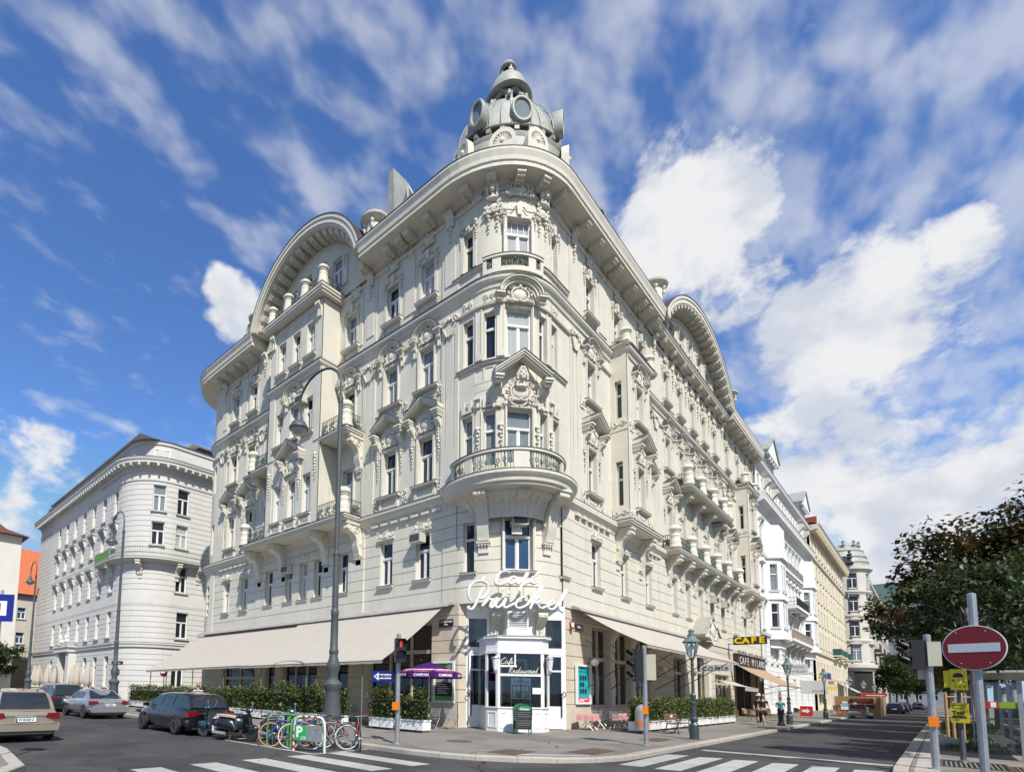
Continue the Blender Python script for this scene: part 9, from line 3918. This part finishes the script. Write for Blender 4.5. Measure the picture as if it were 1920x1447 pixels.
def tree_meshes(seed,H,R,z0,nleaf,leaf,mat,bark,tr=.22,squash=.85,droop=.3,clumps=46):
	rd=random.Random(seed)
	t=MB()
	top=z0+(H-z0)*.55
	lean=rd.uniform(-.3,.3)
	t.tube([(0,0,-.1),(lean*.2,0,z0*.5),(lean*.6,lean*.3,z0+.3),(lean,lean,top)],tr,8,r1=tr*.45)
	cz=(z0+H)/2
	hz=(H-z0)/2
	C=[]
	k=0
	while len(C)<clumps and k<4000:
		k += 1
		a,u,w=rd.uniform(0,2*PI),rd.uniform(-1,1),rd.uniform(.3,1.0) ** .6
		s=sqrt(max(0,1-u*u))
		wob=1+.22*sin(3*a+seed)+.16*sin(5*a+2*u+seed*2)
		p=Vector((R*w*s*cos(a)*wob,R*w*s*sin(a)*wob,cz+hz*w*u*squash+hz*.12*sin(4*a+seed)))
		if all((p-q[0]).length>R*.20 for q in C):
			C.append((p,R*rd.uniform(.20,.36)))
	for p,r in C:
		if rd.random()<.75:
			b0=Vector((lean*.6,lean*.3,z0+rd.uniform(-.2,(top-z0)*.8)))
			mid=b0.lerp(p,.5)+Vector((rd.uniform(-.3,.3),rd.uniform(-.3,.3),rd.uniform(.1,.5)))
			t.tube([b0,mid,p],tr*.26,5,r1=.012)
	v,f=[],[]
	per=nleaf // max(1,len(C))
	for p,r in C:
		for i in range(per):
			d=Vector((rd.gauss(0,1),rd.gauss(0,1),rd.gauss(0,.7)))
			d.normalize()
			q=p+d*r*rd.uniform(.25,1.12)
			a=rd.uniform(0,2*PI)
			e=rd.gauss(-droop,.5)
			ax=Vector((cos(a)*cos(e),sin(a)*cos(e),sin(e)))
			sd=ax.cross(Vector((rd.gauss(0,.35),rd.gauss(0,.35),1))).normalized()
			up=sd.cross(ax)
			L_=leaf*rd.uniform(.65,1.3)
			wd=L_*.34
			n=len(v)
			v += [tuple(q),tuple(q+ax*L_*.45+sd*wd+up*.1*L_),tuple(q+ax*L_),tuple(q+ax*L_*.45-sd*wd+up*.1*L_)]
			f += [(n,n+1,n+2),(n,n+2,n+3)]
	me=bpy.data.meshes.new('crown')
	me.from_pydata(v,[],f)
	me.materials.append(mat)
	return t.mesh('trunk',bark,.7),me
def tree(label,x,y,key,rz=0.0,s=1.0,name='tree',group=None,**kw):
	t=thing(name,label,'tree',(x,y,0),rz,group)
	t.matrix_basis=t.matrix_basis @ Matrix.Scale(s,4)
	if key not in CACHE:
		CACHE[key]=tree_meshes(**kw)
	link('trunk',CACHE[key][0],t)
	link('crown',CACHE[key][1],t)
	return t
A=dict(seed=11,H=10.4,R=4.3,z0=3.4,nleaf=38000,leaf=.25,mat=CHEST,bark=BARK)
B_=dict(seed=23,H=10.2,R=4.3,z0=3.2,nleaf=22000,leaf=.30,mat=CHEST,bark=BARK)
G_='trees of the avenue on the right'
tree('large bronze tinged chestnut tree whose branches reach left over the kerb',15.9,15.5,'ta',0.6,1.0,'chestnut_tree',G_,**A)
tree('chestnut tree second in the avenue behind the bronze one',15.2,25.5,'tb',1.9,1.0,'chestnut_tree',G_,**B_)
tree('chestnut tree third in the avenue',15.0,37,'ta',3.4,.98,'chestnut_tree',G_,**A)
tree('chestnut tree fourth in the avenue',15.0,50,'tb',4.4,1.02,'chestnut_tree',G_,**B_)
tree('chestnut tree fifth in the avenue',15.2,64,'ta',5.1,1.0,'chestnut_tree',G_,**A)
tree('chestnut tree sixth in the avenue, seen above the parked cars',15,82,'tb',.7,1.1,'chestnut_tree',G_,**B_)
tree('chestnut tree seventh in the avenue',15,104,'ta',2.2,1.1,'chestnut_tree',G_,**A)
tree('chestnut tree near the far end of the avenue',15.5,135,'tb',3.0,1.2,'chestnut_tree',G_,**B_)
LIN=leafmat('linden_leaf',(.05,.10,.02),(.065,.12,.025),(.09,.14,.035))
C_=dict(seed=5,H=13,R=5.5,z0=2.6,nleaf=12000,leaf=.5,mat=LIN,bark=BARK)
tree('bright green tree beyond the tower house at the left side of the far street',5.8,158,'tc',0,1.0,'linden_tree','far street trees',**C_)
tree('darker green tree farther behind on the left side of the far street',7.0,182,'tc',2.0,1.1,'linden_tree','far street trees',**C_)
tree('green tree at the very end of the far street',8.5,212,'tc',4.0,1.25,'linden_tree','far street trees',**C_)
tree('green tree closing the far street on the right',14.5,178,'tc',1.0,1.2,'linden_tree','far street trees',**C_)
tree('green tree far right behind the avenue',21,60,'tb',2.6,1.15,'chestnut_tree',G_,**B_)
tree('green tree right of the avenue behind the bus shelter',21.5,30,'ta',1.2,1.05,'chestnut_tree',G_,**A)
YA=dict(seed=31,H=6.0,R=1.5,z0=2.6,nleaf=6500,leaf=.17,mat=ASH,bark=PALEB,tr=.085,droop=.75,clumps=40)
tree('slim young ash tree with a pale trunk beside the taxi boxes',12.85,2.1,'ty',.4,1.0,'ash_tree',None,**YA)
YB=dict(seed=37,H=7.2,R=2.6,z0=2.8,nleaf=14000,leaf=.18,mat=ASH,bark=BARK,tr=.11,droop=.75,clumps=44)
tree('leafy ash tree right of the slim one over the bus shelter',15.4,6.6,'tz',1.4,1.0,'ash_tree',None,**YB)
SM=dict(seed=41,H=7.6,R=3.0,z0=2.2,nleaf=7000,leaf=.34,mat=ASH,bark=BARK,tr=.15)
tree('small dark tree before the ochre wall at the far left',-69,-7.5,'ts',0,.95,'small_tree',None,**SM)
# low ground plants round the avenue trees
rd=random.Random(9)
v,f=[],[]
for i in range(5200):
	y=rd.uniform(7,46)
	x=12.1+rd.uniform(0,2.6)+.006*y
	h=rd.uniform(.06,.2)
	a=rd.uniform(0,6.3)
	n=len(v)
	v += [(x-.03*cos(a),y-.03*sin(a),0),(x+.03*cos(a),y+.03*sin(a),0),(x+rd.uniform(-.08,.08),y+rd.uniform(-.08,.08),h)]
	f.append((n,n+1,n+2))
me=bpy.data.meshes.new('grass')
me.from_pydata(v,[],f)
me.materials.append(nmat('grass_green',(.055,.09,.02),.7,col2=(.10,.10,.03),vscale=2))
g=link('grass',me)
g['kind']='stuff'
m=MB()
m.prism([(12.02,6.5),(14.8,6.5),(15.0,46),(12.3,46)],-.05,.01,'z')
structure(ob('tree_bed',m,ground_mat('soil_bed',(.07,.05,.035),(.11,.08,.055),3,.5,.2)))
# ================================================================ people
def skin_mesh(nodes,edges,mat,name,sub=1,root=0):
	me=bpy.data.meshes.new(name)
	me.from_pydata([n[0] for n in nodes],edges,[])
	o=bpy.data.objects.new(name,me)
	COL.objects.link(o)
	md=o.modifiers.new('skin','SKIN')
	for i,n in enumerate(nodes):
		r=n[1]
		me.skin_vertices[0].data[i].radius=(r,r) if not isinstance(r,tuple) else r
	me.skin_vertices[0].data[root].use_root=True
	md.use_smooth_shade=True
	s=o.modifiers.new('sub','SUBSURF')
	s.levels=s.render_levels=sub
	dg=bpy.context.evaluated_depsgraph_get()
	out=bpy.data.meshes.new_from_object(o.evaluated_get(dg))
	bpy.data.objects.remove(o)
	out.materials.clear()
	out.materials.append(mat)
	out.polygons.foreach_set('use_smooth',[True]*len(out.polygons))
	return out
SKIN=nmat('skin',(.42,.24,.165),.55)
def person(label,x,y,rz,hgt,top,bottom,hair,pose='walk',hat=None,sleeves=True,long_legs=False,hairlen=.0,bag=None,z=0.0):
	"""standing, walking or sitting figure facing -Y in its own frame"""
	t=thing('person',label,'person',(x,y,z),rz)
	t.matrix_basis=t.matrix_basis @ Matrix.Scale(hgt/1.75,4)
	st=.17 if pose == 'walk' else .02
	if pose == 'sit':
		hip,kn,an=.52,[(-.10,-.42,.50),(.10,-.42,.50)],[(-.10,-.40,.07),(.10,-.40,.07)]
	else:
		hip=.93
		kn=[(-.10,-st*.9,.50),(.10,st*.45,.50)]
		an=[(-.10,-st*1.3,.08),(.10,st*1.6,.10)]
	dz=hip-.93
	sh=1.43+dz
	el=[(-.25,.05+st*.3,1.14+dz),(.25,.02-st*.3,1.14+dz)]
	wr=[(-.25,-.08+st*.2,.92+dz),(.25,-.14-st*.5,.94+dz)]
	if pose in ('hold','sit'):
		el=[(-.24,.0,1.15+dz),(.24,.0,1.15+dz)]
		wr=[(-.12,-.26,1.12+dz),(.12,-.26,1.12+dz)]
	nd=[((0,0,hip),(.15,.10)),((0,.01,hip+.2),(.125,.09)),((0,.0,sh-.13),(.155,.10)),((0,.01,sh+.02),(.09,.07)),((0,0,sh+.09),.055),((0,-.01,sh+.16),.06)]
	ed=[(0,1),(1,2),(2,3),(3,4),(4,5)]
	ia=[]
	for k,sx in enumerate((-1,1)):
		b=len(nd)
		nd += [((sx*.18,.0,sh-.02),.058),(el[k],.042),(wr[k],.028),((wr[k][0]*1.0,wr[k][1]-.03,wr[k][2]-.07),(.036,.02))]
		ed += [(2,b),(b,b+1),(b+1,b+2),(b+2,b+3)]
		ia.append(b)
	il=[]
	for k,sx in enumerate((-1,1)):
		b=len(nd)
		nd += [((sx*.095,0,hip-.08),.095),(kn[k],.06),((an[k][0],an[k][1],(an[k][2]*.35+kn[k][2]*.65)),.058),(an[k],.038)]
		ed += [(0,b),(b,b+1),(b+1,b+2),(b+2,b+3)]
		il.append(b)
	body=skin_mesh(nd,ed,SKIN,'body')
	bo=link('body',body,t)
	m=MB()  # head with face
	hz=sh+.28
	m.ball((0,-.01,hz),.076,.095,.118,12,10)
	m.ball((0,-.045,hz-.06),.055,.055,.055,10,6)
	m.prism([(-.10,hz+.01),(-.128,hz-.03),(-.10,hz-.035)],-.012,.012,'x')
	for sx in (-1,1):
		m.ball((sx*.078,0,hz-.01),.012,.022,.032,6,5)
	hd=ob('head',m,SKIN,t,smooth=1.2)
	m=MB()
	for sx in (-1,1):
		m.ball((sx*.03,-.092,hz+.015),.014,.008,.008,6,4)
	ob('eyes',m,PBLACK,hd)
	m=MB()
	m.ball((0,-.096,hz-.06),.024,.008,.006,6,4)
	ob('mouth',m,nmat('lips',(.30,.08,.07),.5),hd)
	m=MB()
	m.ball((0,.016,hz+.03),.086,.098,.105,12,8)
	if hairlen:
		m.ball((0,.05,hz-hairlen*.5),.085,.06,.06+hairlen*.5,10,6)
	ob('hair',m,hair,t,smooth=1.2)
	m=MB()  # fingers closed a little, thumb to the side
	for k,sx in enumerate((-1,1)):
		px,py,pz=wr[k][0],wr[k][1]-.03,wr[k][2]-.07
		for i in range(4):
			oy=-.03+.019*i
			ln=(.055,.068,.072,.06)[3-i]
			m.tube([(px,py+oy,pz),(px-sx*.004,py+oy,pz-ln*.6),(px-sx*.018,py+oy,pz-ln)],.009,5)
		m.tube([(px,py-.03,pz+.04),(px-sx*.02,py-.055,pz+.01),(px-sx*.024,py-.055,pz-.02)],.01,5)
	ob('fingers',m,SKIN,bo,smooth=1)
	# clothes: the same skeleton a little fuller
	n2=[((0,0,hip+.0),(.165,.12)),((0,.01,hip+.2),(.145,.11)),((0,0,sh-.13),(.17,.115)),((0,.01,sh+.025),(.095,.075))]
	e2=[(0,1),(1,2),(2,3)]
	for k,sx in enumerate((-1,1)):
		b=len(n2)
		s0=Vector((sx*.185,0,sh-.015))
		n2 += [(tuple(s0),.072),(tuple(s0.lerp(Vector(el[k]),.55)),.066)]
		e2 += [(2,b),(b,b+1)]
	link('shirt',skin_mesh(n2,e2,top,'shirt'),t)
	n3=[((0,0,hip+.06),(.16,.12)),((0,0,hip-.03),(.16,.12))]
	e3=[(0,1)]
	for k,sx in enumerate((-1,1)):
		b=len(n3)
		h0=Vector((sx*.095,0,hip-.08))
		kk=Vector(kn[k])
		n3 += [(tuple(h0),.11),(tuple(h0.lerp(kk,.85)),.095)]
		e3 += [(1,b),(b,b+1)]
		if long_legs:
			n3 += [(an[k],.062)]
			e3 += [(b+1,b+2)]
	link('trousers' if long_legs else 'shorts',skin_mesh(n3,e3,bottom,'shorts'),t)
	for k in (0,1):
		m=MB()
		a=an[k]
		m.ball((a[0],a[1]-.06,a[2]-.035),.045,.125,.05,10,6)
		ob('shoe',m,nmat('shoe_pale',(.45,.45,.45),.6),t,smooth=1)
	if hat:
		m=MB()
		m.lathe([(.17,.0),(.15,.02),(.10,.03),(.098,.10),(.07,.13),(0,.135)],14,(0,.0,hz+.055))
		ob('hat',m,hat,t,smooth=.8)
	if bag:
		m=MB()
		m.cbox((0,.17,sh-.25),.28,.14,.40)
		ob('backpack',m,bag,t)
	return t
DKC=nmat('dark_cotton',(.012,.013,.018),.85,var=.2,vscale=20)
TURQ=nmat('turquoise_cotton',(.01,.22,.26),.8)
WCOT=nmat('white_cotton',(.62,.60,.62),.8)
BRH=nmat('brown_hair',(.06,.03,.015),.6)
person('man in a dark shirt and dark shorts walking beside the black bollard',4.75,19.6,radians(35),1.80,DKC,DKC,BRH,'walk')
person('man in a dark shirt with a pale sun hat behind the first walker',4.35,20.6,radians(20),1.78,DKC,DKC,BRH,'walk',hat=nmat('pale_hat',(.6,.58,.52),.8),long_legs=True,bag=DKC)
person('woman in a turquoise shirt and straw hat holding a map',5.05,23.0,radians(10),1.68,TURQ,DKC,BRH,'hold',hat=nmat('straw_hat',(.30,.20,.09),.8))
person('woman in a pale lilac top looking back behind the black car',-12.3,-8.25,radians(60),1.74,nmat('lilac_cotton',(.55,.48,.58),.8),DKC,nmat('fair_hair',(.30,.17,.07),.6),'stand',hairlen=.1)
person('seated guest in a dark red shirt behind the left planters',-7.0,-1.9,radians(80),1.70,nmat('wine_cotton',(.14,.02,.03),.8),DKC,BRH,'sit')
person('seated guest whose head shows above the right hedge',1.5,12.0,radians(90),1.72,WCOT,DKC,BRH,'sit')
